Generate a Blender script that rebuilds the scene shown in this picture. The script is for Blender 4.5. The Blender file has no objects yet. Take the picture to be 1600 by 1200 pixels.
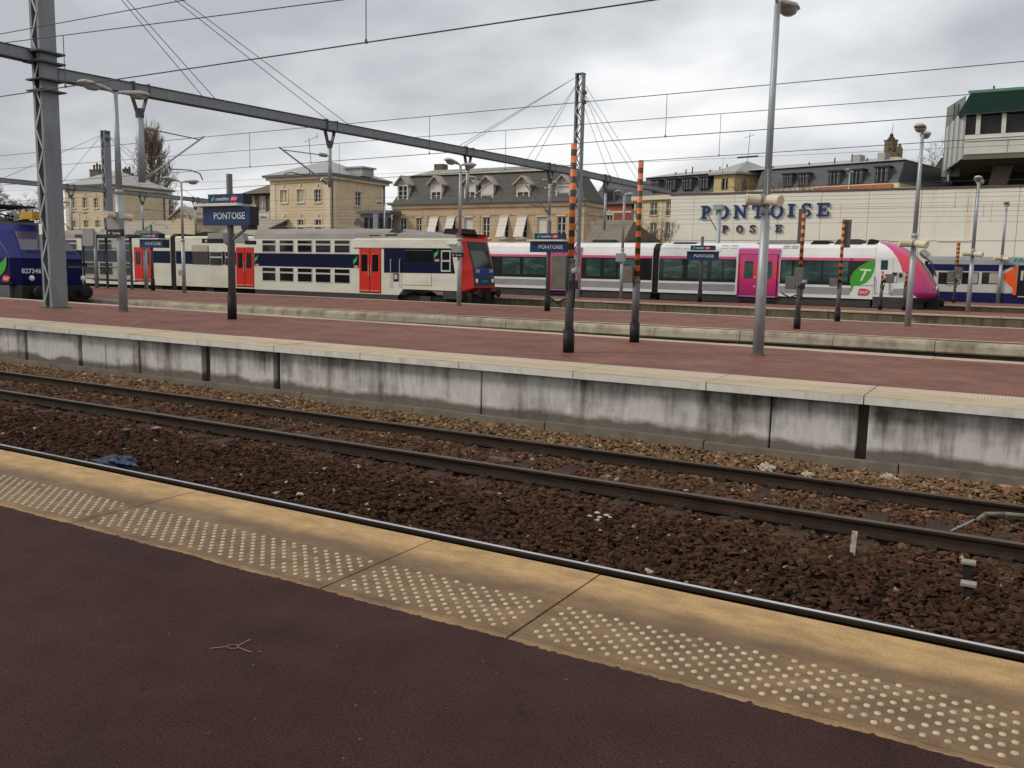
import bpy, bmesh, math, random
import numpy as np
from mathutils import Vector, Matrix
random.seed(7); RNG = np.random.default_rng(11)
R = math.radians
scene = bpy.context.scene
COL = scene.collection
# ------------------------------------------------------------------ camera
CAM_H = 2.31                       # metres above rail head (z = 0)
F_PX = 1380.0                      # focal length in pixels of a 1600 x 1200 frame
RM = np.array([[0.86257678, -0.08282184, 0.49910103],
               [0.50553844, 0.10248356, -0.85669598],
               [0.01980349, 0.99128082, 0.13026956]])
cd = bpy.data.cameras.new('camera'); cam = bpy.data.objects.new('camera', cd); COL.objects.link(cam)
cd.sensor_fit = 'HORIZONTAL'; cd.sensor_width = 36.0; cd.lens = F_PX / 1600 * 36
cd.clip_start = 0.05; cd.clip_end = 4000
m4 = Matrix.Identity(4)
for i in range(3):
    for j in range(3): m4[i][j] = float(RM[i, j])
m4[2][3] = CAM_H
cam.matrix_world = m4
scene.camera = cam
# ------------------------------------------------------------------ light
SUN_EL, SUN_AZ = R(38), R(232)       # azimuth measured from +Y clockwise: light from the left, behind the viewer
w = bpy.data.worlds.new('World'); scene.world = w; w.use_nodes = True
nt = w.node_tree; N = nt.nodes; L = nt.links; N.clear()
wo = N.new('ShaderNodeOutputWorld'); bg = N.new('ShaderNodeBackground'); bg.inputs['Strength'].default_value = 1.0
sky = N.new('ShaderNodeTexSky'); sky.sky_type = 'NISHITA'; sky.sun_disc = False
sky.sun_elevation = SUN_EL; sky.sun_rotation = SUN_AZ; sky.air_density = 1.5; sky.dust_density = 3
skym = N.new('ShaderNodeVectorMath'); skym.operation = 'SCALE'; skym.inputs['Scale'].default_value = 0.09
L.new(sky.outputs[0], skym.inputs[0])
tc = N.new('ShaderNodeTexCoord')
sep = N.new('ShaderNodeSeparateXYZ'); L.new(tc.outputs['Generated'], sep.inputs[0])
def wmath(op, a, b=None, c=None):
    n = N.new('ShaderNodeMath'); n.operation = op
    for i, v in enumerate((a, b, c)):
        if v is None: continue
        if isinstance(v, (int, float)): n.inputs[i].default_value = v
        else: L.new(v, n.inputs[i])
    return n.outputs[0]
zc = wmath('ADD', wmath('ABSOLUTE', sep.outputs[2]), 0.30)
cx = wmath('DIVIDE', sep.outputs[0], zc); cy = wmath('DIVIDE', sep.outputs[1], zc)
comb = N.new('ShaderNodeCombineXYZ'); L.new(cx, comb.inputs[0]); L.new(cy, comb.inputs[1])
def wnoise(scale, detail, rough, dist, off):
    mp = N.new('ShaderNodeMapping'); mp.inputs['Location'].default_value = off
    mp.inputs['Rotation'].default_value = (0, 0, R(-28)); mp.inputs['Scale'].default_value = (scale, scale * 1.25, scale)
    L.new(comb.outputs[0], mp.inputs[0])
    n = N.new('ShaderNodeTexNoise'); n.inputs['Scale'].default_value = 1.0; n.inputs['Detail'].default_value = detail
    n.inputs['Roughness'].default_value = rough; n.inputs['Distortion'].default_value = dist
    L.new(mp.outputs[0], n.inputs['Vector']); return n.outputs[0]
n1 = wnoise(0.95, 4, 0.48, 0.35, (3.1, 1.7, 0)); n2 = wnoise(2.6, 6, 0.5, 0.2, (7.3, 2.2, 0))
nn = wmath('ADD', wmath('MULTIPLY', n1, 0.68), wmath('MULTIPLY', n2, 0.32))
cr = N.new('ShaderNodeValToRGB'); e = cr.color_ramp.elements
e[0].position = 0.385; e[0].color = (0.395, 0.412, 0.445, 1); e[1].position = 0.605; e[1].color = (0.82, 0.825, 0.835, 1)
k = cr.color_ramp.elements.new(0.5); k.color = (0.585, 0.60, 0.625, 1)
L.new(nn, cr.inputs[0])
mix = N.new('ShaderNodeMixRGB'); mix.inputs[0].default_value = 0.93
L.new(skym.outputs[0], mix.inputs[1]); L.new(cr.outputs[0], mix.inputs[2])
L.new(mix.outputs[0], bg.inputs['Color']); L.new(bg.outputs[0], wo.inputs['Surface'])
sd = bpy.data.lights.new('sun', 'SUN'); sd.energy = 1.45; sd.angle = R(14); sd.color = (1.0, 0.91, 0.78)
sun = bpy.data.objects.new('sun', sd); COL.objects.link(sun)
sdir = Vector((math.sin(SUN_AZ) * math.cos(SUN_EL), math.cos(SUN_AZ) * math.cos(SUN_EL), math.sin(SUN_EL)))
sun.rotation_euler = sdir.to_track_quat('Z', 'Y').to_euler(); sun.location = sdir * 60
vs = scene.view_settings; vs.view_transform = 'Standard'; vs.look = 'None'; vs.exposure = 0.33; vs.gamma = 1.0
vs.use_curve_mapping = False
# ------------------------------------------------------------------ places in the station, read off the survey of the view
def ray(px, py):
    d = np.array([px - 800.0, -(py - 600.0), -F_PX]); return RM @ d
def at(px, py, Y):                 # the point on the plane Y = const seen there
    r = ray(px, py); p = r * (Y / r[1]); return Vector((p[0], p[1], p[2] + CAM_H))
def atx(px, py, X):
    r = ray(px, py); p = r * (X / r[0]); return Vector((p[0], p[1], p[2] + CAM_H))
def gp(px, py, z):                 # the point at height z
    r = ray(px, py); p = r * ((z - CAM_H) / r[2]); return Vector((p[0], p[1], z))
# ------------------------------------------------------------------ materials
MATS = {}
def mat(name, col, rough=0.6, metal=0.0, spec=0.2, var=0.12, scale=2.5, detail=6, tint=None, tfac=0.0, tscale=(1, 1, 1),
        tlo=0.45, thi=0.7, bump=0.0, bscale=30, emit=None, coat=0.0, attr=None, trans=0.0):
    """Principled surface: base colour with a soft noise in value, and an optional second colour (dirt, rust, moss) laid on by a stretched noise."""
    if name in MATS: return MATS[name]
    m = bpy.data.materials.new(name); m.use_nodes = True; MATS[name] = m
    t = m.node_tree; n = t.nodes; l = t.links
    b = n['Principled BSDF']
    b.inputs['Roughness'].default_value = rough; b.inputs['Metallic'].default_value = metal
    b.inputs['Specular IOR Level'].default_value = spec; b.inputs['Coat Weight'].default_value = coat
    co = n.new('ShaderNodeTexCoord')
    src = None
    if attr:
        a = n.new('ShaderNodeAttribute'); a.attribute_name = attr; src = a.outputs['Color']
    if var > 0:
        nz = n.new('ShaderNodeTexNoise'); nz.inputs['Scale'].default_value = scale; nz.inputs['Detail'].default_value = detail
        nz.inputs['Roughness'].default_value = 0.62
        l.new(co.outputs['Object'], nz.inputs['Vector'])
        mr = n.new('ShaderNodeMapRange'); mr.inputs[1].default_value = 0.25; mr.inputs[2].default_value = 0.75
        mr.inputs[3].default_value = 1 - var; mr.inputs[4].default_value = 1 + var
        l.new(nz.outputs[0], mr.inputs[0])
        sc = n.new('ShaderNodeVectorMath'); sc.operation = 'SCALE'
        if src is None: sc.inputs[0].default_value = col[:3]
        else: l.new(src, sc.inputs[0])
        l.new(mr.outputs[0], sc.inputs['Scale']); src = sc.outputs[0]
    if tint is not None and tfac > 0:
        mp = n.new('ShaderNodeMapping'); mp.inputs['Scale'].default_value = tscale
        l.new(co.outputs['Object'], mp.inputs[0])
        tn = n.new('ShaderNodeTexNoise'); tn.inputs['Scale'].default_value = 1.0; tn.inputs['Detail'].default_value = 7
        tn.inputs['Roughness'].default_value = 0.65
        l.new(mp.outputs[0], tn.inputs['Vector'])
        mr2 = n.new('ShaderNodeMapRange'); mr2.inputs[1].default_value = tlo; mr2.inputs[2].default_value = thi
        mr2.inputs[4].default_value = tfac
        l.new(tn.outputs[0], mr2.inputs[0])
        mx = n.new('ShaderNodeMixRGB'); l.new(mr2.outputs[0], mx.inputs[0])
        if src is None: mx.inputs[1].default_value = (*col[:3], 1)
        else: l.new(src, mx.inputs[1])
        mx.inputs[2].default_value = (*tint[:3], 1); src = mx.outputs[0]
    if src is None: b.inputs['Base Color'].default_value = (*col[:3], 1)
    else: l.new(src, b.inputs['Base Color'])
    if bump > 0:
        bn = n.new('ShaderNodeTexNoise'); bn.inputs['Scale'].default_value = bscale; bn.inputs['Detail'].default_value = 5
        l.new(co.outputs['Object'], bn.inputs['Vector'])
        bp = n.new('ShaderNodeBump'); bp.inputs['Strength'].default_value = bump; bp.inputs['Distance'].default_value = 0.02
        l.new(bn.outputs[0], bp.inputs['Height']); l.new(bp.outputs[0], b.inputs['Normal'])
    if emit:
        b.inputs['Emission Color'].default_value = (*emit[:3], 1); b.inputs['Emission Strength'].default_value = emit[3]
    return m
def s2l(r, g, b):                  # 8-bit screen colour to linear
    return tuple(((c / 255) / 12.92) if c / 255 < 0.04045 else (((c / 255) + 0.055) / 1.055) ** 2.4 for c in (r, g, b))
# ------------------------------------------------------------------ mesh building
class MB:
    def __init__(s): s.v = []; s.f = []; s.m = []; s.mi = 0
    def add(s, vs, fs):
        o = len(s.v); s.v.extend([tuple(map(float, p)) for p in vs])
        for f in fs: s.f.append(tuple(i + o for i in f)); s.m.append(s.mi)
        return s
    def quad(s, a, b, c, d): return s.add([a, b, c, d], [(0, 1, 2, 3)])
    def box(s, x0, x1, y0, y1, z0, z1):
        x0, x1 = sorted((x0, x1)); y0, y1 = sorted((y0, y1)); z0, z1 = sorted((z0, z1))
        return s.add([(x0, y0, z0), (x1, y0, z0), (x1, y1, z0), (x0, y1, z0), (x0, y0, z1), (x1, y0, z1), (x1, y1, z1), (x0, y1, z1)],
                     [(0, 3, 2, 1), (4, 5, 6, 7), (0, 1, 5, 4), (1, 2, 6, 5), (2, 3, 7, 6), (3, 0, 4, 7)])
    def bar(s, p, q, w, h, up=(0, 0, 1)):      # rectangular bar from p to q, w sideways, h along up
        p = Vector(p); q = Vector(q); d = (q - p).normalized(); u = Vector(up)
        if abs(d.dot(u)) > 0.98: u = Vector((0, 1, 0))
        a = d.cross(u).normalized(); c = a.cross(d).normalized(); a *= w / 2; c *= h / 2
        return s.add([p - a - c, p + a - c, p + a + c, p - a + c, q - a - c, q + a - c, q + a + c, q - a + c],
                     [(0, 1, 2, 3), (7, 6, 5, 4), (0, 4, 5, 1), (1, 5, 6, 2), (2, 6, 7, 3), (3, 7, 4, 0)])
    def tube(s, p, q, r, r2=None, n=8, caps=True):
        p = Vector(p); q = Vector(q); r2 = r if r2 is None else r2; d = (q - p).normalized()
        u = Vector((0, 0, 1)) if abs(d.z) < 0.9 else Vector((1, 0, 0))
        a = d.cross(u).normalized(); c = a.cross(d)
        vs = []; fs = []
        for i in range(n):
            t = 2 * math.pi * i / n; o = a * math.cos(t) + c * math.sin(t)
            vs += [p + o * r, q + o * r2]
        for i in range(n):
            j = (i + 1) % n; fs.append((2 * i, 2 * i + 1, 2 * j + 1, 2 * j))
        if caps: fs.append(tuple(2 * i for i in range(n))); fs.append(tuple(2 * i + 1 for i in reversed(range(n))))
        return s.add(vs, fs)
    def path(s, pts, r, n=6):
        for a, b in zip(pts[:-1], pts[1:]): s.tube(a, b, r, n=n)
        return s
    def prism(s, pts, axis, a0, a1):            # polygon pts in the other two axes, extruded along axis
        n = len(pts)
        def mk(p, a):
            return {'x': (a, p[0], p[1]), 'y': (p[0], a, p[1]), 'z': (p[0], p[1], a)}[axis]
        vs = [mk(p, a0) for p in pts] + [mk(p, a1) for p in pts]
        fs = [tuple(range(n)), tuple(range(2 * n - 1, n - 1, -1))]
        for i in range(n):
            j = (i + 1) % n; fs.append((i, i + n, j + n, j))
        return s.add(vs, fs)
    def lathe(s, c, prof, n=12, axis='z'):      # prof: (r, h)
        vs = []; fs = []; c = Vector(c)
        for (r, h) in prof:
            for i in range(n):
                t = 2 * math.pi * i / n; o = (r * math.cos(t), r * math.sin(t), h)
                if axis == 'y': o = (o[0], o[2], o[1])
                if axis == 'x': o = (o[2], o[0], o[1])
                vs.append(c + Vector(o))
        for k in range(len(prof) - 1):
            for i in range(n):
                j = (i + 1) % n; fs.append((k * n + i, k * n + j, (k + 1) * n + j, (k + 1) * n + i))
        fs.append(tuple(range(n - 1, -1, -1))); fs.append(tuple((len(prof) - 1) * n + i for i in range(n)))
        return s.add(vs, fs)
    def build(s, name, material, parent=None, smooth=False, bevel=0.0):
        o = worigin(parent)
        me = bpy.data.meshes.new(name)
        me.from_pydata([(x - o[0], y - o[1], z - o[2]) for x, y, z in s.v], [], s.f)
        mats = material if isinstance(material, (list, tuple)) else [material]
        for mm in mats: me.materials.append(mm)
        if len(mats) > 1: me.polygons.foreach_set('material_index', s.m)
        bm = bmesh.new(); bm.from_mesh(me); bmesh.ops.recalc_face_normals(bm, faces=bm.faces); bm.to_mesh(me); bm.free()
        if smooth: me.polygons.foreach_set('use_smooth', [True] * len(me.polygons))
        ob = bpy.data.objects.new(name, me); COL.objects.link(ob)
        if parent is not None: ob.parent = parent
        if smooth == 'auto' or (smooth and smooth is not True): pass
        if bevel:
            bv = ob.modifiers.new('bevel', 'BEVEL'); bv.width = bevel; bv.segments = 2; bv.limit_method = 'ANGLE'; bv.angle_limit = R(40)
        return ob
def worigin(p):
    o = Vector((0, 0, 0))
    while p is not None: o = o + p.location; p = p.parent
    return o
def tag(o, label=None, cat=None, group=None, kind=None):
    if label: o['label'] = label
    if cat: o['category'] = cat
    if group: o['group'] = group
    if kind: o['kind'] = kind
    return o
def thing(name, label, cat, loc=(0, 0, 0), group=None):
    o = bpy.data.objects.new(name, None); COL.objects.link(o); o.location = loc; o.empty_display_size = 0.3
    return tag(o, label, cat, group)
KIDS = {}
def copy_tree(o, parent=None, children=None):
    if children is None:
        children = {}
        for q in bpy.data.objects:
            if q.parent: children.setdefault(q.parent.name, []).append(q)
    c = o.copy(); COL.objects.link(c); c.parent = parent
    for ch in children.get(o.name, []): copy_tree(ch, c, children)
    return c
_txt = {}
def text_mb(mb, s, fit_w, h, place, extrude=0.004, bold=0.0, italic=0.0):
    """Lettering s as flat polygons, scaled to width fit_w and cap height h, put in place by place(u, v, d)."""
    cu = bpy.data.curves.new('lettering', 'FONT'); cu.body = s; cu.size = 1; cu.offset = bold; cu.shear = italic; cu.resolution_u = 3
    cu.extrude = 0.5
    ob = bpy.data.objects.new('lettering', cu); COL.objects.link(ob)
    dg = bpy.context.evaluated_depsgraph_get(); me = bpy.data.meshes.new_from_object(ob.evaluated_get(dg))
    vs = [v.co.copy() for v in me.vertices]; fs = [tuple(p.vertices) for p in me.polygons]
    bpy.data.objects.remove(ob); bpy.data.curves.remove(cu); bpy.data.meshes.remove(me)
    x0 = min(v.x for v in vs); x1 = max(v.x for v in vs); y0 = min(v.y for v in vs); y1 = max(v.y for v in vs)
    mb.add([place((v.x - x0) / (x1 - x0) * fit_w, (v.y - y0) / (y1 - y0) * h, (v.z + 0.5) * extrude) for v in vs], fs)
    return mb
# ------------------------------------------------------------------ the setting: ground, platforms, tracks
P1Z, P2Z, P3Z, P4Z = 0.88, 0.88, 0.71, 0.75
def stained(name, base, dirt, pale, zlo, zhi, streak=(4.5, 1, 0.55), moss=None, bottom=0.12):
    """Concrete wall face: rain streaks, pale lime runs and a ragged splash zone at the foot."""
    m = bpy.data.materials.new(name); m.use_nodes = True; t = m.node_tree; n = t.nodes; l = t.links; b = n['Principled BSDF']
    b.inputs['Roughness'].default_value = 0.85; b.inputs['Specular IOR Level'].default_value = 0.2
    co = n.new('ShaderNodeTexCoord')
    def nz(sc, off, det=7, ro=0.62):
        mp = n.new('ShaderNodeMapping'); mp.inputs['Scale'].default_value = sc; mp.inputs['Location'].default_value = off
        l.new(co.outputs['Object'], mp.inputs[0]); q = n.new('ShaderNodeTexNoise'); q.inputs['Scale'].default_value = 1; q.inputs['Detail'].default_value = det
        q.inputs['Roughness'].default_value = ro; l.new(mp.outputs[0], q.inputs['Vector']); return q.outputs[0]
    def rng(v, a, c, d, e2):
        q = n.new('ShaderNodeMapRange'); q.inputs[1].default_value = a; q.inputs[2].default_value = c; q.inputs[3].default_value = d; q.inputs[4].default_value = e2
        l.new(v, q.inputs[0]); return q.outputs[0]
    def mx(f, a, c):
        q = n.new('ShaderNodeMixRGB'); l.new(f, q.inputs[0])
        if isinstance(a, tuple): q.inputs[1].default_value = (*a, 1)
        else: l.new(a, q.inputs[1])
        q.inputs[2].default_value = (*c, 1); return q.outputs[0]
    def ma(op, a, c):
        q = n.new('ShaderNodeMath'); q.operation = op
        for i, v in enumerate((a, c)):
            if isinstance(v, (int, float)): q.inputs[i].default_value = v
            else: l.new(v, q.inputs[i])
        return q.outputs[0]
    sp = n.new('ShaderNodeSeparateXYZ'); l.new(co.outputs['Object'], sp.inputs[0])
    hz = rng(sp.outputs[2], zlo, zhi, 0, 1)
    st = nz(streak, (3, 0, 1)); blot = nz((0.55, 1, 1.1), (9, 0, 4)); fine = nz((14, 14, 5), (0, 0, 0))
    f1 = rng(ma('ADD', ma('MULTIPLY', st, 0.62), ma('ADD', ma('MULTIPLY', blot, 0.62), ma('MULTIPLY', hz, 0.13))), 0.645, 0.86, 0, 0.95)
    c = mx(f1, base, dirt)
    f2 = rng(ma('ADD', nz((3.2, 1, 0.8), (1, 5, 2)), ma('MULTIPLY', hz, -0.10)), 0.56, 0.70, 0, 0.7)
    c = mx(f2, c, pale)
    f3 = rng(ma('SUBTRACT', hz, ma('MULTIPLY', nz((1.1, 1, 1.5), (2, 2, 7)), 0.55)), -0.22 + bottom, -0.10 + bottom, 0.85, 0)
    c = mx(f3, c, moss or dirt)
    f4 = rng(fine, 0.3, 0.7, 0, 0.25); c = mx(f4, c, dirt)
    l.new(c, b.inputs['Base Color'])
    bp = n.new('ShaderNodeBump'); bp.inputs['Strength'].default_value = 0.35; bp.inputs['Distance'].default_value = 0.01
    l.new(fine, bp.inputs['Height']); l.new(bp.outputs[0], b.inputs['Normal'])
    return m
def asphalt(name, c1, c2, rough, fleck):
    """Red asphalt: fine aggregate grain, broad uneven patches, pale flecks."""
    m = bpy.data.materials.new(name); m.use_nodes = True; t = m.node_tree; n = t.nodes; l = t.links; b = n['Principled BSDF']
    b.inputs['Specular IOR Level'].default_value = 0.07
    co = n.new('ShaderNodeTexCoord')
    def nz(s, d=5, r=0.6):
        q = n.new('ShaderNodeTexNoise'); q.inputs['Scale'].default_value = s; q.inputs['Detail'].default_value = d; q.inputs['Roughness'].default_value = r
        l.new(co.outputs['Object'], q.inputs['Vector']); return q.outputs[0]
    def rng(v, a, c, d, e2):
        q = n.new('ShaderNodeMapRange'); q.inputs[1].default_value = a; q.inputs[2].default_value = c; q.inputs[3].default_value = d; q.inputs[4].default_value = e2
        l.new(v, q.inputs[0]); return q.outputs[0]
    mx = n.new('ShaderNodeMixRGB'); l.new(rng(nz(0.9, 6), 0.3, 0.7, 0, 1), mx.inputs[0]); mx.inputs[1].default_value = (*c1, 1); mx.inputs[2].default_value = (*c2, 1)
    g = nz(120, 4, 0.75); sc = n.new('ShaderNodeVectorMath'); sc.operation = 'SCALE'; l.new(mx.outputs[0], sc.inputs[0]); l.new(rng(g, 0.32, 0.70, 0.35, 1.8), sc.inputs['Scale'])
    pt = nz(3.2, 7, 0.7); sc2 = n.new('ShaderNodeVectorMath'); sc2.operation = 'SCALE'; l.new(sc.outputs[0], sc2.inputs[0]); l.new(rng(pt, 0.3, 0.7, 0.78, 1.18), sc2.inputs['Scale'])
    def ml(a, c):
        q = n.new('ShaderNodeMath'); q.operation = 'MULTIPLY'; l.new(a, q.inputs[0]); l.new(c, q.inputs[1]); return q.outputs[0]
    vo = n.new('ShaderNodeTexVoronoi'); vo.inputs['Scale'].default_value = 34; l.new(co.outputs['Object'], vo.inputs['Vector'])
    sv = n.new('ShaderNodeSeparateColor'); l.new(vo.outputs['Color'], sv.inputs[0])
    mf = n.new('ShaderNodeMixRGB'); l.new(ml(rng(vo.outputs['Distance'], 0.06, 0.16, fleck, 0), rng(sv.outputs[0], .93, .99, 0, 1)), mf.inputs[0]); l.new(sc2.outputs[0], mf.inputs[1]); mf.inputs[2].default_value = (0.26, 0.20, 0.165, 1)
    vg = n.new('ShaderNodeTexVoronoi'); vg.inputs['Scale'].default_value = 5.5; l.new(co.outputs['Object'], vg.inputs['Vector'])
    sg = n.new('ShaderNodeSeparateColor'); l.new(vg.outputs['Color'], sg.inputs[0])
    mg = n.new('ShaderNodeMixRGB'); l.new(ml(rng(vg.outputs['Distance'], 0.05, 0.13, .55, 0), rng(sg.outputs[1], .72, .8, 0, 1)), mg.inputs[0]); l.new(mf.outputs[0], mg.inputs[1]); mg.inputs[2].default_value = (0.012, 0.009, 0.009, 1)
    ds = n.new('ShaderNodeTexNoise'); ds.inputs['Scale'].default_value = 3; ds.inputs['Detail'].default_value = 5; l.new(co.outputs['Object'], ds.inputs['Vector'])
    av = n.new('ShaderNodeVectorMath'); av.operation = 'MULTIPLY_ADD'; av.inputs[1].default_value = (.5, .5, .5); l.new(ds.outputs['Color'], av.inputs[0]); l.new(co.outputs['Object'], av.inputs[2])
    vc = n.new('ShaderNodeTexVoronoi'); vc.feature = 'DISTANCE_TO_EDGE'; vc.inputs['Scale'].default_value = .42; l.new(av.outputs[0], vc.inputs['Vector'])
    mk = n.new('ShaderNodeMixRGB'); l.new(ml(rng(vc.outputs['Distance'], 0.0012, 0.004, .5, 0), rng(nz(.6, 3), .50, .58, 0, 1)), mk.inputs[0]); l.new(mg.outputs[0], mk.inputs[1]); mk.inputs[2].default_value = (0.012, 0.009, 0.008, 1)
    mf = mk
    l.new(mf.outputs[0], b.inputs['Base Color'])
    l.new(rng(nz(1.7, 6), 0.35, 0.65, rough - 0.09, rough + 0.09), b.inputs['Roughness'])
    bp = n.new('ShaderNodeBump'); bp.inputs['Strength'].default_value = 0.55; bp.inputs['Distance'].default_value = 0.006
    l.new(g, bp.inputs['Height']); l.new(bp.outputs[0], b.inputs['Normal'])
    return m
def coping_mat(name, base, dirt, y_in, y_a, y_b, wear):
    """Ochre precast edge slab: soot trodden in along the middle band, blotches, fine pores."""
    m = bpy.data.materials.new(name); m.use_nodes = True; t = m.node_tree; n = t.nodes; l = t.links; b = n['Principled BSDF']
    b.inputs['Roughness'].default_value = 0.72; b.inputs['Specular IOR Level'].default_value = 0.3
    co = n.new('ShaderNodeTexCoord')
    def nz(sc, d=7):
        mp = n.new('ShaderNodeMapping'); mp.inputs['Scale'].default_value = sc; l.new(co.outputs['Object'], mp.inputs[0])
        q = n.new('ShaderNodeTexNoise'); q.inputs['Scale'].default_value = 1; q.inputs['Detail'].default_value = d; q.inputs['Roughness'].default_value = 0.65
        l.new(mp.outputs[0], q.inputs['Vector']); return q.outputs[0]
    def rng(v, a, c, d, e2):
        q = n.new('ShaderNodeMapRange'); q.interpolation_type = 'SMOOTHSTEP'; q.inputs[1].default_value = a; q.inputs[2].default_value = c; q.inputs[3].default_value = d; q.inputs[4].default_value = e2
        l.new(v, q.inputs[0]); return q.outputs[0]
    def ma(op, a, c):
        q = n.new('ShaderNodeMath'); q.operation = op
        for i, v in enumerate((a, c)):
            if isinstance(v, (int, float)): q.inputs[i].default_value = v
            else: l.new(v, q.inputs[i])
        return q.outputs[0]
    sp = n.new('ShaderNodeSeparateXYZ'); l.new(co.outputs['Object'], sp.inputs[0])
    yy = ma('ADD', sp.outputs[1], ma('MULTIPLY', nz((1.3, 2, 2)), 0.22))
    band = ma('MULTIPLY', rng(yy, y_in, y_in + 0.13, 0, 1), rng(yy, y_a, y_b, 1, 0.06))
    mx = n.new('ShaderNodeMixRGB'); l.new(ma('MULTIPLY', band, rng(nz((2.2, 5, 5)), 0.25, 0.6, 0.72 * wear, wear)), mx.inputs[0])
    mx.inputs[1].default_value = (*base, 1); mx.inputs[2].default_value = (*dirt, 1)
    sc = n.new('ShaderNodeVectorMath'); sc.operation = 'SCALE'; l.new(mx.outputs[0], sc.inputs[0]); l.new(rng(nz((5, 9, 9)), 0.25, 0.75, 0.72, 1.22), sc.inputs['Scale'])
    sc2 = n.new('ShaderNodeVectorMath'); sc2.operation = 'SCALE'; l.new(sc.outputs[0], sc2.inputs[0]); l.new(rng(nz((90, 90, 90), 4), 0.3, 0.7, 0.82, 1.14), sc2.inputs['Scale'])
    l.new(sc2.outputs[0], b.inputs['Base Color'])
    bp = n.new('ShaderNodeBump'); bp.inputs['Strength'].default_value = 0.25; bp.inputs['Distance'].default_value = 0.004
    l.new(nz((120, 120, 120), 4), bp.inputs['Height']); l.new(bp.outputs[0], b.inputs['Normal'])
    return m
M_ground = mat('ground_soil', (0.085, 0.07, 0.055), 0.95, var=0.35, scale=0.4, bump=0.5, bscale=8)
M_asph1 = asphalt('asphalt_near', (0.0350, 0.0162, 0.0142), (0.0500, 0.0225, 0.0192), 0.62, 0.8)  # darker base puts weaker grazing sheen and lower exposure into the colour
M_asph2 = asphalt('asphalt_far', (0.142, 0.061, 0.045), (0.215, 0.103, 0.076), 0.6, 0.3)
M_cop1 = coping_mat('coping_ochre', (0.425, 0.272, 0.120), (0.137, 0.084, 0.047), 2.87, 3.44, 3.64, 0.93)
M_cop2 = mat('coping_pale', (0.47, 0.37, 0.26), 0.75, var=0.16, scale=2.2, tint=(0.26, 0.21, 0.16), tfac=0.6, tscale=(0.8, 5, 5), bump=0.15, bscale=60)
M_white = mat('fascia_paint', (0.60, 0.59, 0.53), 0.65, var=0.12, scale=3, tint=(0.30, 0.28, 0.23), tfac=0.55, tscale=(5, 1, 2), tlo=0.5, thi=0.72)
M_stud = mat('stud_cream', (0.46, 0.385, 0.255), 0.6, var=0.3, scale=16, tint=(.26, .20, .13), tfac=.8, tscale=(24, 24, 24), tlo=.5, thi=.66)
M_stud2 = mat('stud_pale', (0.50, 0.43, 0.34), 0.6, var=0.15, scale=9)
M_wall2 = stained('stained_concrete', (0.60, 0.585, 0.55), (0.080, 0.063, 0.046), (0.76, 0.745, 0.71), 0.05, 0.78)
M_wall4 = stained('mossy_concrete', (0.165, 0.14, 0.095), (0.06, 0.048, 0.028), (0.42, 0.38, 0.32), 0.1, 0.72, moss=(0.36, 0.32, 0.26), bottom=0.25)
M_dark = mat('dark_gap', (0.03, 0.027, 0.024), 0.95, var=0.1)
M_kerb = stained('kerb_concrete', (0.46, 0.41, 0.31), (0.20, 0.165, 0.11), (0.58, 0.53, 0.42), 0.35, 0.72, streak=(3, 1, 2), bottom=-0.2)
M_foot = mat('footing_concrete', (0.17, 0.145, 0.115), 0.9, var=0.3, scale=3, bump=0.4, bscale=20)

g = MB().add([(-2500, -700, -0.5), (2500, -700, -0.5), (2500, 3500, -0.5), (-2500, 3500, -0.5)], [(0, 1, 2, 3)])
tag(g.build('ground', M_ground), kind='structure')
bed = MB()
ys = [3.95, 4.4, 5.4, 6.4, 7.4, 8.4, 9.5, 10.5, 11.4]; zs = [-.24, -.22, -.21, -.21, -.18, -.21, -.215, -.16, -.12]
for i in range(len(ys) - 1): bed.quad((-70, ys[i], zs[i]), (30, ys[i], zs[i]), (30, ys[i + 1], zs[i + 1]), (-70, ys[i + 1], zs[i + 1]))
M_bed = mat('ballast_bed', (0.035, 0.021, 0.015), 0.95, var=0.4, scale=14, bump=1.0, bscale=40, tint=(0.10, 0.065, 0.04), tfac=0.5, tscale=(3, 3, 3))
tag(bed.build('ballast_bed', M_bed), kind='structure')
bed2 = MB()
for (ya, yb) in ((17.0, 25.3), (32.0, 41.0), (44.5, 55.5)): bed2.quad((-160, ya, -.2), (60, ya, -.2), (60, yb, -.2), (-160, yb, -.2))
tag(bed2.build('track_bed', M_bed), kind='structure')

def studs(x0, x1, y0, y1, z, r, h, pitch, n, rowstep):
    """Raised tactile studs in a staggered grid, clear of the slab's ends."""
    vs = []; fs = []; prof = [(r, 0), (r * 0.86, h * 0.72), (r * 0.45, h)]
    row = 0; yy = y1
    while yy >= y0:
        k0 = math.ceil((x0 + r - (pitch / 2 if row % 2 else 0)) / pitch); xx = k0 * pitch + (pitch / 2 if row % 2 else 0)
        while xx <= x1 - r:
            o = len(vs); jx = random.uniform(-.0012, .0012)
            if random.random() < .012: xx += pitch; continue
            for (rr, hh) in prof:
                for i in range(n):
                    t = 2 * math.pi * i / n; vs.append((xx + jx + rr * math.cos(t), yy + rr * math.sin(t), z + hh))
            for k in range(2):
                for i in range(n):
                    j = (i + 1) % n; fs.append((o + k * n + i, o + k * n + j, o + (k + 1) * n + j, o + (k + 1) * n + i))
            fs.append(tuple(o + 2 * n + i for i in range(n)))
            xx += pitch
        yy -= rowstep; row += 1
    return vs, fs
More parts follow.
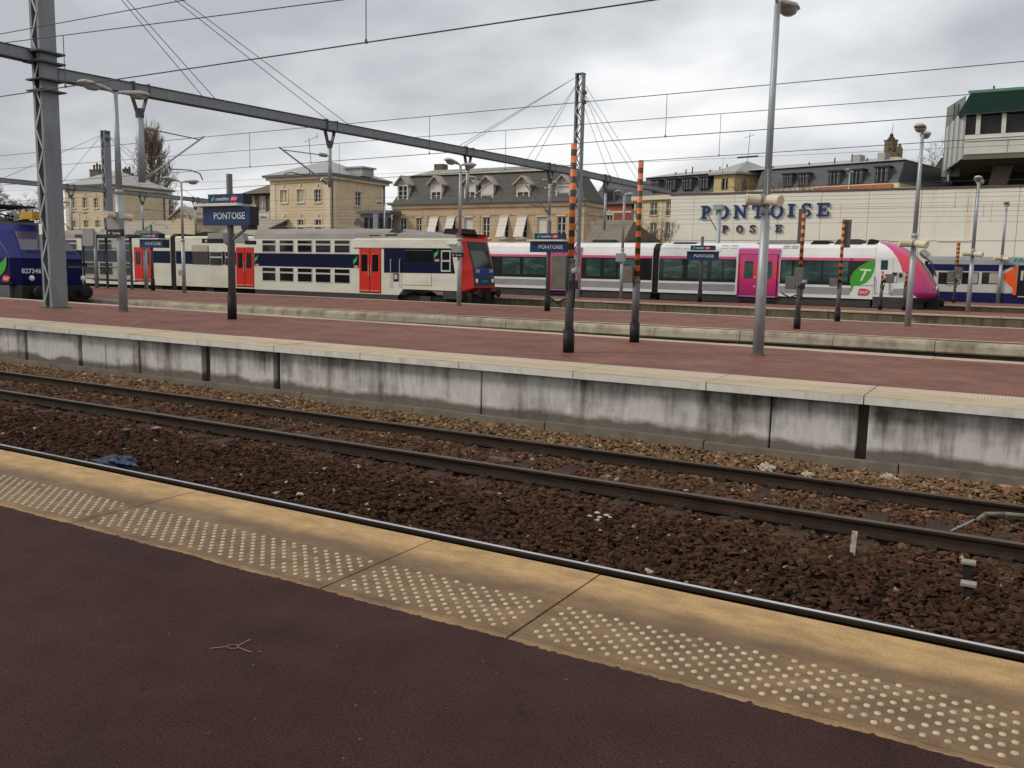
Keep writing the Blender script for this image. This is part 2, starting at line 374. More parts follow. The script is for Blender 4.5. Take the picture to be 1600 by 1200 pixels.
# ---- platform the photographer stands on
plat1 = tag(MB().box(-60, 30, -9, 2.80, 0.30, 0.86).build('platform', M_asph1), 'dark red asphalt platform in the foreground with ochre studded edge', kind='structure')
am = MB(); nx = 1600; xs_ = np.linspace(-16, 6, nx); n1_ = np.cumsum(RNG.normal(0, 1, nx)); n1_ -= np.convolve(n1_, np.ones(60) / 60, 'same')
edge = 2.820 + 0.0025 * n1_ / n1_.std() + RNG.normal(0, 0.0028, nx) + np.where(RNG.uniform(0, 1, nx) < .03, .012, 0)
vs_ = []; fs_ = []
for i in range(nx):
    vs_ += [(xs_[i], -9, .884), (xs_[i], 2.70, .884), (xs_[i], edge[i], .8845), (xs_[i], edge[i] + .004, .872)]
for i in range(nx - 1):
    for k in range(3): fs_.append((4 * i + k, 4 * i + 4 + k, 4 * i + 5 + k, 4 * i + 1 + k))
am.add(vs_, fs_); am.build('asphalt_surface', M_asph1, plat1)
J1 = [-20.6, -18.6, -16.6, -14.6, -12.6, -10.6, -8.55, -6.49, -4.43, -2.62, -1.655, 0.31, 2.28, 4.2]
for a, b in zip(J1[:-1], J1[1:]):
    q = MB(); gx = 0.005; dz = random.uniform(-.0025, .0025); zt = 0.88 + dz
    prof = [(2.79, .74), (2.79, zt - .004), (2.868, zt), (2.870, zt - .004), (2.874, zt - .004), (2.876, zt), (3.252, zt), (3.254, zt - .004), (3.259, zt - .004), (3.261, zt),
            (3.698, zt), (3.708, zt - .003), (3.712, zt - .012), (3.712, .74)]
    q.prism(prof, 'x', a + gx, b - gx)
    s = q.build('coping_slab', M_cop1, plat1)
    if a > -9 and b < 3:
        v, f = studs(a + .03, b - .03, 2.885, 3.2445, zt - .0005, .0125, .0055, .072, 10, .036)
        d = MB().add(v, f).build('tactile_studs', M_stud, s, smooth=True); d['kind'] = 'stuff'
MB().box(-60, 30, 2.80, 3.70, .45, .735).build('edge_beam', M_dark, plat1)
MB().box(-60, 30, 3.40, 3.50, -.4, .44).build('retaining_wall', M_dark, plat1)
# a chalked survey mark on the asphalt
cm = MB(); Z = .8875
def cp(px, py): v = gp(px, py, Z); return (v.x, v.y)
def chalk(a, b, wd=.0045):
    a = Vector(cp(*a)); b = Vector(cp(*b)); d = (b - a).normalized(); nrm = Vector((-d.y, d.x)) * wd
    cm.add([(a.x - nrm.x, a.y - nrm.y, Z), (b.x - nrm.x, b.y - nrm.y, Z), (b.x + nrm.x, b.y + nrm.y, Z), (a.x + nrm.x, a.y + nrm.y, Z)], [(0, 1, 2, 3)])
for a, b in (((327, 1013), (356, 1010)), ((373, 1008), (391, 999)), ((373, 1012), (393, 1019)), ((404, 1018), (408, 1018))): chalk(a, b, .0028)
rp = [(364 + 9 * math.cos(t * .5), 1010 + 3.2 * math.sin(t * .5)) for t in range(13)]
for a, b in zip(rp[:-1], rp[1:]): chalk(a, b, .0022)
cm.build('chalk_mark', mat('chalk', (0.22, 0.135, 0.10), 0.9, var=0.5, scale=60), plat1)
# ---- second platform (the paler-coloured one across two tracks)
def y2far(x): return 17.45 - 0.03 * x
plat2 = tag(MB().prism([(-70, 12.3), (30, 12.3), (30, y2far(30) - .55), (-70, y2far(-70) - .55)], 'z', 0.1, P2Z - .012).build('platform', M_asph2),
            'red asphalt platform across the two nearest tracks, above the streaked concrete wall', kind='structure')
MB().add([(-70, 12.26, P2Z + .004), (30, 12.26, P2Z + .004), (30, y2far(30) - .5, P2Z + .004), (-70, y2far(-70) - .5, P2Z + .004)], [(0, 1, 2, 3)]).build('asphalt_surface', M_asph2, plat2)
J2 = [-1.63 + 1.942 * i for i in range(3, -25, -1)][::-1]
for a, b in zip(J2[:-1], J2[1:]):
    q = MB(); zt = P2Z + random.uniform(-.003, .003); gx = .007
    q.prism([(11.24, .772), (11.24, .79), (12.34, .79), (12.34, zt), (11.19, zt), (11.178, zt - .004), (11.172, zt - .018), (11.172, .772)], 'x', a + gx, b - gx)
    q.m = [0] * len(q.m); q.m[-3:] = [0, 0, 0]
    for i, f in enumerate(q.f):
        ysf = [q.v[k][1] for k in f]
        if max(ysf) < 11.25 and min(q.v[k][2] for k in f) < .85: q.m[i] = 1
    s = q.build('coping_slab', [M_cop2, M_white], plat2)
    if a > -24:
        v, f = studs(a + .03, b - .03, 11.74, 12.14, zt - .0005, .0145, .006, .072, 6, .036)
        d = MB().add(v, f).build('tactile_studs', M_stud2, s, smooth=True); d['kind'] = 'stuff'
WJ = [(-40, .1), (-38.1, .1), (-36.2, .1), (-34.3, .1), (-32.4, .1), (-30.5, .12), (-28.6, .12), (-26.7, .12), (-24.8, .12), (-22.9, .12), (-20.95, .12), (-19.01, .11), (-17.09, .13), (-16.25, .014), (-15.19, .05), (-13.28, .22), (-11.45, .17),
      (-7.15, .022), (-2.76, .02), (-1.65, .13), (0.35, .1), (2.3, .1), (6.2, .1)]
for (a, ga), (b, gb) in zip(WJ[:-1], WJ[1:]):
    yo = random.uniform(-.008, .008)
    MB().box(a + ga / 2, b - gb / 2, 11.345 + yo, 11.47, -.3, .775).build('wall_panel', M_wall2, plat2, bevel=.012)
MB().box(-70, 30, 11.475, 11.6, -.3, .785).build('backing_wall', mat('joint_grime', (.085, .072, .055), .95, var=.3, scale=5), plat2)
for a, b in zip([x for x in np.arange(-30, 4, 2.4)], [x for x in np.arange(-27.6, 6.4, 2.4)]):
    MB().box(a + .006, b - .006, 11.27 + random.uniform(-.012, .012), 11.343, -.3, .085 + random.uniform(-.012, .012)).build('footing_block', M_foot, plat2, bevel=.01)
# its far edge, in blocks
xs_ = [1.9 * i - 66 for i in range(46)]
for a, b in zip(xs_[:-1], xs_[1:]):
    MB().prism([(a + .008, y2far(a) - .56), (b - .008, y2far(b) - .56), (b - .008, y2far(b)), (a + .008, y2far(a))], 'z', .70, P2Z + .002 + random.uniform(-.003, .003)).build('edge_block', M_cop2, plat2)
v, f = studs(-14, 2.2, 17.2, 17.45, P2Z + .003, .016, .007, .08, 6, .04)
MB().box(-66, 20, 17.0, 17.05, -.3, .69).build('far_wall', M_dark, plat2)
# ---- third, fourth and fifth platforms
def y3near(x): return 24.7 + 0.05 * x if x > -30 else 23.2
plat3 = tag(MB().prism([(-110, 23.6), (-30, 23.6), (30, 26.6), (30, 32.2), (-110, 32.8)], 'z', 0.1, P3Z - .012).build('platform', M_asph2),
            'red asphalt platform between the blue locomotive and the double-deck train', kind='structure')
MB().add([(-110, 23.55, P3Z + .003), (-30, 23.55, P3Z + .003), (30, 26.55, P3Z + .003), (30, 32.25, P3Z + .003), (-110, 33.0, P3Z + .003)], [(0, 1, 2, 3, 4)]).build('asphalt_surface', M_asph2, plat3)
xs_ = [2.45 * i - 100 for i in range(52)]
for a, b in zip(xs_[:-1], xs_[1:]):
    ya, yb = y3near(a), y3near(b); j = random.uniform(-.012, .012); zt = P3Z + random.uniform(-.006, .006)
    q = MB(); sec = [(0.45, .40), (0.02, .40), (-.01, .44), (0, .60), (.03, .665), (.09, .693), (.45, .70)]
    vs_ = []
    for (xx, yy) in ((a + .008, ya), (b - .008, yb)):
        for (dy, dz) in sec: vs_.append((xx, yy + dy + j, zt - .71 + dz + .0))
    n_ = len(sec); q.add(vs_, [tuple(range(n_)), tuple(range(2 * n_ - 1, n_ - 1, -1))] + [(i, i + n_, (i + 1) % n_ + n_, (i + 1) % n_) for i in range(n_)])
    q.build('kerb_block', M_kerb, plat3)
    MB().prism([(a + .004, ya + .40 + j), (b - .004, yb + .40 + j), (b - .004, yb + .62), (a + .004, ya + .62)], 'z', .5, P3Z + .006).build('edge_strip', M_cop2, plat3)
bw = MB()
for a, b in zip(xs_[:-1], xs_[1:]): bw.quad((a, y3near(a) + .12, -.3), (b, y3near(b) + .12, -.3), (b, y3near(b) + .12, .41), (a, y3near(a) + .12, .41))
bw.build('lower_wall', stained('lower_wall_dark', (.13, .11, .08), (.05, .042, .03), (.2, .17, .13), -.3, .42), plat3)  # set-back wall in darker brown tones than the kerb above
MB().prism([(-110, 33.0), (30, 32.25), (30, 32.75), (-110, 33.5)], 'z', .2, P3Z + .001).build('far_edge', M_cop2, plat3)
def deck(label, yn, yf, z, xs0, xs1, step, wallm):
    p = tag(MB().box(xs0, xs1, yn + .5, yf, .1, z - .01).build('platform', M_asph2), label, kind='structure')
    MB().add([(xs0, yn + .5, z + .003), (xs1, yn + .5, z + .003), (xs1, yf - .1, z + .003), (xs0, yf - .1, z + .003)], [(0, 1, 2, 3)]).build('asphalt_surface', M_asph2, p)
    x = xs0
    while x < xs1:
        MB().box(x + .01, x + step - .01, yn - .03, yn + .52, z - .055, z + .005).build('coping_slab', M_cop2, p)
        x += step
    x = xs0
    while x < xs1:
        MB().box(x + .012, x + step * 1.2 - .012, yn + random.uniform(0, .012), yn + .3, -.3, z - .057).build('wall_panel', wallm, p)
        x += step * 1.2
    return p
deck('red asphalt platform with mossy concrete wall in front of the white and pink train', 40.4, 45.3, P4Z, -100, 20, 2.2, M_wall4)
deck('farthest narrow platform beside the blue coach, behind the pink train nose', 54.9, 62.2, P4Z, -60, 25, 2.4,
     stained('brown_wall', (.12, .08, .055), (.05, .035, .025), (.2, .15, .1), .1, .7))
# ---- tracks
M_rust = mat('rail_rust', (0.028, 0.020, 0.015), 0.8, metal=0.0, spec=.1, var=0.3, scale=5, tint=(0.07, 0.04, 0.025), tfac=0.5, tscale=(1.5, 8, 8))
M_railtop = mat('rail_dull_top', (0.12, 0.095, 0.075), 0.45, metal=0.5, var=0.2, scale=3)
M_shiny = mat('rail_polished', (0.72, 0.71, 0.70), 0.28, metal=1.0, var=0.08, scale=2)
M_sleep = mat('sleeper', (0.050, 0.033, 0.023), 0.9, var=0.35, scale=4, bump=0.5, bscale=25)
M_clip = mat('rail_clip', (0.05, 0.036, 0.028), 0.8, metal=.0, spec=.1, var=.3, scale=20)
RP = [(-.07, -.152), (-.07, -.141), (-.018, -.122), (-.0085, -.105), (-.0085, -.045), (-.034, -.034), (-.036, -.008), (-.026, -.0016), (-.019, -.0002), (.019, -.0002), (.026, -.0016), (.036, -.008), (.034, -.034), (.0085, -.045), (.0085, -.105), (.018, -.122), (.07, -.141), (.07, -.152)]
def rail(y, x0, x1, parent, topm):
    q = MB(); q.prism([(y + a, b) for a, b in RP], 'x', x0, x1)
    for i, f in enumerate(q.f):
        if len(f) == 4 and min(q.v[k][2] for k in f) > (-.0009 if topm is M_shiny else -.0085): q.m[i] = 1
    return q.build('rail', [M_rust, topm], parent)
sl_me = None
def track(yc, label, top, full):
    t = thing('railway_track', label, 'railway track', (0, yc, 0))
    rail(yc - .75, -90, 40, t, top[0]); rail(yc + .75, -90, 40, t, top[1])
    if full:
        base = None; clip = None; x = -24.0
        while x < 2.4:
            if base is None:
                base = MB().box(x - .125, x + .125, yc - 1.25, yc + 1.25, -.34, -.156).build('sleeper', M_sleep, t, bevel=.012); o = base
            else:
                o = base.copy(); COL.objects.link(o); o.parent = t; o.location = (x + 24.0, random.uniform(-.02, .02), random.uniform(-.012, .0))
            for s in (-1, 1):
                for e in (-1, 1):
                    if x < -16: continue
                    if clip is None:
                        yb = yc + s * .75 + e * .1; q = MB()
                        q.box(x - .05, x + .05, yb - .045, yb + .045, -.157, -.125); q.tube((x - .06, yb, -.120), (x + .06, yb, -.120), .012, n=5); q.tube((x, yb, -.13), (x, yb, -.085), .013, n=6)
                        clip = q.build('rail_clip', M_clip, t); cx0 = x; cs0 = s * .75 + e * .1
                    else:
                        c = clip.copy(); COL.objects.link(c); c.parent = t; c.location = (x - cx0, s * .75 + e * .1 - cs0, 0)
            x += .6
    return t
track(5.39, 'railway track closest to the viewer, polished rail beside the ochre platform edge', (M_rust, M_shiny), True)
track(9.53, 'railway track with two dull rusty rails below the streaked wall', (M_railtop, M_railtop), True)
for yc, lb in ((21.3, 'railway track under the blue locomotive'), (38.5, 'railway track under the double-deck train'), (51.4, 'railway track under the white and pink train'), (64.9, 'railway track under the blue coach')):
    track(yc, lb, (M_railtop, M_railtop), False)
# ---- loose ballast stones
def ballast():
    ph = (1 + 5 ** .5) / 2
    iv = np.array([(-1, ph, 0), (1, ph, 0), (-1, -ph, 0), (1, -ph, 0), (0, -1, ph), (0, 1, ph), (0, -1, -ph), (0, 1, -ph), (ph, 0, -1), (ph, 0, 1), (-ph, 0, -1), (-ph, 0, 1)]) / math.sqrt(1 + ph * ph)
    fi = np.array([(0, 11, 5), (0, 5, 1), (0, 1, 7), (0, 7, 10), (0, 10, 11), (1, 5, 9), (5, 11, 4), (11, 10, 2), (10, 7, 6), (7, 1, 8), (3, 9, 4), (3, 4, 2), (3, 2, 6), (3, 6, 8), (3, 8, 9), (4, 9, 5), (2, 4, 11), (6, 2, 10), (8, 6, 7), (9, 8, 1)])
    rails = np.array([4.64, 6.14, 8.78, 10.28])
    n = 165000
    Y = np.sqrt(RNG.uniform(4.75 ** 2, 11.27 ** 2, n)); X = RNG.uniform(0, 1, n) * (1.87 * Y + 1.6) - (1.82 * Y + .6)
    keep = RNG.uniform(0, 1, n) < 0.56 * (1 + .2 * np.sin(X * 1.3) * np.sin(Y * 2.1))
    dr = np.min(np.abs(Y[:, None] - rails[None]), axis=1)
    xs = np.abs(((X + 24.0 + .3) % .6) - .3)
    keep &= dr > .085
    keep &= ~((dr < .30) & (xs < .12) & (RNG.uniform(0, 1, n) < .62))
    X = X[keep]; Y = Y[keep]; dr = dr[keep]; n = len(X)
    size = np.clip(RNG.lognormal(math.log(.0245), .34, n), .011, .048)
    hgt = np.interp(Y, [4.4, 5.4, 6.3, 7.4, 8.6, 9.5, 10.4, 10.8, 11.3], [-.205, -.185, -.185, -.125, -.18, -.185, -.15, -.085, -.035])
    hgt = hgt + .022 * np.sin(X * 2.3 + Y) * np.sin(Y * 3.1 - X * .7) + RNG.uniform(-.020, .020, n)
    hgt = np.where(dr < .16, np.minimum(hgt, -.165), hgt)
    V = np.repeat(iv[None], n, 0) * (1 + RNG.uniform(-.42, .32, (n, 12, 1)))
    V *= np.stack([size * RNG.uniform(1.0, 1.8, n), size * RNG.uniform(.7, 1.15, n), size * RNG.uniform(.36, .66, n)], 1)[:, None, :]
    def rotm(ax, th):
        c, s = np.cos(th), np.sin(th); z = np.zeros_like(c); o = np.ones_like(c)
        if ax == 'z': return np.stack([np.stack([c, -s, z], 1), np.stack([s, c, z], 1), np.stack([z, z, o], 1)], 1)
        return np.stack([np.stack([o, z, z], 1), np.stack([z, c, -s], 1), np.stack([z, s, c], 1)], 1)
    Q = rotm('z', RNG.uniform(0, 6.28, n)) @ rotm('x', RNG.normal(0, .5, n)) @ rotm('z', RNG.uniform(0, 6.28, n))
    V = np.einsum('nij,nkj->nki', Q, V) + np.stack([X, Y, hgt], 1)[:, None, :]
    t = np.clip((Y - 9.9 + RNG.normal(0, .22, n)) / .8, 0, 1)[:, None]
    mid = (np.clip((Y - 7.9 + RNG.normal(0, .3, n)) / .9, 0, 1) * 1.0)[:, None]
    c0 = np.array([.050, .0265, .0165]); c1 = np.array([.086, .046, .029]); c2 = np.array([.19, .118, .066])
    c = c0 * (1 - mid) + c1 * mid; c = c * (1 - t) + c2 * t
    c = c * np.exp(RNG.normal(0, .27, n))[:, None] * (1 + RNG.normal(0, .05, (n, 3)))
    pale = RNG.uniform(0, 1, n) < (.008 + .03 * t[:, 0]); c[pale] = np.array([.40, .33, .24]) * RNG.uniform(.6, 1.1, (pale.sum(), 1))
    c = np.clip(c, .006, .6)
    me = bpy.data.meshes.new('ballast_stones'); F = (fi[None] + (np.arange(n) * 12)[:, None, None]).reshape(-1, 3)
    me.vertices.add(n * 12); me.vertices.foreach_set('co', V.reshape(-1).astype(np.float32))
    me.loops.add(F.size); me.loops.foreach_set('vertex_index', F.reshape(-1).astype(np.int32))
    me.polygons.add(len(F)); me.polygons.foreach_set('loop_start', (np.arange(len(F)) * 3).astype(np.int32))
    me.polygons.foreach_set('use_smooth', np.zeros(len(F), dtype=bool))
    me.update(calc_edges=True)
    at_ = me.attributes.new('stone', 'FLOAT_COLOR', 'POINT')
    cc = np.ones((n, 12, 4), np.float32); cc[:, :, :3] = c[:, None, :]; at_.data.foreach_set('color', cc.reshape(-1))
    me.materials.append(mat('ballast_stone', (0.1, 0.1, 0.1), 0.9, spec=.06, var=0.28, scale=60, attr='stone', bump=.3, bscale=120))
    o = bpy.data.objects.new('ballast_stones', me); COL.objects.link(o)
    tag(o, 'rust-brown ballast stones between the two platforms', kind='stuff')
    o['category'] = 'ballast'
ballast()
# ------------------------------------------------------------------ overhead line: masts, gantries, hangers, wires
M_steel = mat('painted_steel', (0.23, 0.245, 0.26), 0.55, metal=0.15, var=0.14, scale=1.6, tint=(0.15, 0.14, 0.125), tfac=0.45, tscale=(6, 6, 1.2))
M_steel_d = mat('dark_steel', (0.085, 0.09, 0.095), 0.6, metal=0.2, var=0.15, scale=2)
M_galv = mat('galvanised_steel', (0.36, 0.39, 0.405), 0.5, metal=0.35, var=0.16, scale=3, tint=(0.24, 0.26, 0.255), tfac=0.5, tscale=(9, 9, 1.6))
M_wire = mat('copper_wire', (0.075, 0.07, 0.07), 0.6, metal=0.3, var=0.0)
M_insul = mat('insulator_glass', (0.30, 0.30, 0.20), 0.25, var=0.1, scale=20, coat=.3)
def lattice_mast(name, label, base, zb, zt, wx, wy, group, fl=.10):
    """Two broad channels (their webs face along the track) laced together by flat zigzag bars."""
    t = thing(name, label, 'mast', (base[0], base[1], zb), group)
    x, y = base[0], base[1]
    for s in (-1, 1):
        q = MB(); xo = x + s * wx / 2
        q.box(xo - s * .012, xo, y - wy / 2, y + wy / 2, zb, zt)
        q.box(xo - s * fl, xo - s * .013, y - wy / 2, y - wy / 2 + .014, zb, zt); q.box(xo - s * fl, xo - s * .013, y + wy / 2 - .014, y + wy / 2, zb, zt)
        q.build('channel', M_steel, t)
    z = zb + .15; k = 1; st = .62
    while z + st < zt:
        for s in (-1, 1):
            a = (x - k * (wx / 2 - .06), y + s * (wy / 2 + .008), z); b = (x + k * (wx / 2 - .06), y + s * (wy / 2 + .008), z + st)
            MB().bar(a, b, .012, .062, (0, 0, 1)).build('lacing_bar', M_galv, t)
        z += st; k = -k
    MB().box(x - wx / 2 - .06, x + wx / 2 + .06, y - wy / 2 - .06, y + wy / 2 + .06, zb, zb + .03).build('base_plate', M_steel_d, t)
    MB().box(x - wx / 2 - .02, x + wx / 2 + .02, y - wy / 2 - .02, y + wy / 2 + .02, zt, zt + .05).build('cap_plate', M_steel, t)
    return t
BEAM_Z = 7.55
A = gp(87.5, 481, P2Z); ax_, ay_ = A.x, A.y
mastA = lattice_mast('lattice_mast', 'tall grey lattice mast on the near red platform beside the blue locomotive', (ax_, ay_), P2Z, 12.4, .42, .50, 'lattice masts carrying the overhead line')
q = MB()
for z in (8.05, 7.78): q.box(ax_ - .36, ax_ + .36, ay_ - .42, ay_ + .42, z, z + .05)
for z in (7.0, 7.3): q.box(ax_ - .33, ax_ + .40, ay_ - .38, ay_ + .38, z, z + .04)
for b in q.f[::6]: pass
for i in range(4):
    m_ = MB(); m_.v = q.v[i * 8:(i + 1) * 8]; m_.f = [tuple(k - i * 8 for k in f) for f in q.f[i * 6:(i + 1) * 6]]; m_.m = [0] * 6
    m_.build('collar', M_steel_d, mastA)
ident = MB().box(ax_ - .12, ax_ + .02, ay_ - .33, ay_ - .305, 3.0, 3.3).build('number_plate', mat('plate_white', (.75, .75, .72), .5), mastA)
mbx, mby = -22.0, 44.45
mastB = lattice_mast('lattice_mast', 'slim grey lattice mast behind the left orange-striped post, on the mossy platform', (mbx, mby), P4Z, 12.75, .46, .34, 'lattice masts carrying the overhead line', .07)
mcx = -61.0; mcy = atx(168, 300, mcx).y; mct = atx(168, 206, mcx).z
mastC = lattice_mast('lattice_mast', 'dark distant lattice mast in front of the left cream house', (mcx, mcy), P4Z, mct, .46, .52, 'lattice masts carrying the overhead line')
for (mx_, my_, mt) in ((mbx, mby, mastB), (mcx, mcy, mastC)):
    for z in (11.2, 11.7): MB().box(mx_ + .24, mx_ + .34, my_ - .15, my_ + .15, z, z + .18).build('stay_bracket', M_steel_d, mt)
# gantry beams as boxed channels
def beam(name, label, p, q_, depth, width, group):
    p = Vector(p); q_ = Vector(q_); t = thing(name, label, 'gantry beam', p, group); d = (q_ - p).normalized(); s = Vector((-d.y, d.x, 0))
    MB().bar(p, q_, width, depth).build('web', M_steel, t)
    MB().bar(p + Vector((0, 0, depth / 2 + .012)), q_ + Vector((0, 0, depth / 2 + .012)), width + .07, .022).build('top_flange', M_steel_d, t)
    MB().bar(p - Vector((0, 0, depth / 2 + .012)), q_ - Vector((0, 0, depth / 2 + .012)), width + .07, .022).build('bottom_flange', M_steel_d, t)
    return t
GB = 'gantry beams over the tracks'
def by(px): return None
g1a, g1b = Vector((ax_ + .05, ay_ + .31, BEAM_Z)), Vector((mbx, mby - .28, BEAM_Z))
gan1 = beam('gantry_beam', 'long grey gantry beam from the left lattice mast across the middle of the sky', g1a, g1b, .30, .26, GB)
beam('gantry_beam', 'short piece of grey beam reaching in from the left edge to the lattice mast', (ax_ - .2, ay_ - .31, BEAM_Z + .42), (ax_ - .9, 3.0, BEAM_Z + .62), .30, .26, GB)
e2 = Vector((mbx + 1.0, 56.0, BEAM_Z - .1))
gan2 = beam('gantry_beam', 'grey beam going on behind the orange-striped posts towards the mansard roofs', (mbx + .03, mby + .28, BEAM_Z), e2, .28, .24, GB)
gan3 = beam('gantry_beam', 'thin far beam in front of the left cream house, left of its mast', (mcx - .3, 20.0, 7.6), (mcx, mcy - .28, 7.5), .28, .24, GB)
gan4 = beam('gantry_beam', 'thin far beam right of the distant mast, above the gabled pavilion', (mcx, mcy + .28, 7.5), (mcx + .3, atx(332, 318, mcx).y, 7.4), .28, .24, GB)
# hangers with their cantilevers
def lerp(a, b, t): return a + (b - a) * t
def on_beam(a, b, px):
    lo, hi = 0.0, 1.0
    def pxof(t):
        P = lerp(a, b, t); v = RM.T @ np.array([P.x, P.y, P.z - CAM_H]); return 800 + F_PX * v[0] / -v[2]
    for _ in range(40):
        m_ = (lo + hi) / 2
        if pxof(m_) < px: lo = m_
        else: hi = m_
    return lerp(a, b, (lo + hi) / 2)
def hanger(P, zb, side, label, cz=None, steady=True, r=.075, reach=2.1):
    t = thing('catenary_hanger', label, 'catenary hanger', (P.x, P.y, P.z), 'tubes and cantilevers hanging from the gantry beams')
    x, y, z = P.x, P.y, P.z
    MB().tube((x, y, zb), (x, y, z - .62), r, n=12).build('tube', M_galv, t, smooth=True)
    q = MB()
    for s in (-1, 1): q.bar((x, y + s * .06, z - .78), (x, y + s * .26, z - .18), .14, .035, (0, 1, 0))
    q.box(x - .16, x + .16, y - .34, y + .34, z - .19, z - .165); q.tube((x, y, z - .82), (x, y, z - .55), r + .02, n=10)
    q.build('bracket', M_steel_d, t)
    q = MB()
    for s in (-1, 1): MB().box(x - .17, x + .17, y + s * .27 - .02, y + s * .27 + .02, z - .17, z + .22).build('clamp', M_steel_d, t)
    if side:
        s = side; zt_ = z - 1.12; zl = zb + .12
        ins = MB()
        for k in range(4):
            ins.lathe((x, y + s * (.22 + .1 * k), zt_), [(.03, -.035), (.085, -.01), (.075, .02), (.03, .04)], 10, 'y')
        ins.build('upper_insulator', M_insul, t)
        top = Vector((x + .06, y + s * (reach - .05), zt_ - .08)); foot = Vector((x, y + s * .12, zl))
        MB().tube((x, y + s * .08, zt_), top, .018, n=6).build('stay_rod', M_steel_d, t)
        hi_ = top + (top - foot).normalized() * .22
        MB().tube(foot, hi_, .03, n=8).build('strut_tube', M_galv, t)
        ins2 = MB(); d = (top - foot).normalized()
        for k in range(4):
            c = foot + d * (.12 + .09 * k); ins2.tube(c - d * .03, c + d * .03, .08, .05, n=10)
        ins2.build('lower_insulator', M_insul, t)
        if steady:
            mid = foot.lerp(top, .42); e = Vector((x + .1, y + s * (reach + .0), mid.z - .24))
            q = MB(); q.path([mid, mid + Vector((0, s * .04, -.22)), Vector((x + .05, y + s * (reach - .45), mid.z - .18)), Vector((x + .1, y + s * (reach - .12), mid.z - .26)), e + Vector((0, 0, -.22))], .019, 6)
            q.build('steady_arm', M_steel_d, t)
    return t
P = on_beam(g1a, g1b, 217); hanger(P, 4.75, 1, 'leftmost hanging catenary tube with cream insulators, above the double lamp', r=.11, reach=2.3)
P = on_beam(g1a, g1b, 515); hanger(P, 5.25, -1, 'catenary tube hanging in front of the middle cream house', reach=2.6)
P = on_beam(g1a, g1b, 731); hanger(P, 5.3, 1, 'catenary tube hanging in front of the slate mansard, left of the striped post', reach=2.0)
P = on_beam(g1a, g1b, 860); hanger(P, 5.1, -1, 'catenary tube close to the mast, before the right dormers', reach=2.6)
g2a, g2b = Vector((mbx + .03, mby + .28, BEAM_Z)), e2
P = on_beam(g2a, g2b, 947); hanger(P, 4.6, 0, 'catenary tube hanging between the two orange-striped posts')
g3a, g3b = Vector((mcx - .3, 20.0, 7.6)), Vector((mcx, mcy - .28, 7.5))
P = on_beam(g3a, g3b, 110); hanger(P, 4.3, -1, 'far catenary tube left of the distant mast, before the cream house windows', reach=2.2)
g4a, g4b = Vector((mcx, mcy + .28, 7.5)), Vector((mcx + .3, atx(332, 318, mcx).y, 7.4))
P = on_beam(g4a, g4b, 222); hanger(P, 4.6, 1, 'far catenary tube before the blank side of the left cream house', reach=2.2)
P = on_beam(g4a, g4b, 305); hanger(P, 4.6, 1, 'far catenary tube right of the gabled pavilion', reach=2.2)
# free-standing catenary post before the big lettering
p = at(1122, 372, 60.0)
t = thing('catenary_post', 'grey catenary post with arm standing before the first big O', 'catenary post', (p.x, 60.0, 0))
MB().tube((p.x, 60, -.3), (p.x, 60, at(1122, 327, 60).z), .16, .14, n=10).build('tube', M_galv, t, smooth=True)
q = MB(); a = at(1120, 360, 59.9); b = at(1104, 332, 59.9); q.tube(a, b, .035); q.build('strut_tube', M_steel_d, t)
MB().path([at(1091, 343, 59.9), at(1104, 345, 59.9), at(1112, 344, 59.9)], .025).build('steady_arm', M_steel_d, t)
MB().box(p.x - .35, p.x + .25, 59.7, 60.3, at(1122, 328, 60).z, at(1122, 320, 60).z).build('head_box', M_galv, t)
# wires: straight runs parallel to the tracks
def wire(name, label, Y, pts, r, x0=-130, x1=40, drops=None, group='overhead wires along the tracks'):
    """pts: (px, py) sightings of the wire on the plane Y; a line is fitted and run on both ways with a gentle sag."""
    P = [at(px, py, Y) for px, py in pts]
    xs = np.array([p.x for p in P]); zs = np.array([p.z for p in P])
    if len(P) > 1: k, c = np.polyfit(xs, zs, 1); k = max(-.035, min(.035, k)); c = zs.mean() - k * xs.mean()
    else: k, c = 0, zs[0]
    def z(x): return c + k * max(-40, min(12, x))
    seg = np.linspace(x0, x1, 24); t = MB()
    for a, b in zip(seg[:-1], seg[1:]): t.tube((a, Y, z(a)), (b, Y, z(b)), r, n=5, caps=False)
    o = t.build(name, M_wire); tag(o, label, 'wire', group)
    return z
def dropper(label, X, Y, z0, z1, r=.007):
    t = thing('dropper_wire', label, 'wire', (X, Y, z0), 'vertical dropper wires')
    MB().tube((X, Y, z0), (X, Y, z1), r, n=5).build('rod', M_wire, t)
    MB().tube((X, Y, z0 - .01), (X, Y, z0 + .05), .028, .01, n=6).build('clamp', M_steel_d, t)
zc3 = wire('contact_wire', 'thickest overhead wire rising from the left mast to the top edge', 9.53, [(0, 151), (571, 67), (1020, 0)], .010)
zm3 = wire('messenger_wire', 'overhead wire crossing the top left corner above the mast', 9.53, [(105, 37), (400, 19), (700, 0)], .008, x0=-60, x1=20)
wire('feeder_wire', 'steep overhead wire leaving the top left corner', 9.9, [(0, 54), (50, 43), (290, 0)], .008)
X_ = at(572, 60, 9.53).x; dropper('dropper wire hanging at the top, left of centre', X_, 9.53, zc3(X_), 7.2)
X_ = at(102, 130, 9.53).x; dropper('dropper wire just right of the tall left mast', X_, 9.53, zc3(X_), zm3(X_))
zm4 = wire('messenger_wire', 'highest of the far overhead wires, passing right through the right lamp post', 19.4, [(0, 245), (550, 188), (1042, 150), (1600, 97)], .009)
zc4 = wire('contact_wire', 'third of the far overhead wires at the right edge, ending at the signal box', 19.4, [(400, 260), (800, 232), (1480, 181)], .009)
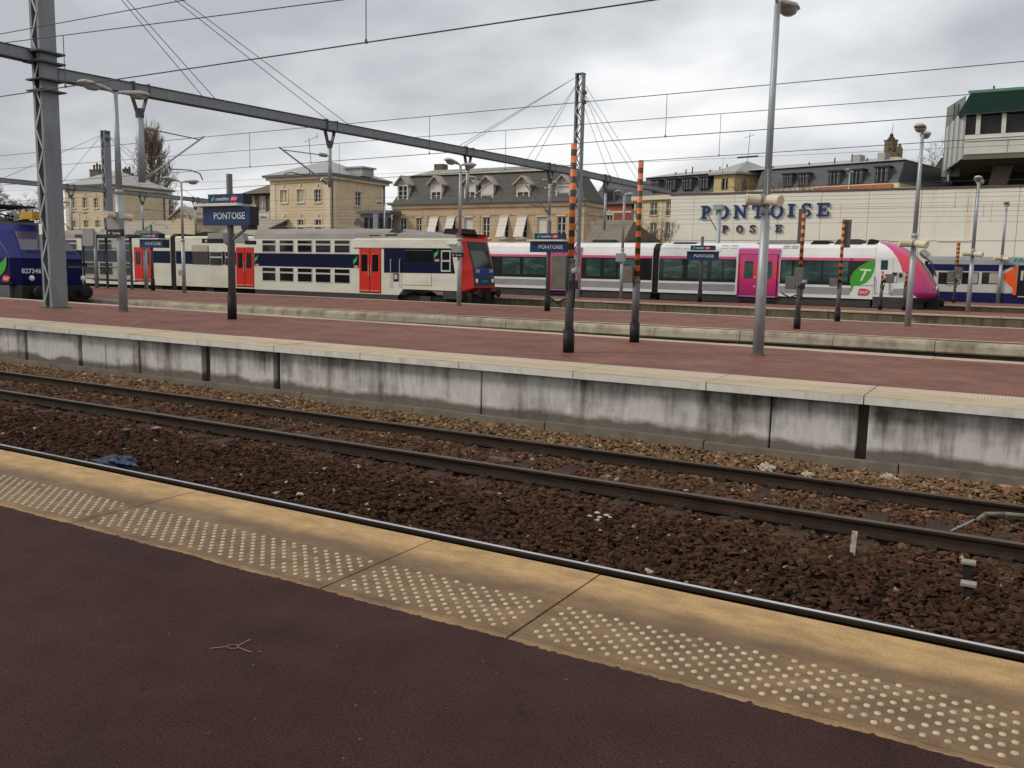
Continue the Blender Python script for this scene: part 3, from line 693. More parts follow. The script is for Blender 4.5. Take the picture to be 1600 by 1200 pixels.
for X_, lb in ((at(1041, 180, 19.4).x, 'dropper wire right of the striped posts in the sky'), (at(671, 200, 19.4).x, 'dropper wire left of the gantry mast, in the sky'), (at(390, 220, 19.4).x, 'dropper wire above the large name sign')):
    dropper(lb, X_, 19.4, zc4(X_), zm4(X_))
zm5 = wire('messenger_wire', 'second of the far overhead wires at the right edge', 23.4, [(400, 232), (800, 207), (1490, 147)], .009)
zc5 = wire('contact_wire', 'fourth far overhead wire, passing just under the signal box windows', 23.4, [(860, 260), (1123, 245), (1600, 212)], .009)
for X_, lb in ((at(1125, 210, 23.4).x, 'dropper wire above the yellow belvedere'), (at(790, 220, 23.4).x, 'dropper wire right above the slate mansard'), (at(530, 240, 23.4).x, 'dropper wire beside the middle house roof')):
    dropper(lb, X_, 23.4, zc5(X_), zm5(X_))
for Y, pm, pc, l1, l2 in ((35.0, (1600, 226), (1600, 280), 'far overhead wire crossing the signal box wall', 'far overhead wire under the signal box soffit'),
                          (38.6, (1600, 299), (1600, 322), 'upper overhead wire drawn across the pale post wall', 'sixth overhead wire across the pale post wall'),
                          (43.5, (1600, 306), (1600, 329), 'second overhead wire across the pale post wall', 'seventh overhead wire across the pale post wall'),
                          (51.4, (1600, 319), (1600, 337), 'third overhead wire across the pale post wall', 'eighth overhead wire across the pale post wall'),
                          (56.5, (1600, 314), (1600, 346), 'fourth overhead wire across the pale post wall', 'lowest overhead wire across the pale post wall')):
    za = wire('messenger_wire', l1, Y, [pm], .0065); zb_ = wire('contact_wire', l2, Y, [pc], .0065)
    for j, xx in enumerate((-33.0, -12.0, -4.0)): dropper('short dropper wire between the far overhead wires %s' % ('at left', 'in the middle', 'at right')[j] + {35.0: ', nearest row', 38.6: ', second row', 43.5: ', third row', 51.4: ', fourth row', 56.5: ', farthest row'}[Y], xx + Y * .03, Y, zb_(xx), za(xx))
# stays from mast heads to the beams
def stay(label, a, b, r=.011):
    t = MB().tube(a, b, r, n=5); o = t.build('stay_wire', M_wire); tag(o, label, 'wire', 'stay wires bracing the gantry beams')
top = Vector((ax_, ay_ + .25, 12.2))
for px, lb in ((318, 'steepest'), (338, 'second'), (515, 'third'), (547, 'longest')):
    stay('%s stay wire running from the top left down to the gantry beam' % lb, top + Vector((.2 if px % 2 else -.2, 0, 0)), on_beam(g1a, g1b, px) + Vector((0, 0, .16)), .012)
tb = Vector((mbx, mby - .3, 12.55))
for px, lb in ((716, 'outer'), (722, 'second outer'), (823, 'inner'), (835, 'innermost')):
    stay('%s stay wire left of the central mast' % lb, tb + Vector((.12 if px % 2 else -.12, 0, -.1 if px > 800 else 0)), on_beam(g1a, g1b, px) + Vector((0, 0, .16)), .012)
tb = Vector((mbx, mby + .3, 12.3))
for px, lb, dz in ((952, 'innermost', -.7), (967, 'inner', -.5), (998, 'second outer', -.2), (1009, 'outer', 0)):
    stay('%s stay wire right of the central mast' % lb, tb + Vector((.1 if px % 2 else -.1, 0, dz)), on_beam(g2a, g2b, px) + Vector((0, 0, .15)), .012)
tc_ = Vector((mcx, mcy - .3, mct - .3))
for px, lb in ((5, 'outer'), (95, 'inner')): stay('%s stay wire left of the distant dark mast' % lb, tc_, on_beam(g3a, g3b, px) + Vector((0, 0, .15)), .014)
tc_ = Vector((mcx, mcy + .3, mct - .3))
for px, lb in ((225, 'inner'), (262, 'second'), (305, 'outer')): stay('%s stay wire right of the distant dark mast' % lb, tc_, on_beam(g4a, g4b, px) + Vector((0, 0, .15)), .014)
# ------------------------------------------------------------------ platform furniture: lamps, name signs, striped posts, shelter
M_lampgrey = mat('lamp_housing', (0.42, 0.41, 0.39), 0.5, var=0.12, scale=6, tint=(.22, .21, .19), tfac=.5, tscale=(8, 8, 8))
M_lampglass = mat('lamp_bowl', (0.33, 0.33, 0.30), 0.25, var=.15, scale=8, coat=.4)
M_horn = mat('loudspeaker_cream', (0.60, 0.54, 0.40), 0.5, var=.08, scale=6, tint=(.35, .30, .2), tfac=.4, tscale=(5, 5, 5))
M_navy = mat('sign_navy', (0.012, 0.035, 0.105), 0.35, var=.08, scale=3, coat=.2)
M_navy_side = mat('sign_edge', (0.028, 0.026, 0.032), 0.5, var=.1)
M_letter = mat('sign_letter', (0.62, 0.66, 0.70), 0.5, var=.04)
M_leaf = mat('leaf_green', (0.10, 0.42, 0.06), 0.45, var=.08)
M_sncf = mat('logo_red', (0.62, 0.045, 0.06), 0.45, var=.06)
M_canopy = mat('sign_canopy', (0.62, 0.60, 0.54), 0.5, var=.1)
M_polegrey = mat('pole_grey', (0.115, 0.115, 0.115), 0.55, metal=.1, var=.15, scale=4)
M_poleblack = mat('pole_base_black', (0.016, 0.016, 0.017), 0.55, var=.15, scale=6)
M_box = mat('cabinet_grey', (0.13, 0.125, 0.11), 0.6, var=.15, scale=4, tint=(.08, .06, .045), tfac=.5, tscale=(5, 5, 5))
M_box2 = mat('cabinet_light', (0.27, 0.27, 0.26), 0.6, var=.12, scale=4)
M_board = mat('exit_board', (0.018, 0.018, 0.02), 0.4, var=.1)
def lamp_head(t, P, s, L_=.95):
    """A street-lantern head: flattened tapering housing with a glass bowl below, pointing along s*Y."""
    x, y, z = P; q = MB(); vs = []; fs = []; n = 10
    secs = [(.0, .05, .05, 0), (.12, .08, .07, 0), (.34, .15, .085, .0), (.62, .18, .095, .01), (.84, .155, .08, .0), (L_, .07, .04, -.02)]
    for (d, w, h, dz) in secs:
        for i in range(n):
            a = 2 * math.pi * i / n; zz = math.sin(a) * h; zz = zz if zz > 0 else zz * .5
            vs.append((x + math.cos(a) * w, y + s * (.12 + d), z + .04 + d * .10 + dz + zz))
    for k in range(len(secs) - 1):
        for i in range(n):
            j = (i + 1) % n; fs.append((k * n + i, k * n + j, (k + 1) * n + j, (k + 1) * n + i))
    fs.append(tuple(range(n))); fs.append(tuple((len(secs) - 1) * n + i for i in range(n)))
    q.add(vs, fs); h = q.build('lamp_head', M_lampgrey, t, smooth=True)
    g_ = MB(); vs = []; fs = []
    for k, (rr, dz) in enumerate(((1, 0), (.85, -.06), (.5, -.10), (.05, -.115))):
        for i in range(n):
            a = 2 * math.pi * i / n; vs.append((x + math.cos(a) * .16 * rr, y + s * (.70 + math.sin(a) * .28 * rr), z + .07 + dz))
    for k in range(3):
        for i in range(n):
            j = (i + 1) % n; fs.append((k * n + i, k * n + j, (k + 1) * n + j, (k + 1) * n + i))
    g_.add(vs, fs); g_.build('glass_bowl', M_lampglass, h, smooth=True)
    MB().tube((x, y, z), (x, y + s * .20, z + .055), .028, n=8).build('arm', M_galv, t)
def horns(t, P, L_=.30, r=.075, a=.25, diry=False):
    x, y, z = P
    for s in (-1, 1):
        q = MB(); p0 = Vector((x + s * .07, y - .05, z)); d = Vector((s * math.cos(a), -.45, -.13 if s > 0 else .02)).normalized()
        if diry: d = Vector((.25, s * .95, -.15 if s > 0 else 0)).normalized(); p0 = Vector((x, y + s * .09, z))
        q.tube(p0, p0 + d * L_, r * .93, r, n=14); q.tube(p0 + d * L_, p0 + d * (L_ + .03), r * 1.08, r * 1.0, n=14)
        q.build('loudspeaker', M_horn, t, smooth=False)
    MB().box(x - .07, x + .07, y - .10, y + .08, z - .07, z + .09).build('speaker_bracket', M_box2, t)
def exit_board(t, x0, x1, y, z0, z1, arrow=True):
    b = MB().box(x0, x1, y, y + .05, z0, z1).build('exit_board', M_board, t)
    w_, h_ = x1 - x0, z1 - z0; q = MB()
    text_mb(q, 'Sortie', w_ * .46, h_ * .36, lambda u, v, d: (x0 + w_ * .40 + u, y - .002 - d, z0 + h_ * .30 + v)); 
    cx, cz = x0 + w_ * .2, z0 + h_ * .5; a_ = h_ * .22
    q.bar((cx - a_, y - .004, cz), (cx + a_, y - .004, cz), .006, h_ * .09, (0, 0, 1))
    q.bar((cx - a_, y - .004, cz), (cx - a_ * .2, y - .004, cz + a_ * .8), .006, h_ * .09); q.bar((cx - a_, y - .004, cz), (cx - a_ * .2, y - .004, cz - a_ * .8), .006, h_ * .09)
    q.build('lettering', M_letter, b)
LG = 'double-headed platform lamps'
def lamp_post(label, base, top, r0=.085, rmid=.07, r1=.038, zstep=None, heads=(-1, 1), hornz=None, hdiry=False, boxz=None, sortie=None, hatch=False):
    x, y, zb = base; zt = top
    t = thing('lamp_post', label, 'lamp post', base, LG)
    zs_ = zstep if zstep else zb + (zt - zb) * .48
    MB().tube((x, y, zb), (x, y, zs_), r0, rmid, n=16).build('lower_pole', M_galv, t, smooth=True)
    MB().tube((x, y, zs_), (x, y, zt), rmid * .86, r1, n=12).build('upper_pole', M_galv, t, smooth=True)
    MB().lathe((x, y, zs_ - .06), [(rmid + .012, 0), (rmid + .012, .09), (rmid * .86, .13)], 16).build('collar', M_galv, t, smooth=True)
    MB().lathe((x, y, zb), [(r0 + .035, 0), (r0 + .03, .015), (r0 + .004, .04)], 16).build('foot', mat('foot_rust', (.12, .07, .055), .8, var=.3, scale=9), t)
    for s in heads: lamp_head(t, (x, y, zt), s)
    if hatch:
        MB().path([(x + r0 * .5, y - r0, zb + 1.05), (x + r0 * .45, y - r0 * .98, zs_ - .1), (x + .02, y - rmid, zs_ + .7)], .012, 6).build('conduit', M_galv, t)
    if hornz: horns(t, (x, y - rmid, hornz), L_=.30 if y < 20 and hdiry else (.22 if y < 20 else .34), r=.095 if y < 20 else .115, diry=hdiry)
    if boxz:
        z0, z1, w_ = boxz; MB().box(x - w_ * .55, x + w_ * .45, y - .2, y - .06, z0, z1).build('cabinet', M_box2, t, bevel=.01)
    if sortie: z0, z1, w_ = sortie; exit_board(t, x - w_ * .45, x + w_ * .55, y - .22, z0, z1)
    return t
def zat(px, py, Y): return at(px, py, Y).z
b = gp(193, 487, P2Z); Y = b.y
lamp_post('double lamp with cream loudspeakers and a black exit board, right of the tall lattice mast', b, zat(181, 146, Y), .12, .105, .055, zstep=zat(188, 300, Y), hornz=zat(186, 337, Y), hdiry=True,
          boxz=(zat(186, 362, Y), zat(186, 341, Y), .52), sortie=(zat(187, 370, Y), zat(187, 359, Y), .70))
b = gp(1184, 555, P2Z); Y = b.y
lamp_post('tall thick lamp post before the magenta train door, head at the top edge', b, zat(1221, 3, Y), .098, .075, .05, zstep=zat(1200, 330, Y), hornz=zat(1206, 313, Y), hatch=True)
for (bp_, tp_, kw, lb) in (
    ((288, 458), (283, 285), dict(boxz=None), 'lamp post standing before the gangway of the double-deck train'),
    ((717, 478), (717, 259), dict(box=(384, 395, .5), sort=(395, 402, .58)), 'lamp post with exit board beside the red nose of the double-deck train'),
    ((1418, 510), (1441, 210), dict(horn=381), 'lamp post before the pink train nose, with loudspeakers'),):
    b = gp(*bp_, P3Z); Y = b.y; kk = {}
    if kw.get('horn'): kk['hornz'] = zat(tp_[0], kw['horn'], Y)
    if kw.get('box'): kk['boxz'] = (zat(717, kw['box'][1], Y), zat(717, kw['box'][0], Y), kw['box'][2]); kk['sortie'] = (zat(717, kw['sort'][1], Y), zat(717, kw['sort'][0], Y), kw['sort'][2])
    lt = lamp_post(lb, b, zat(*tp_, Y), .098, .085, .05, **kk)
    if bp_[0] == 288: MB().box(b.x - .16, b.x + .16, b.y - .2, b.y - .08, zat(288, 431, Y), zat(288, 422, Y)).build('cabinet', M_box2, lt)
for (bp_, tp_, horn, bx, lb) in (
    ((970, 467), (971, 305), None, True, 'thin lamp post between the two striped posts, with a small cabinet'),
    ((1512, 488), (1531, 285), 397, False, 'lamp post right of the pink nose, before the coach windows')):
    b = gp(*bp_, P4Z); Y = b.y
    lamp_post(lb, b, zat(*tp_, Y), .10, .085, .06, hornz=zat(tp_[0], horn, Y) if horn else None, boxz=(zat(971, 409, Y), zat(971, 396, Y), .55) if bx else None)
b = gp(1559, 473, P4Z); lamp_post('rightmost lamp post, beside the orange coach door', b, zat(1573, 321, b.y), .12, .10, .07, hornz=zat(1570, 404, b.y))
for px, pt, Yl, lb in ((601, 319, 59, 'small distant lamp at the right corner of the middle house'), (128, 333, 59, 'small distant lamp before the left cream house'), (856, 286, 59, 'small distant lamp left of the striped post'), (1317, 270, 74, 'small lamp in front of the right slate mansard')):
    p = at(px, 430, Yl); lamp_post(lb, Vector((p.x, Yl, P4Z if Yl < 62 else 0)), zat(px, pt, Yl), .09, .08, .06)
# ---- station name signs
def leaf_poly(cx, cz, s):
    return [(cx - .45 * s, cz - .55 * s), (cx - .5 * s, cz - .1 * s), (cx - .25 * s, cz + .25 * s), (cx + .25 * s, cz + .45 * s), (cx + .55 * s, cz + 1.0 * s), (cx + .45 * s, cz + .3 * s), (cx + .35 * s, cz - .1 * s), (cx + .05 * s, cz - .4 * s), (cx - .25 * s, cz - .45 * s), (cx - .32 * s, cz - .8 * s), (cx - .45 * s, cz - .8 * s)]
def sncf_logo(t, x0, x1, y, z0, z1):
    w_, h_ = x1 - x0, z1 - z0
    pts = [(0, .05), (.06, .78), (.2, 1), (.62, .98), (.9, .80), (1, .72), (.96, .45), (.82, .1), (.6, 0)]
    q = MB().prism([(x0 + a * w_, z0 + c * h_) for a, c in pts], 'y', y - .012, y); lg = q.build('operator_logo', M_sncf, t)
    l_ = MB(); text_mb(l_, 'SNCF', w_ * .72, h_ * .42, lambda u, v, d: (x0 + w_ * .12 + u, y - .013 - d, z0 + h_ * .26 + v), italic=.3, bold=.02); l_.build('logo_lettering', M_letter, lg)
def name_sign(label, base, bd, up, cn, th, ztop, brace=True):
    x, y, zb = base; t = thing('station_name_sign', label, 'station sign', base, 'station name signs on the platforms')
    MB().tube((x, y, zb), (x, y, zb + .62), .115, n=14).build('pole_base', M_poleblack, t, smooth=True)
    MB().tube((x, y, zb + .62), (x, y, ztop), .085, .075, n=14).build('pole', M_polegrey, t, smooth=True)
    yf = y - th / 2
    def rc(r): a = at(r[0], (r[1] + r[3]) / 2, yf); c = at(r[2], (r[1] + r[3]) / 2, yf); m_ = (r[0] + r[2]) / 2; return a.x, c.x, at(m_, r[3], yf).z, at(m_, r[1], yf).z
    x0, x1, z0, z1 = rc(bd); w_, h_ = x1 - x0, z1 - z0
    bo = MB().box(x0, x1, yf, y + th / 2, z0, z1); bo.m = [0, 0, 0, 1, 0, 0]
    bo = bo.build('name_board', [M_navy, M_navy_side], t)
    q = MB(); text_mb(q, 'PONTOISE', w_ * .66, h_ * .37, lambda u, v, d: (x0 + w_ * .245 + u, yf - .002 - d, z0 + h_ * .33 + v), bold=.008); q.build('lettering', M_letter, bo)
    a0, a1, c0, c1 = rc(up); W, H = a1 - a0, c1 - c0
    ub = MB().box(a0, a1, yf, y + th / 2, c0, c1); ub.m = [0, 0, 0, 1, 0, 0]; ub = ub.build('brand_board', [M_navy, M_navy_side], t)
    MB().prism(leaf_poly(a0 + W * .15, c0 + H * .5, H * .42), 'y', yf - .012, yf).build('leaf_emblem', M_leaf, ub)
    q = MB(); text_mb(q, 'ransilien', W * .38, H * .36, lambda u, v, d: (a0 + W * .22 + u, yf - .002 - d, c0 + H * .33 + v), italic=.3, bold=.006); q.build('lettering', M_letter, ub)
    sncf_logo(ub, a0 + W * .65, a0 + W * .86, yf, c0 + H * .2, c0 + H * .78)
    k0, k1, e0, e1 = rc(cn); MB().box(k0, k1, yf - .16, y + th / 2 + .16, e0, e1).build('light_canopy', M_canopy, t)
    if brace:
        q = MB()
        q.bar((x + .06, y, z0 - .35), (x1 - .15, y - .05, z0 - .03), .05, .05); q.build('brace', M_polegrey, t)
        MB().box(x1 - .3, x1 - .05, y - .15, y + .15, z0 - .10, z0 - .003).build('brace_plate', M_navy_side, t)
    return t
b = gp(363, 499, P2Z); name_sign('largest blue station name sign on the near red platform', b, (317, 323, 390, 352), (325, 303, 380, 318), (309, 318.3, 378, 322.5), .30, zat(357, 272, b.y))
b = gp(239, 454, P3Z); name_sign('small blue name sign in front of the left red train door', b, (218, 374, 255, 387), (219, 364.5, 248, 372), (216, 372.3, 251, 374), .40, zat(239, 351, b.y), False)
b = gp(855, 486, P3Z); name_sign('blue name sign left of the two striped posts', b, (828, 377.5, 885, 394), (835, 364.5, 879, 374), (826, 374.5, 884, 377), .30, zat(859, 345, b.y), False)
b = gp(1093, 472, P4Z); name_sign('blue name sign in front of the pink train windows, left of its door', b, (1073, 393, 1120, 406.5), (1079, 383.5, 1115, 391), (1071, 391.3, 1122, 393), .35, zat(1098, 369.5, b.y), False)
# ---- orange and black striped posts
def stripe_mat(name, ca, cb, period, off):
    m = bpy.data.materials.new(name); m.use_nodes = True; t = m.node_tree; n = t.nodes; l = t.links; bs = n['Principled BSDF']; bs.inputs['Roughness'].default_value = .5
    co = n.new('ShaderNodeTexCoord'); sp = n.new('ShaderNodeSeparateXYZ'); l.new(co.outputs['Object'], sp.inputs[0])
    a = n.new('ShaderNodeMath'); a.operation = 'MULTIPLY_ADD'; a.inputs[1].default_value = 1 / period; a.inputs[2].default_value = off; l.new(sp.outputs[2], a.inputs[0])
    f = n.new('ShaderNodeMath'); f.operation = 'FRACT'; l.new(a.outputs[0], f.inputs[0])
    g_ = n.new('ShaderNodeMath'); g_.operation = 'GREATER_THAN'; g_.inputs[1].default_value = .5; l.new(f.outputs[0], g_.inputs[0])
    nz = n.new('ShaderNodeTexNoise'); nz.inputs['Scale'].default_value = 14; nz.inputs['Detail'].default_value = 6; l.new(co.outputs['Object'], nz.inputs['Vector'])
    mr = n.new('ShaderNodeMapRange'); mr.inputs[1].default_value = .3; mr.inputs[2].default_value = .7; mr.inputs[3].default_value = .8; mr.inputs[4].default_value = 1.15; l.new(nz.outputs[0], mr.inputs[0])
    mx = n.new('ShaderNodeMixRGB'); l.new(g_.outputs[0], mx.inputs[0]); mx.inputs[1].default_value = (*ca, 1); mx.inputs[2].default_value = (*cb, 1)
    sc = n.new('ShaderNodeVectorMath'); sc.operation = 'SCALE'; l.new(mx.outputs[0], sc.inputs[0]); l.new(mr.outputs[0], sc.inputs['Scale'])
    l.new(sc.outputs[0], bs.inputs['Base Color']); return m
M_str = stripe_mat('orange_black_stripes', (.045, .04, .032), (.68, .17, .035), .222, .1)
M_str2 = stripe_mat('worn_orange_stripes', (.06, .035, .025), (.55, .16, .05), .25, .3)
def striped_post(label, base, ztop, zlow, boxes, plate=None, r=.053, far=False, extras=True):
    x, y, zb = base; t = thing('striped_post', label, 'signal post', base, 'orange and black striped posts')
    MB().tube((x, y, zb), (x, y, zb + .40), .098, n=16).build('sleeve', M_poleblack, t, smooth=True)
    MB().tube((x, y, zb + .40), (x, y, zlow), .074, n=16).build('pole', M_polegrey, t, smooth=True)
    MB().tube((x, y, zlow), (x, y, ztop), r, n=14).build('striped_tube', M_str2 if far else M_str, t, smooth=True)
    MB().lathe((x, y, zlow - .02), [(.08, 0), (.08, .05), (r, .07)], 14).build('collar', M_polegrey, t)
    if plate: MB().box(x + plate[0], x + plate[1], y + .06, y + .10, plate[2], plate[3]).build('back_plate', M_polegrey, t)
    for (x0, x1, z0, z1, m_) in boxes: MB().box(x + x0, x + x1, y - .14, y + .05, z0, z1).build('cabinet', m_, t, bevel=.01)
    if extras and boxes:
        x0, x1, z0, z1, m_ = boxes[0]; zm = (z0 + z1) / 2; q = MB()
        q.path([(x + .09, y - .04, z0 - .32), (x + .11, y - .05, z0 - .05), (x + .09, y - .06, zm)], .016); q.build('conduit', M_poleblack, t)
        MB().tube((x + .10, y - .10, zm + .02), (x + .21, y - .14, zm + .04), .05, .06, n=10).build('push_button', M_box2, t)
        MB().box(x + .06, x + .17, y - .16, y - .05, z0 + .01, z0 + .15).build('terminal_box', M_poleblack, t)
        MB().path([(x - .05, y - .07, z0 - .16), (x + x0 * .6, y - .12, z0 - .24), (x + x0 * 1.25, y - .12, z0 - .12)], .02).build('cable_loop', M_poleblack, t)
    return t
def zs(px, pys, Y): return [zat(px, v, Y) for v in pys]
b = gp(888, 551, P2Z); z = zs(892, (225, 408, 452, 399), b.y)
striped_post('nearest and tallest orange-striped post, with a large grey cabinet', b, z[0], z[1], [(-.30, -.02, z[2], z[3], M_box)])
b = gp(991, 535, P2Z); z = zs(996, (251, 440, 442, 417), b.y)
striped_post('second orange-striped post, close behind the nearest one to its right', b, z[0], z[1], [(-.24, -.04, z[2], z[3], M_box)], extras=False)
b = gp(1245, 514, P3Z); z = zs(1249, (328, 422, 452, 426, 381, 326), b.y)
striped_post('striped post with a dark back plate, right of the magenta train door', b, z[0], z[1], [(-.38, -.10, z[2], z[3] - .1, M_box), (-.12, .10, z[2] + .1, z[3] + .15, M_box)], plate=(-.16, .04, z[4], z[5]))
b = gp(1308, 502, P3Z); z = zs(1315, (342, 446, 448, 435, 387, 343), b.y)
striped_post('striped post with back plate standing before the green leaf emblem', b, z[0], z[1], [(-.32, -.05, z[2], z[3], M_box)], plate=(.04, .24, z[4], z[5]), extras=False)
b = gp(1375, 484, P4Z); z = zs(1378, (424, 446, 442, 428), b.y)
striped_post('short striped post with cabinet in front of the white cab door', b, z[0], z[1], [(.12, .50, z[2], z[3], M_box)], far=True)
b = gp(1412, 485, P4Z); z = zs(1415, (424, 446), b.y)
striped_post('short striped post hard against the lamp post, before the white cab side', b, z[0], z[1], [], far=True)
b = gp(1490, 473, P4Z); z = zs(1494, (378, 430, 441, 424), b.y)
striped_post('far weathered striped post before the first coach window', b, z[0], z[1], [(-.45, -.05, z[2], z[3], M_box), (-.1, .35, z[2] + .2, z[3] + .25, M_box)], far=True, r=.10)
# ---- shelter and small signs on the third platform, left
M_frame = mat('shelter_frame', (0.055, 0.065, 0.062), 0.5, var=.12, metal=.2)
M_glass = mat('shelter_glass', (0.09, 0.12, 0.115), 0.12, var=.05, coat=.4)
MATS['shelter_glass'].node_tree.nodes['Principled BSDF'].inputs['Alpha'].default_value = .28
p0 = gp(140, 450, P3Z); Ys = 32.0; X0, X1 = at(132, 440, Ys).x, at(206, 440, Ys).x; ztp = zat(180, 371, Ys)
t = thing('platform_shelter', 'dark framed glazed shelter behind the blue locomotive nose', 'shelter', (X0, Ys, P3Z))
MB().box(X0 - .3, X1 + .25, Ys - .3, Ys + .8, ztp - .02, ztp + .16).build('roof', M_frame, t, bevel=.02)
nb = 5; xs_ = np.linspace(X0, X1, nb)
for i, xx in enumerate(xs_): MB().box(xx - .05, xx + .05, Ys - .05, Ys + .05, P3Z, ztp - .02).build('post', M_frame, t)
for a, b_ in zip(xs_[:-1], xs_[1:]):
    for k, (za, zb_) in enumerate(((P3Z + .55, P3Z + 1.15), (P3Z + 1.2, ztp - .1))):
        MB().box(a + .06, b_ - .06, Ys - .008, Ys + .008, za, zb_).build('pane', M_glass, t)
    MB().box(a + .052, b_ - .052, Ys - .03, Ys + .03, P3Z + .48, P3Z + .54).build('rail_bar', M_frame, t)
    MB().box(a + .052, b_ - .052, Ys - .03, Ys + .03, P3Z + 1.152, P3Z + 1.198).build('rail_bar', M_frame, t)
    MB().box(a + .052, b_ - .052, Ys - .03, Ys + .03, ztp - .62, ztp - .58).build('rail_bar', M_frame, t)
MB().box(X0 + .4, X1 - .3, Ys + .25, Ys + .65, P3Z + .40, P3Z + .46).build('bench_seat', M_frame, t)
b = gp(152, 450, P3Z); t = thing('equipment_post', 'grey post with a blank plate beside the locomotive nose', 'post', b)
MB().tube(b, (b.x, b.y, zat(148, 360, b.y)), .10, n=12).build('pole', M_galv, t, smooth=True)
a, c = at(130, 384, b.y - .15), at(146, 357, b.y - .15); MB().box(a.x, c.x, b.y - .2, b.y - .12, a.z, c.z).build('plate', M_box2, t)
a = at(153, 361, b.y); MB().box(a.x, a.x + .45, b.y - .15, b.y + .15, a.z - .03, a.z + .10).build('camera_housing', M_canopy, t)
b = gp(229, 452, P3Z); t = thing('plain_post', 'plain grey post just left of the small name sign', 'post', b)
MB().tube(b, (b.x, b.y, zat(227, 389, b.y)), .11, .10, n=12).build('pole', M_galv, t, smooth=True)
MB().lathe((b.x, b.y, zat(227, 389, b.y)), [(.10, 0), (.12, .02), (.12, .07), (.06, .1)], 12).build('cap', M_box2, t)
Yq = 29.6; p = at(366, 440, Yq); t = thing('exit_sign', 'pair of grey floodlights over a black arrow board behind the large name sign', 'sign', (p.x, Yq, P3Z))
MB().tube((p.x, Yq, P3Z), (p.x, Yq, zat(366, 365, Yq)), .07, n=10).build('pole', M_polegrey, t)
a, c = at(317, 380, Yq - .2), at(331, 373, Yq - .2); bo = MB().box(a.x, at(348, 376, Yq - .2).x, Yq - .26, Yq - .2, a.z, c.z).build('arrow_board', M_board, t)
cx, cz, a_ = (a.x + c.x) / 2, (a.z + c.z) / 2, .07; q = MB()
q.bar((cx - a_, Yq - .264, cz), (cx + a_, Yq - .264, cz), .005, .03); q.bar((cx - a_, Yq - .264, cz), (cx, Yq - .264, cz + .07), .005, .03); q.bar((cx - a_, Yq - .264, cz), (cx, Yq - .264, cz - .07), .005, .03); q.build('arrow', M_letter, bo)
for (pa, pb) in ((326, 352), (368, 384)):
    a, c = at(pa, 380, Yq - .1), at(pb, 364, Yq - .1)
    MB().prism([(a.x, a.z), (c.x, a.z), (c.x - .12, c.z), (a.x + .03, c.z)], 'y', Yq - .18, Yq + .12).build('floodlight', M_box2, t, bevel=.02)
MB().bar((p.x, Yq, zat(360, 392, Yq)), (at(345, 372, Yq).x, Yq, zat(345, 372, Yq)), .06, .06).build('bracket', M_polegrey, t)
a, c = at(384, 382, Yq - .2), at(398, 376, Yq - .2); MB().box(a.x, c.x, Yq - .26, Yq - .1, a.z, c.z).build('camera_housing', M_board, t)
# ------------------------------------------------------------------ trains
M_zwhite = mat('train_cream_white', (0.69, 0.67, 0.575), 0.42, var=.08, scale=.7, tint=(.36, .32, .20), tfac=.55, tscale=(.35, .35, 1.3), tlo=.48, thi=.8)
M_zblue = mat('train_navy', (0.0065, 0.010, 0.036), 0.4, spec=.12, var=.1, scale=1)
M_zred = mat('train_red', (0.60, 0.035, 0.022), 0.35, var=.06, scale=2)
M_zroof = mat('train_roof_grey', (0.27, 0.255, 0.235), 0.6, var=.14, scale=1.2, tint=(.12, .11, .10), tfac=.5, tscale=(.5, 2, 2))
M_zdark = mat('underframe', (0.022, 0.020, 0.018), 0.8, var=.3, scale=2)
M_zskirt = mat('train_skirt', (0.055, 0.052, 0.048), 0.65, var=.2, scale=2)
M_tglass = mat('train_glass', (0.012, 0.013, 0.013), 0.08, var=0, spec=.5)
M_alu = mat('window_frame_alu', (0.52, 0.51, 0.46), 0.4, var=.08)
M_rubber = mat('rubber_black', (0.012, 0.012, 0.012), 0.6, var=.1)
M_lightw = mat('headlight_lens', (0.85, 0.84, 0.78), 0.15, var=0)
def sidep(Y):
    def S(px, py): return at(px, py, Y)
    return S
def rectp(S, px0, py0, px1, py1):
    pm, ym = (px0 + px1) / 2, (py0 + py1) / 2
    return S(px0, ym).x, S(px1, ym).x, S(pm, py1).z, S(pm, py0).z
def panel(t, name, m, r, Y, d0, d1, bevel=0):        # a plate on the side facing -Y, from d0 to d1 proud
    return MB().box(r[0], r[1], Y - d1, Y - d0, r[2], r[3]).build(name, m, t, bevel=bevel)
def polyp(t, name, m, S, pts, Y, d0, d1):
    return MB().prism([(S(a, b).x, S(a, b).z) for a, b in pts], 'y', Y - d1, Y - d0).build(name, m, t)
def wheelset(t, x, y0, y1, r=.46):
    for y in (y0 + .62, y1 - .62):
        MB().lathe((x, y, r), [(.10, -.12), (r * .9, -.07), (r, -.065), (r, .05), (r + .03, .055), (r + .03, .08), (.10, .09)], 20, 'y').build('wheel', M_zdark, t)
def bogie(t, xc, y0, y1, wb=2.2):
    b = MB(); b.box(xc - wb * .75, xc + wb * .75, y0 + .22, y0 + .36, .35, .70); b.box(xc - wb * .75, xc + wb * .75, y1 - .36, y1 - .22, .35, .70); b.box(xc - .3, xc + .3, y0 + .3, y1 - .3, .4, .75)
    b.build('bogie', M_zdark, t); wheelset(t, xc - wb / 2, y0, y1); wheelset(t, xc + wb / 2, y0, y1)
    MB().box(xc - .35, xc + .35, y0 + .14, y0 + .22, .42, .78).build('damper_box', M_zskirt, t)
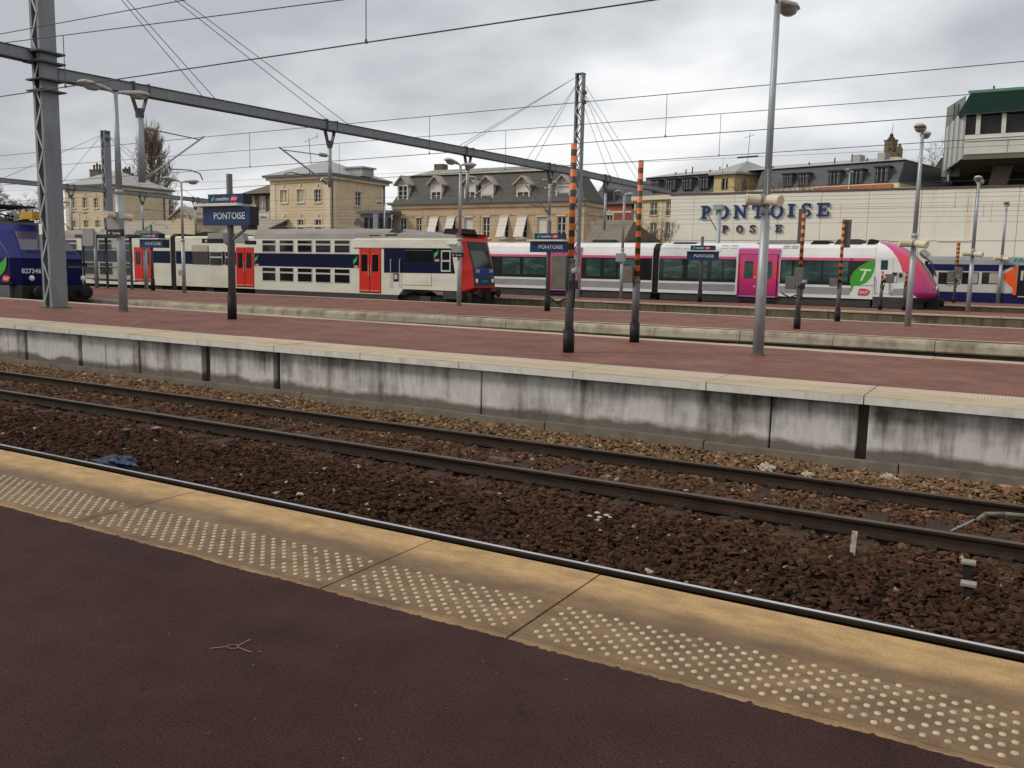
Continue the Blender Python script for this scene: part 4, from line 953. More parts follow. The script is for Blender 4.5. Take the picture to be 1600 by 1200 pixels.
# ---- double-deck suburban train, front car
Yn, Yf = 37.1, 39.85; S = sidep(Yn); Ym = (Yn + Yf) / 2
def zsection(z0, z1, top, inset):                       # half-round shouldered car section
    return [(Yn, z0), (Yn, z1), (Yn + inset * .25, z1 + (top - z1) * .45), (Yn + inset, z1 + (top - z1) * .85), (Yn + inset * 2.1, top), (Yf - inset * 2.1, top), (Yf - inset, z1 + (top - z1) * .85), (Yf - inset * .25, z1 + (top - z1) * .45), (Yf, z1), (Yf, z0)]
xg = S(275, 420).x; x720 = S(716, 420).x
zbot = S(500, 456).z; ztopw = S(500, 373.5).z; ztop = S(500, 356).z; zend = S(340, 369).z
DG = 'cars of the double-deck train'
t = thing('double_deck_train_car', 'front car of the white and blue double-deck train with red nose', 'train car', (x720, Ym, 0), DG)
xd0, xd1 = S(398, 420).x, S(556, 420).x; xcab = S(552, 420).x
sh = MB(); sh.prism([(Yn, zbot), (Yn, ztopw), (Yf, ztopw), (Yf, zbot)], 'x', xd0, xd1); sh.build('deck_body', M_zwhite, t)
MB().prism([(Yn, zbot + .02), (Yn, zend - .08), (Yn + .12, zend), (Yf - .12, zend), (Yf, zend - .08), (Yf, zbot + .02)], 'x', xg, xd0 - .004).build('rear_body', M_zwhite, t)
zc0 = S(640, 452).z; zc1 = S(640, 372).z
q = MB(); xw = S(624, 450).x
q.prism([(xd1 + .004, zbot), (xw - .05, zbot), (xw + .25, zc0), (x720, zc0), (x720, zc1), (xd1 + .004, zc1)], 'y', Yn, Yf); q.build('cab_body', M_zwhite, t)
MB().prism([(Yn + .01, ztopw + .004), (Yn + .10, ztopw + (ztop - ztopw) * .5), (Yn + .45, ztop - .06), (Yn + .95, ztop), (Yf - .95, ztop), (Yf - .45, ztop - .06), (Yf - .10, ztopw + (ztop - ztopw) * .5), (Yf - .01, ztopw + .004)], 'x', xd0 - .15, xd1).build('deck_roof', M_zroof, t, smooth=False)
# cab roof slopes down towards the nose, over an overhanging cream gutter
rt = MB(); xs0, xs1 = xd1 + .005, S(712, 368).x; za, zb_ = ztop - .02, S(705, 367).z
prof = [(.03, 0), (.12, .5), (.45, .9), (.95, 1)]
vs = []
for (xx, top) in ((xs0, za), (xs0 + 2.4, za - .02), (xs1, zb_)):
    sec = [(Yn + a, zc1 + .004 + (top - zc1) * b) for a, b in prof] + [(Yf - a, zc1 + .004 + (top - zc1) * b) for a, b in prof[::-1]]
    vs += [(xx, y, z) for y, z in sec]
fs = [tuple(range(8)), tuple(range(23, 15, -1))]
for k in range(2):
    for i in range(8): fs.append((k * 8 + i, (k + 1) * 8 + i, (k + 1) * 8 + (i + 1) % 8, k * 8 + (i + 1) % 8))
rt.add(vs, fs); rt.build('cab_roof', M_zroof, t)
panel(t, 'gutter_fairing', M_zwhite, (S(552, 380).x, S(716, 380).x, S(640, 388).z, S(640, 373.5).z), Yn, .002, .07, .03)
for r in ((575, 368, 592, 364), (600, 368, 618, 360)):
    a, c = S(r[0], r[1]), S(r[2], r[3]); MB().add([(a.x, Yn + .04, a.z), (c.x, Yn + .04, a.z), (c.x + .35, Yn + .33, c.z + .10), (a.x + .35, Yn + .33, c.z + .10)], [(0, 1, 2, 3)]).build('roof_grille', M_rubber, t)
a, c = at(693, 368, Yn + .9), at(730, 357, Yn + .9); eq = MB(); eq.prism([(a.x, a.z - .1), (c.x, a.z - .15), (c.x - .25, c.z), (a.x + .2, c.z)], 'y', Yn + .7, Yf - .7); eq.build('roof_equipment', M_zdark, t, bevel=.03)
# bands
zb0, zb1 = S(480, 417.3).z, S(480, 396.3).z
panel(t, 'blue_band', M_zblue, (xd0 - .02, S(561, 405).x, zb0, zb1), Yn, .0, .006)
panel(t, 'blue_band', M_zblue, (xg + .03, S(370, 405).x, zb0 + .03, zb1 + .06), Yn, .0, .006)
polyp(t, 'cab_blue_panel', M_zblue, S, [(600, 388), (705, 388), (711, 427.5), (600, 426)], Yn, 0, .006)
# windows of both decks
def zwindow(t, r, Y, split):
    fr = panel(t, 'window', M_alu, r, Y, .001, .016); g_ = .035; zm = r[3] - (r[3] - r[2]) * split
    panel(fr, 'pane', M_tglass, (r[0] + g_, r[1] - g_, r[2] + g_, zm - .045), Y, .016, .020); panel(fr, 'pane', M_tglass, (r[0] + g_, r[1] - g_, zm + .045, r[3] - g_), Y, .016, .020)
zu0, zu1 = S(480, 394.6).z, S(480, 374.8).z; zl0, zl1 = S(480, 441.0).z, S(480, 418.6).z
for (a, c) in ((410, 431), (437, 459), (465, 488), (493, 517), (522.5, 547)):
    zwindow(t, (S(a, 400).x, S(c, 400).x, zu0, zu1), Yn, .36); zwindow(t, (S(a, 430).x, S(c, 430).x, zl0, zl1), Yn, .36)
for (a, c) in ((328, 347.5), (352, 364)): zwindow(t, rectp(S, a, 393, c, 415), Yn, .4)
panel(t, 'vent_grille', M_zskirt, rectp(S, 301, 384, 326, 413), Yn, .006, .02)
panel(t, 'hatch', mat('hatch_cream', (.42, .40, .30), .5, var=.1), rectp(S, 300, 383, 325, 393), Yn, .02, .026)
def zdoor(t, px0, py0, px1, py1, wy0, wy1):
    r = rectp(S, px0, py0, px1, py1); m_ = (r[0] + r[1]) / 2; panel(t, 'door_seal', M_rubber, (r[0] - .02, r[1] + .02, r[2] - .04, r[3] + .02), Yn, .002, .008)
    zw = rectp(S, px0, wy0, px1, wy1)
    for k, (a, c) in enumerate(((r[0], m_ - .02), (m_ + .02, r[1]))):
        d = panel(t, 'door_leaf', M_zred, (a, c, r[2], r[3]), Yn, .008, .03, .006); w_ = c - a
        panel(d, 'door_window', M_tglass, (a + w_ * .2, c - w_ * .2, zw[2], zw[3]), Yn, .030, .036, .03)
        hx = c - .06 if k == 0 else a + .06; MB().tube((hx, Yn - .05, zw[2] - .25), (hx, Yn - .05, zw[2] + .35), .015, n=6).build('handle', M_alu, d)
        panel(d, 'kick_plate', mat('kick_pink', (.65, .22, .18), .4), (a + .02, c - .02, r[2] + .06, r[2] + .12), Yn, .030, .034)
zdoor(t, 369.5, 387, 396.5, 447.5, 395, 418.5); zdoor(t, 562, 389, 595, 456.5, 397, 424)
# emblems
def small_emblem(t, px, py, Y, S, h):
    a = S(px, py); MB().prism(leaf_poly(a.x, a.z, h), 'y', Y - .014, Y - .007).build('leaf_emblem', M_leaf, t)
    b = S(px + 1.5, py + 10); MB().box(b.x - h * .5, b.x + h * .5, Y - .014, Y - .007, b.z - h * .2, b.z + h * .25).build('operator_logo', mat('logo_pink', (.75, .25, .28), .4), t)
small_emblem(t, 400.5, 404, Yn, S, .26); small_emblem(t, 555, 407, Yn, S, .27); small_emblem(t, 681.5, 397, Yn, S, .27)
# cab side details
r = rectp(S, 689.5, 391, 704.5, 424.5); w_ = panel(t, 'cab_window', M_alu, r, Yn, .007, .03); zm = (r[2] + r[3]) / 2
panel(w_, 'pane', M_tglass, (r[0] + .07, r[1] - .07, r[2] + .08, zm - .04), Yn, .03, .034); panel(w_, 'pane', M_tglass, (r[0] + .07, r[1] - .07, zm + .05, r[3] - .08), Yn, .03, .034)
panel(t, 'tinted_window', M_tglass, rectp(S, 634, 391, 675, 409), Yn, .007, .012, .02)
for px in (611.5, 625.5):
    a, c = S(px, 405), S(px, 448); MB().path([(a.x, Yn, a.z), (a.x, Yn - .07, a.z - .04), (c.x, Yn - .07, c.z + .04), (c.x, Yn, c.z)], .02).build('grab_rail', M_alu, t)
panel(t, 'step_recess', M_rubber, rectp(S, 615, 427, 623, 440), Yn, .002, .01)
panel(t, 'step_plate', M_alu, rectp(S, 616.5, 429, 621, 436), Yn, .01, .016)
for r_ in ((630, 428, 674.5, 446), (634, 379, 676, 388)):
    r = rectp(S, *r_); q = MB(); e_ = .018
    q.box(r[0], r[1], Yn - .008, Yn - .002, r[2], r[2] + e_); q.box(r[1] - e_, r[1], Yn - .008, Yn - .002, r[2] + e_, r[3]); q.build('panel_seam', M_zskirt, t)
a = S(722, 380); MB().box(S(702, 381).x, S(718, 381).x, Yn - .25, Yn - .02, S(710, 383).z, S(710, 378.5).z).build('rear_view_camera', M_zwhite, t, bevel=.03)
panel(t, 'lower_skirt', M_zskirt, (xd0, xw - .1, zbot - .35, zbot - .002), Yn, -.08, -.01)
MB().box(xg + .2, x720 - .1, Yn + .3, Yf - .3, .5, zbot - .01).build('underframe', M_zdark, t)
bogie(t, S(662, 455).x, Yn, Yf); bogie(t, S(325, 450).x, Yn, Yf)
# nose
xn = at(738, 430, Yn + .38).x
lv = [(zc0 - .05, x720 + .35, .30), (zc0 + .18, xn + .12, .36), (S(700, 421).z, xn + .02, .38), (S(700, 376).z, xn - .42, .42), (S(700, 367).z, xn - .85, .55), (S(700, 364).z, xn - 1.3, .7)]
def ring(z, xf, c): return [(x720 + .002, Yn + .002, z), (xf, Yn + c, z), (xf, Yf - c, z), (x720 + .002, Yf - .002, z)]
q = MB(); vs = []
for l_ in lv: vs += ring(*l_)
fs = [(3, 2, 1, 0), tuple(20 + i for i in range(4))]
for k in range(len(lv) - 1):
    for i in range(3): fs.append((4 * k + i, 4 * k + i + 1, 4 * k + 5 + i, 4 * k + 4 + i))
q.add(vs, fs); nose = q.build('nose', M_zred, t)
def front_quad(name, m, z0, z1, inset, out, parent):
    def xf(z):
        for (za_, xa, ca), (zb2, xb, cb) in zip(lv[:-1], lv[1:]):
            if z <= zb2 + 1e-6: f = (z - za_) / (zb2 - za_); return xa + (xb - xa) * f, ca + (cb - ca) * f
        return lv[-1][1], lv[-1][2]
    q = MB(); n_ = 5; A_ = []
    zz = sorted(set([z0, z1] + [l_[0] for l_ in lv if z0 < l_[0] < z1]))
    for z in zz:
        x, c = xf(z); A_ += [(x, Yn + c + inset, z), (x, Yf - c - inset, z), (x + out, Yn + c + inset, z), (x + out, Yf - c - inset, z)]
    fs = []
    for k in range(len(zz) - 1): 
        o = 4 * k; fs += [(o + 2, o + 3, o + 7, o + 6), (o, o + 2, o + 6, o + 4), (o + 3, o + 1, o + 5, o + 7)]
    fs += [(0, 1, 3, 2), tuple(4 * (len(zz) - 1) + i for i in (0, 2, 3, 1))]
    q.add(A_, fs); return q.build(name, m, parent), xf
zt_, zw0, zb_l, zl_ = S(700, 376).z - .01, S(700, 418).z, S(700, 430).z, zc0 + .25
fm, xf = front_quad('front_mask', mat('mask_grey', (.05, .047, .045), .5, var=.1), zl_, zt_, .02, .014, t)
ws, _ = front_quad('windscreen', M_tglass, zw0, zt_ - .45, .16, .022, fm)
front_quad('destination_display', mat('display_dark', (.03, .028, .026), .3), zt_ - .36, zt_ - .06, .12, .026, fm)
bp_, _ = front_quad('blue_panel', mat('panel_blue', (.014, .038, .20), .35), zb_l, zw0 - .02, .06, .024, fm)
for s, tx in ((0, '205'), (1, '374')):
    q = MB(); x, c = xf((zb_l + zw0) / 2); y0 = Yn + c + .18 if s == 0 else Yf - c - .55
    text_mb(q, tx, .36, .16, lambda u, v, d: (x + .05 + d, y0 + u, zb_l + .16 + v), extrude=.02); q.build('unit_number', M_letter, bp_)
for y in (Yn + .62, Yf - .62):
    x, c = xf(zl_ + .25); MB().lathe((x + .02, y, zl_ + .27), [(.11, 0), (.11, .03), (.05, .05)], 14, 'x').build('headlight', M_lightw, fm)
q = MB(); x, c = xf(zl_ + .2); q.box(x + .014, x + .03, Ym - .42, Ym + .42, zl_ + .10, zl_ + .42); lp = q.build('brand_plate', mat('brand_blue', (.015, .05, .17), .4), fm)
q = MB(); text_mb(q, 'transilien', .62, .14, lambda u, v, d: (x + .032 + d, Ym - .31 + u, zl_ + .2 + v), italic=.25); q.build('lettering', mat('brand_teal', (.12, .35, .30), .5), lp)
q = MB(); q.box(x720 - .1, xn + .05, Yn + .25, Yf - .25, .28, zc0 - .06); q.box(xn + .05, xn + .35, Ym - .22, Ym + .22, .75, 1.1); q.build('coupler_block', M_zdark, t)
for y in (Yn + .5, Yf - .5): MB().lathe((xn + .02, y, 1.0), [(.10, 0), (.10, .35), (.22, .36), (.22, .42)], 16, 'x').build('buffer', M_zdark, t)
MB().box(S(692, 456).x, S(720, 456).x, Yn + .02, Yn + .25, zc0 - .42, zc0 - .05).build('snow_guard', M_zskirt, t)
zcar1 = t
# ---- second double-deck car, mostly behind the shelter and lamp posts
xr = S(267, 420).x; xl = xr - 24.5
t = thing('double_deck_train_car', 'second car of the white and blue double-deck train, behind the shelter', 'train car', (xr, Ym, 0), DG)
xa = S(206, 420).x; z_e = S(240, 368).z
MB().prism([(Yn, zbot), (Yn, z_e - .08), (Yn + .12, z_e), (Yf - .12, z_e), (Yf, z_e - .08), (Yf, zbot)], 'x', xa, xr).build('end_body', M_zwhite, t)
MB().prism([(Yn, zbot - .05), (Yn, ztopw), (Yf, ztopw), (Yf, zbot - .05)], 'x', xl, xa - .004).build('deck_body', M_zwhite, t)
MB().prism([(Yn + .01, ztopw + .004), (Yn + .10, ztopw + .22), (Yn + .45, ztop - .06), (Yn + .95, ztop), (Yf - .95, ztop), (Yf - .45, ztop - .06), (Yf - .10, ztopw + .22), (Yf - .01, ztopw + .004)], 'x', xl, xa).build('deck_roof', M_zroof, t)
panel(t, 'blue_band', M_zblue, (xl, S(207, 400).x, zb0 + .05, zb1 + .05), Yn, 0, .006)
panel(t, 'blue_band', M_zblue, (S(238, 400).x, xr - .02, zb0 + .05, zb1 + .06), Yn, 0, .006)
zdoor(t, 210.5, 387, 236.5, 439, 393, 413)
for k in range(7):
    x1_ = S(204, 400).x - k * 1.85
    zwindow(t, (x1_ - 1.35, x1_, zu0, zu1), Yn, .36); zwindow(t, (x1_ - 1.35, x1_, zl0 + .05, zl1 + .05), Yn, .36)
MB().box(xl, xr - .2, Yn + .2, Yf - .2, .35, zbot - .06).build('underframe', M_zdark, t); bogie(t, S(245, 450).x, Yn, Yf)
small_emblem(t, 204, 402, Yn, S, .2)
q = MB(); q.prism([(Yn + .05, zbot - .2), (Yn + .05, z_e - .05), (Yn + .3, z_e + .12), (Yf - .3, z_e + .12), (Yf - .05, z_e - .05), (Yf - .05, zbot - .2)], 'x', xr + .003, xg - .003); q.build('gangway_bellows', M_rubber, t)
# equipment on the low end roofs of both cars
for (pa, pb, y0, y1, nm) in ((292, 342, 369, 361.5, 'roof_hood'), (344, 362, 370, 364.5, 'roof_box'), (366, 372, 371, 366, 'insulator_cap'), (378, 396, 382, 375, 'air_unit')):
    a, c = S(pa, y0), S(pb, y1)
    n_ = 9; arc = [(a.x + (c.x - a.x) * i / n_, a.z - .05 + (c.z - a.z + .05) * math.sin(math.pi * i / n_) ** .6) for i in range(n_ + 1)]
    MB().prism(arc, 'y', Yn + .3, Yf - .3).build(nm, M_zdark if nm != 'roof_box' else M_zroof, zcar1)

# ---- white, grey and magenta low-floor train
Yn2, Yf2 = 50.0, 52.9; S = sidep(Yn2); Ym2 = (Yn2 + Yf2) / 2
M_fwhite = mat('train_gloss_white', (0.74, 0.735, 0.72), 0.28, var=.05, scale=.8, coat=.3, tint=(.5, .48, .44), tfac=.3, tscale=(.4, 1, 1))
M_fgrey = mat('train_silver_grey', (0.29, 0.29, 0.285), 0.45, var=.10, scale=1.2, tint=(.40, .40, .39), tfac=.4, tscale=(.6, 1, 3))
M_fpink = mat('train_pink_line', (0.66, 0.12, 0.24), 0.35, var=.05)
M_fgap = mat('gangway_black', (0.011, 0.011, 0.012), 0.5, var=.1)
M_fband = mat('window_band_black', (0.013, 0.015, 0.016), 0.07, var=.05, spec=.5)
M_fpane = mat('pane_painted_reflection', (0.022, 0.055, 0.048), 0.06, var=.5, scale=1.1, spec=.5, tint=(.10, .19, .16), tfac=.6, tscale=(.9, 1, 3.5), tlo=.5, thi=.62)  # green base and pale bands paint reflections and see-through light into the glass
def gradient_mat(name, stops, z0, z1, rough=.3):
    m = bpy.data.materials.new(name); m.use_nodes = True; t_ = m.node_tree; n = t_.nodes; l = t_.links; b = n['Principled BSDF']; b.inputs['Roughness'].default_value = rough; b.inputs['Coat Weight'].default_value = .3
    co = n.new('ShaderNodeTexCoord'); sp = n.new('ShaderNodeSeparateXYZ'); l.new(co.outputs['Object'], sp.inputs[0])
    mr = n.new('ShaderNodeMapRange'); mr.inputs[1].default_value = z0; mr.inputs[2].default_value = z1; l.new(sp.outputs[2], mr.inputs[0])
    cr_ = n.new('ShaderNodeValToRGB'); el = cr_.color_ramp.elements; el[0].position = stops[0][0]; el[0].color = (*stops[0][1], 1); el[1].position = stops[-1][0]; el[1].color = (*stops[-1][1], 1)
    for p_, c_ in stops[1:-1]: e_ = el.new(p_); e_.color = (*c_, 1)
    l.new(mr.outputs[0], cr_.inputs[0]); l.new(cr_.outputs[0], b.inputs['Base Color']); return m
px_ = 1100
fz = dict(bot=S(px_, 459).z, w2=S(px_, 454).z, g0=S(px_, 443.5).z, w1=S(px_, 440).z, gl=S(px_, 404.5).z, pk=S(px_, 400.5).z, sh=S(px_, 389).z, top=S(px_, 380.5).z)
FG = 'cars of the white and magenta train'
def fcar(label, x0, x1):
    t = thing('low_floor_train_car', label, 'train car', (x1, Ym2, 0), FG)
    MB().prism([(Yn2, fz['bot']), (Yn2, fz['gl']), (Yn2 + .05, fz['pk'] + .15), (Yn2 + .16, fz['sh'] + .1), (Yn2 + .45, fz['top'] - .02), (Yn2 + .9, fz['top'] + .06), (Yf2 - .9, fz['top'] + .06), (Yf2 - .45, fz['top'] - .02), (Yf2 - .16, fz['sh'] + .1), (Yf2, fz['gl']), (Yf2, fz['bot'])], 'x', x0, x1).build('body_shell', M_fwhite, t)
    MB().box(x0 + .1, x1 - .1, Yn2 + .08, Yf2 - .08, fz['bot'] - .42, fz['bot'] - .003).build('skirt', M_zskirt, t)
    return t
def fside(t, x0, x1, panes):
    panel(t, 'grey_band', M_fgrey, (x0, x1, fz['w2'], fz['g0']), Yn2, .001, .008)
    panel(t, 'pink_line', M_fpink, (x0, x1, fz['gl'] + .003, fz['pk']), Yn2, -.02, .008)
    wb = panel(t, 'window_band', M_fband, (x0, x1, fz['w1'], fz['gl']), Yn2, .001, .010)
    for (a, c) in panes:
        A_, B_ = S(a, 420).x, S(c, 420).x; panel(wb, 'pane', M_fpane, (A_, B_, fz['w1'] + .18, fz['gl'] - .06), Yn2, .010, .014)
def vents(t, pxs, w_=11):
    for p in pxs:
        a, c = S(p, 388.5), S(p + w_, 385); MB().add([(a.x, Yn2 + .13, a.z + .02), (c.x, Yn2 + .13, a.z + .02), (c.x + .04, Yn2 + .30, c.z + .06), (a.x + .04, Yn2 + .30, c.z + .06), (a.x, Yn2 + .17, a.z - .02), (c.x, Yn2 + .17, a.z - .02), (c.x + .04, Yn2 + .34, c.z + .02), (a.x + .04, Yn2 + .34, c.z + .02)],
            [(0, 1, 2, 3), (4, 7, 6, 5), (0, 4, 5, 1), (1, 5, 6, 2), (2, 6, 7, 3), (3, 7, 4, 0)]).build('roof_vent', M_fgrey, t)
def fdoor(t, p0, p1):
    x0, x1 = S(p0, 425).x, S(p1, 425).x; z0, z1, zt = fz['bot'] - .12, fz['pk'] + .13, fz['sh'] + .10
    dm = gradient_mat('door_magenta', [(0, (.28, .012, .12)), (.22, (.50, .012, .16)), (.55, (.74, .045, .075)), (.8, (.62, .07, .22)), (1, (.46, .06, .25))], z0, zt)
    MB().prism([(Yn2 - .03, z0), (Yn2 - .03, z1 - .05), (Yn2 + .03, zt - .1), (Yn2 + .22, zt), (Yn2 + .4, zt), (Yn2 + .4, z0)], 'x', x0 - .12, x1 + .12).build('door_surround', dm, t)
    panel(t, 'door_gap', M_fgap, (x0 - .05, x1 + .05, z0 + .02, z1 + .03), Yn2, .031, .035)
    xm = (x0 + x1) / 2
    for (a, c) in ((x0, xm - .015), (xm + .015, x1)):
        d = panel(t, 'door_leaf', dm, (a, c, z0 + .03, z1), Yn2, .036, .06, .01); w_ = c - a
        panel(d, 'door_window', M_fpane, (a + w_ * .25, c - w_ * .25, fz['w1'] + .25, fz['gl'] - .1), Yn2, .060, .066, .01)
        panel(d, 'sill_line', mat('sill_lilac', (.5, .25, .5), .4), (a, c, z0 + .05, z0 + .10), Yn2, .060, .064)
    MB().lathe((xm - .15, Yn2 - .06, 2.05), [(.045, -.03), (.045, 0)], 12, 'y').build('door_button', M_letter, t); MB().lathe((xm - .15, Yn2 - .06, 1.55), [(.045, -.03), (.045, 0)], 12, 'y').build('door_button', M_letter, t)
    MB().box(x0, x1, Yn2 - .02, Yn2 + .07, z0 - .16, z0 - .12).build('step', M_zskirt, t)
xA1, xA0 = S(1019, 425).x, S(700, 425).x
tA = fcar('middle car of the white and magenta train, behind the two orange-striped posts', xA0, xA1)
xd = (S(858, 425).x, S(905, 425).x)
fside(tA, xA0 + .02, xd[0] - .14, ((785, 812), (818, 852))); fside(tA, xd[1] + .14, xA1 - .02, ((916, 938), (944, 962), (966, 1000)))
fdoor(tA, 858, 905); vents(tA, (793, 806, 818, 830, 842, 925, 943, 958, 973, 990))
for px in (838, 930, 985):
    a = S(px, 381); MB().lathe((a.x, Ym2, a.z - .3), [(.5, -.9), (.62, -.7), (.62, .7), (.5, .9)], 14, 'x').build('roof_drum', M_zdark, tA)
bogie(tA, S(1000, 460).x, Yn2, Yf2, 2.0)
xB0 = S(1029, 425).x; xB1 = S(1366, 425).x
tB = fcar('front car of the white and magenta train with green leaf emblem and curved nose', xB0, xB1)
fside(tB, xB0 + .02, S(1152, 425).x - .1, ((1037, 1066), (1075, 1105), (1112, 1128), (1132, 1150)))
x_ = S(1215, 425).x
fside(tB, x_ + .14, S(1330, 425).x, ((1222, 1237), (1241, 1283), (1287, 1325)))
panel(tB, 'window_band', M_fband, (S(1330, 420).x + .003, xB1 - .01, fz['w1'], fz['gl']), Yn2, .001, .009); panel(tB, 'pink_line', M_fpink, (S(1330, 400).x + .003, xB1 - .02, fz['gl'] + .003, fz['pk']), Yn2, -.02, .008)
polyp(tB, 'white_panel', M_fwhite, S, [(1330, 446), (1367, 402), (1367, 446)], Yn2, .0095, .014)
fdoor(tB, 1156, 1214); vents(tB, (1036, 1052, 1066, 1125, 1140, 1222, 1235))
MB().prism([(Yn2 + .08, fz['bot'] - .1), (Yn2 + .08, fz['sh']), (Yn2 + .5, fz['top']), (Yf2 - .5, fz['top']), (Yf2 - .08, fz['sh']), (Yf2 - .08, fz['bot'] - .1)], 'x', xA1 + .003, xB0 - .003).build('gangway_bellows', M_fgap, tB)
bogie(tB, S(1060, 460).x, Yn2, Yf2, 2.0); bogie(tB, S(1385, 470).x, Yn2, Yf2, 2.0)
def fairing(pa, pb, py0, py1, m_, sl=.35):
    a, c = S(pa, py0), S(pb, py1); MB().prism([(a.x, a.z - .2), (c.x, a.z - .2), (c.x - sl * .3, c.z), (a.x + sl, c.z)], 'y', Yn2 + .5, Yf2 - .5).build('roof_fairing', m_, tB, bevel=.04)
fairing(1168, 1243, 382, 375.5, M_zroof, .6); fairing(1258, 1293, 380, 375, M_zdark); fairing(1296, 1345, 380, 373, M_zskirt); fairing(1349, 1366, 381, 373, M_zdark, .2); fairing(1040, 1085, 382, 378, M_zdark)
# curved cab
X0 = xB1 + .01; Pn = sidep(Yn2 + .95)
sil = sorted([(Pn(a, b).z, Pn(a, b).x) for a, b in ((1362, 375.5), (1392, 378.5), (1412, 386), (1430, 398), (1443, 412), (1453, 427), (1461, 441), (1466, 452), (1467, 461), (1458, 470), (1446, 474))])
bnd = sorted([(S(a, b).z, S(a, b).x) for a, b in ((a_ - 13, b_) for a_, b_ in ((1381, 377.5), (1394, 382), (1406, 391), (1415, 403), (1421, 416), (1424, 428), (1427, 440), (1432, 452), (1440, 461), (1446, 466), (1444, 472)))])
def itp(z, tab): return float(np.interp(z, [a for a, _ in tab], [b for _, b in tab]))
zlo, zhi = fz['bot'] - .42, sil[-1][0]
rows = list(np.linspace(zlo, zhi - .004, 26)); NC1, NC2 = 6, 12
W = (Yf2 - Yn2) / 2
grid = []
for z in rows:
    xf_ = max(itp(z, sil), X0 + .05); xb_ = min(max(itp(z, bnd), X0 + .02), X0 + (xf_ - X0) * .86); tb = (xb_ - X0) / (xf_ - X0); row = []
    zz_ = (z - (fz['gl'])) / (zhi - fz['gl']); rf = math.sqrt(max(0.02, 1 - zz_ ** 2.6)) if zz_ > 0 else 1
    ts = [tb * i / NC1 for i in range(NC1 + 1)] + [tb + (1 - tb) * math.sin(math.pi / 2 * i / NC2) for i in range(1, NC2 + 1)]
    for tt in ts:
        wv = 1 if tt < .5 else max(0.0, 1 - ((tt - .5) / .5) ** 2.6) ** .6
        row.append((X0 + (xf_ - X0) * tt, wv * rf * W, z))
    grid.append(row)
NCt = NC1 + NC2 + 1
def strip(name, m_, c0, c1, r0, r1, parent, out=0.0):
    q = MB()
    for s in (-1, 1):
        vs = []; fs = []; n_ = c1 - c0 + 1
        for i in range(r0, r1 + 1):
            for j in range(c0, c1 + 1): x, wv, z = grid[i][j]; vs.append((x + out, Ym2 + s * (wv + (out * .5 if wv > .01 else 0)), z))
        for i in range(r1 - r0):
            for j in range(n_ - 1): fs.append((i * n_ + j, i * n_ + j + 1, (i + 1) * n_ + j + 1, (i + 1) * n_ + j))
        q.add(vs, fs)
    o = q.build(name, m_, parent, smooth=True)
    return o
iz = lambda z: min(range(26), key=lambda i: abs(rows[i] - z))
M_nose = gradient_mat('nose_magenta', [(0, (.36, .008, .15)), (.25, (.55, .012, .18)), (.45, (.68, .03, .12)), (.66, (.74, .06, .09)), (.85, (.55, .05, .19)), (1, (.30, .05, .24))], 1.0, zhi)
cab = strip('cab_shell', M_fwhite, 0, NC1, 4, 25, tB)
strip('cab_skirt', M_zskirt, 0, NCt - 1, 0, 4, tB)
wsr0 = iz(1.75)
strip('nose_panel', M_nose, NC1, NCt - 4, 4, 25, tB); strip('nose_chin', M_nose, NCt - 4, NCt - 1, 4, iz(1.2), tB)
strip('windscreen', M_tglass, NCt - 4, NCt - 1, iz(1.2), 24, tB)
q = MB(); xq = itp(1.1, sil); q.box(xq - .35, xq + .25, Ym2 - .55, Ym2 + .55, .62, 1.15); q.lathe((xq + .25, Ym2, .95), [(.2, 0), (.24, .12), (.12, .2)], 12, 'x'); q.build('coupler', M_zdark, tB, bevel=.03)
q = MB(); a, c = Pn(1438, 396), Pn(1462, 432)
MB().path([(a.x, Ym2 - .75, a.z), ((a.x + c.x) / 2 + .18, Ym2 - .85, (a.z + c.z) / 2 + .12), (c.x + .05, Ym2 - .8, c.z)], .045).build('windscreen_pillar', M_zskirt, tB)
MB().lathe(Pn(1464, 450) + Vector((-.02, -.15, 0)), [(.09, 0), (.12, .03), (.05, .06)], 12, 'x').build('headlight', M_lightw, tB)
# emblem, logo and cab-side fittings
lf = polyp(tB, 'leaf_emblem', mat('leaf_bright', (.055, .34, .035), .35, var=.06, coat=.3), S, [(1367, 404), (1367.5, 412), (1366, 423), (1361, 434), (1353, 442), (1343, 446), (1334.5, 446), (1332.5, 448.5), (1329.5, 456), (1327.2, 455), (1329.8, 447), (1328.2, 441), (1329, 433), (1334, 424.5), (1343, 416), (1355, 409.5)], Yn2, .0145, .020)
polyp(lf, 'letter_bar', mat('emblem_white', (.75, .76, .62), .4), S, [(1344.5, 420), (1361.5, 421), (1361, 423.6), (1344, 422.6)], Yn2, .021, .024)
polyp(lf, 'letter_stem', mat('emblem_white', (.75, .76, .62), .4), S, [(1351.5, 423), (1354.8, 423), (1346.8, 439), (1343.8, 439)], Yn2, .021, .024)
a, c = S(1340, 461.5), S(1359.5, 451); sncf_logo(tB, a.x, c.x, Yn2 - .014, a.z, c.z)
r = rectp(S, 1371, 402, 1394, 462); dr = panel(tB, 'cab_door', M_fwhite, (r[0], r[1], r[2] + .1, r[3]), Yn2, .001, .02, .01)
w_ = panel(dr, 'door_window', mat('teal_glass', (.02, .06, .06), .08, var=.1), rectp(S, 1376.5, 406.5, 1387.5, 421.5), Yn2, .021, .026)
for px in (1366.5, 1389.5):
    a, c = S(px, 432), S(px, 459); MB().path([(a.x, Yn2, a.z), (a.x, Yn2 - .07, a.z - .04), (c.x, Yn2 - .07, c.z + .04), (c.x, Yn2, c.z)], .022).build('grab_rail', M_fgrey, tB)
panel(tB, 'grey_panel', mat('panel_light_grey', (.46, .46, .45), .4), rectp(S, 1391, 425, 1417, 440.5), Yn2, .001, .012)
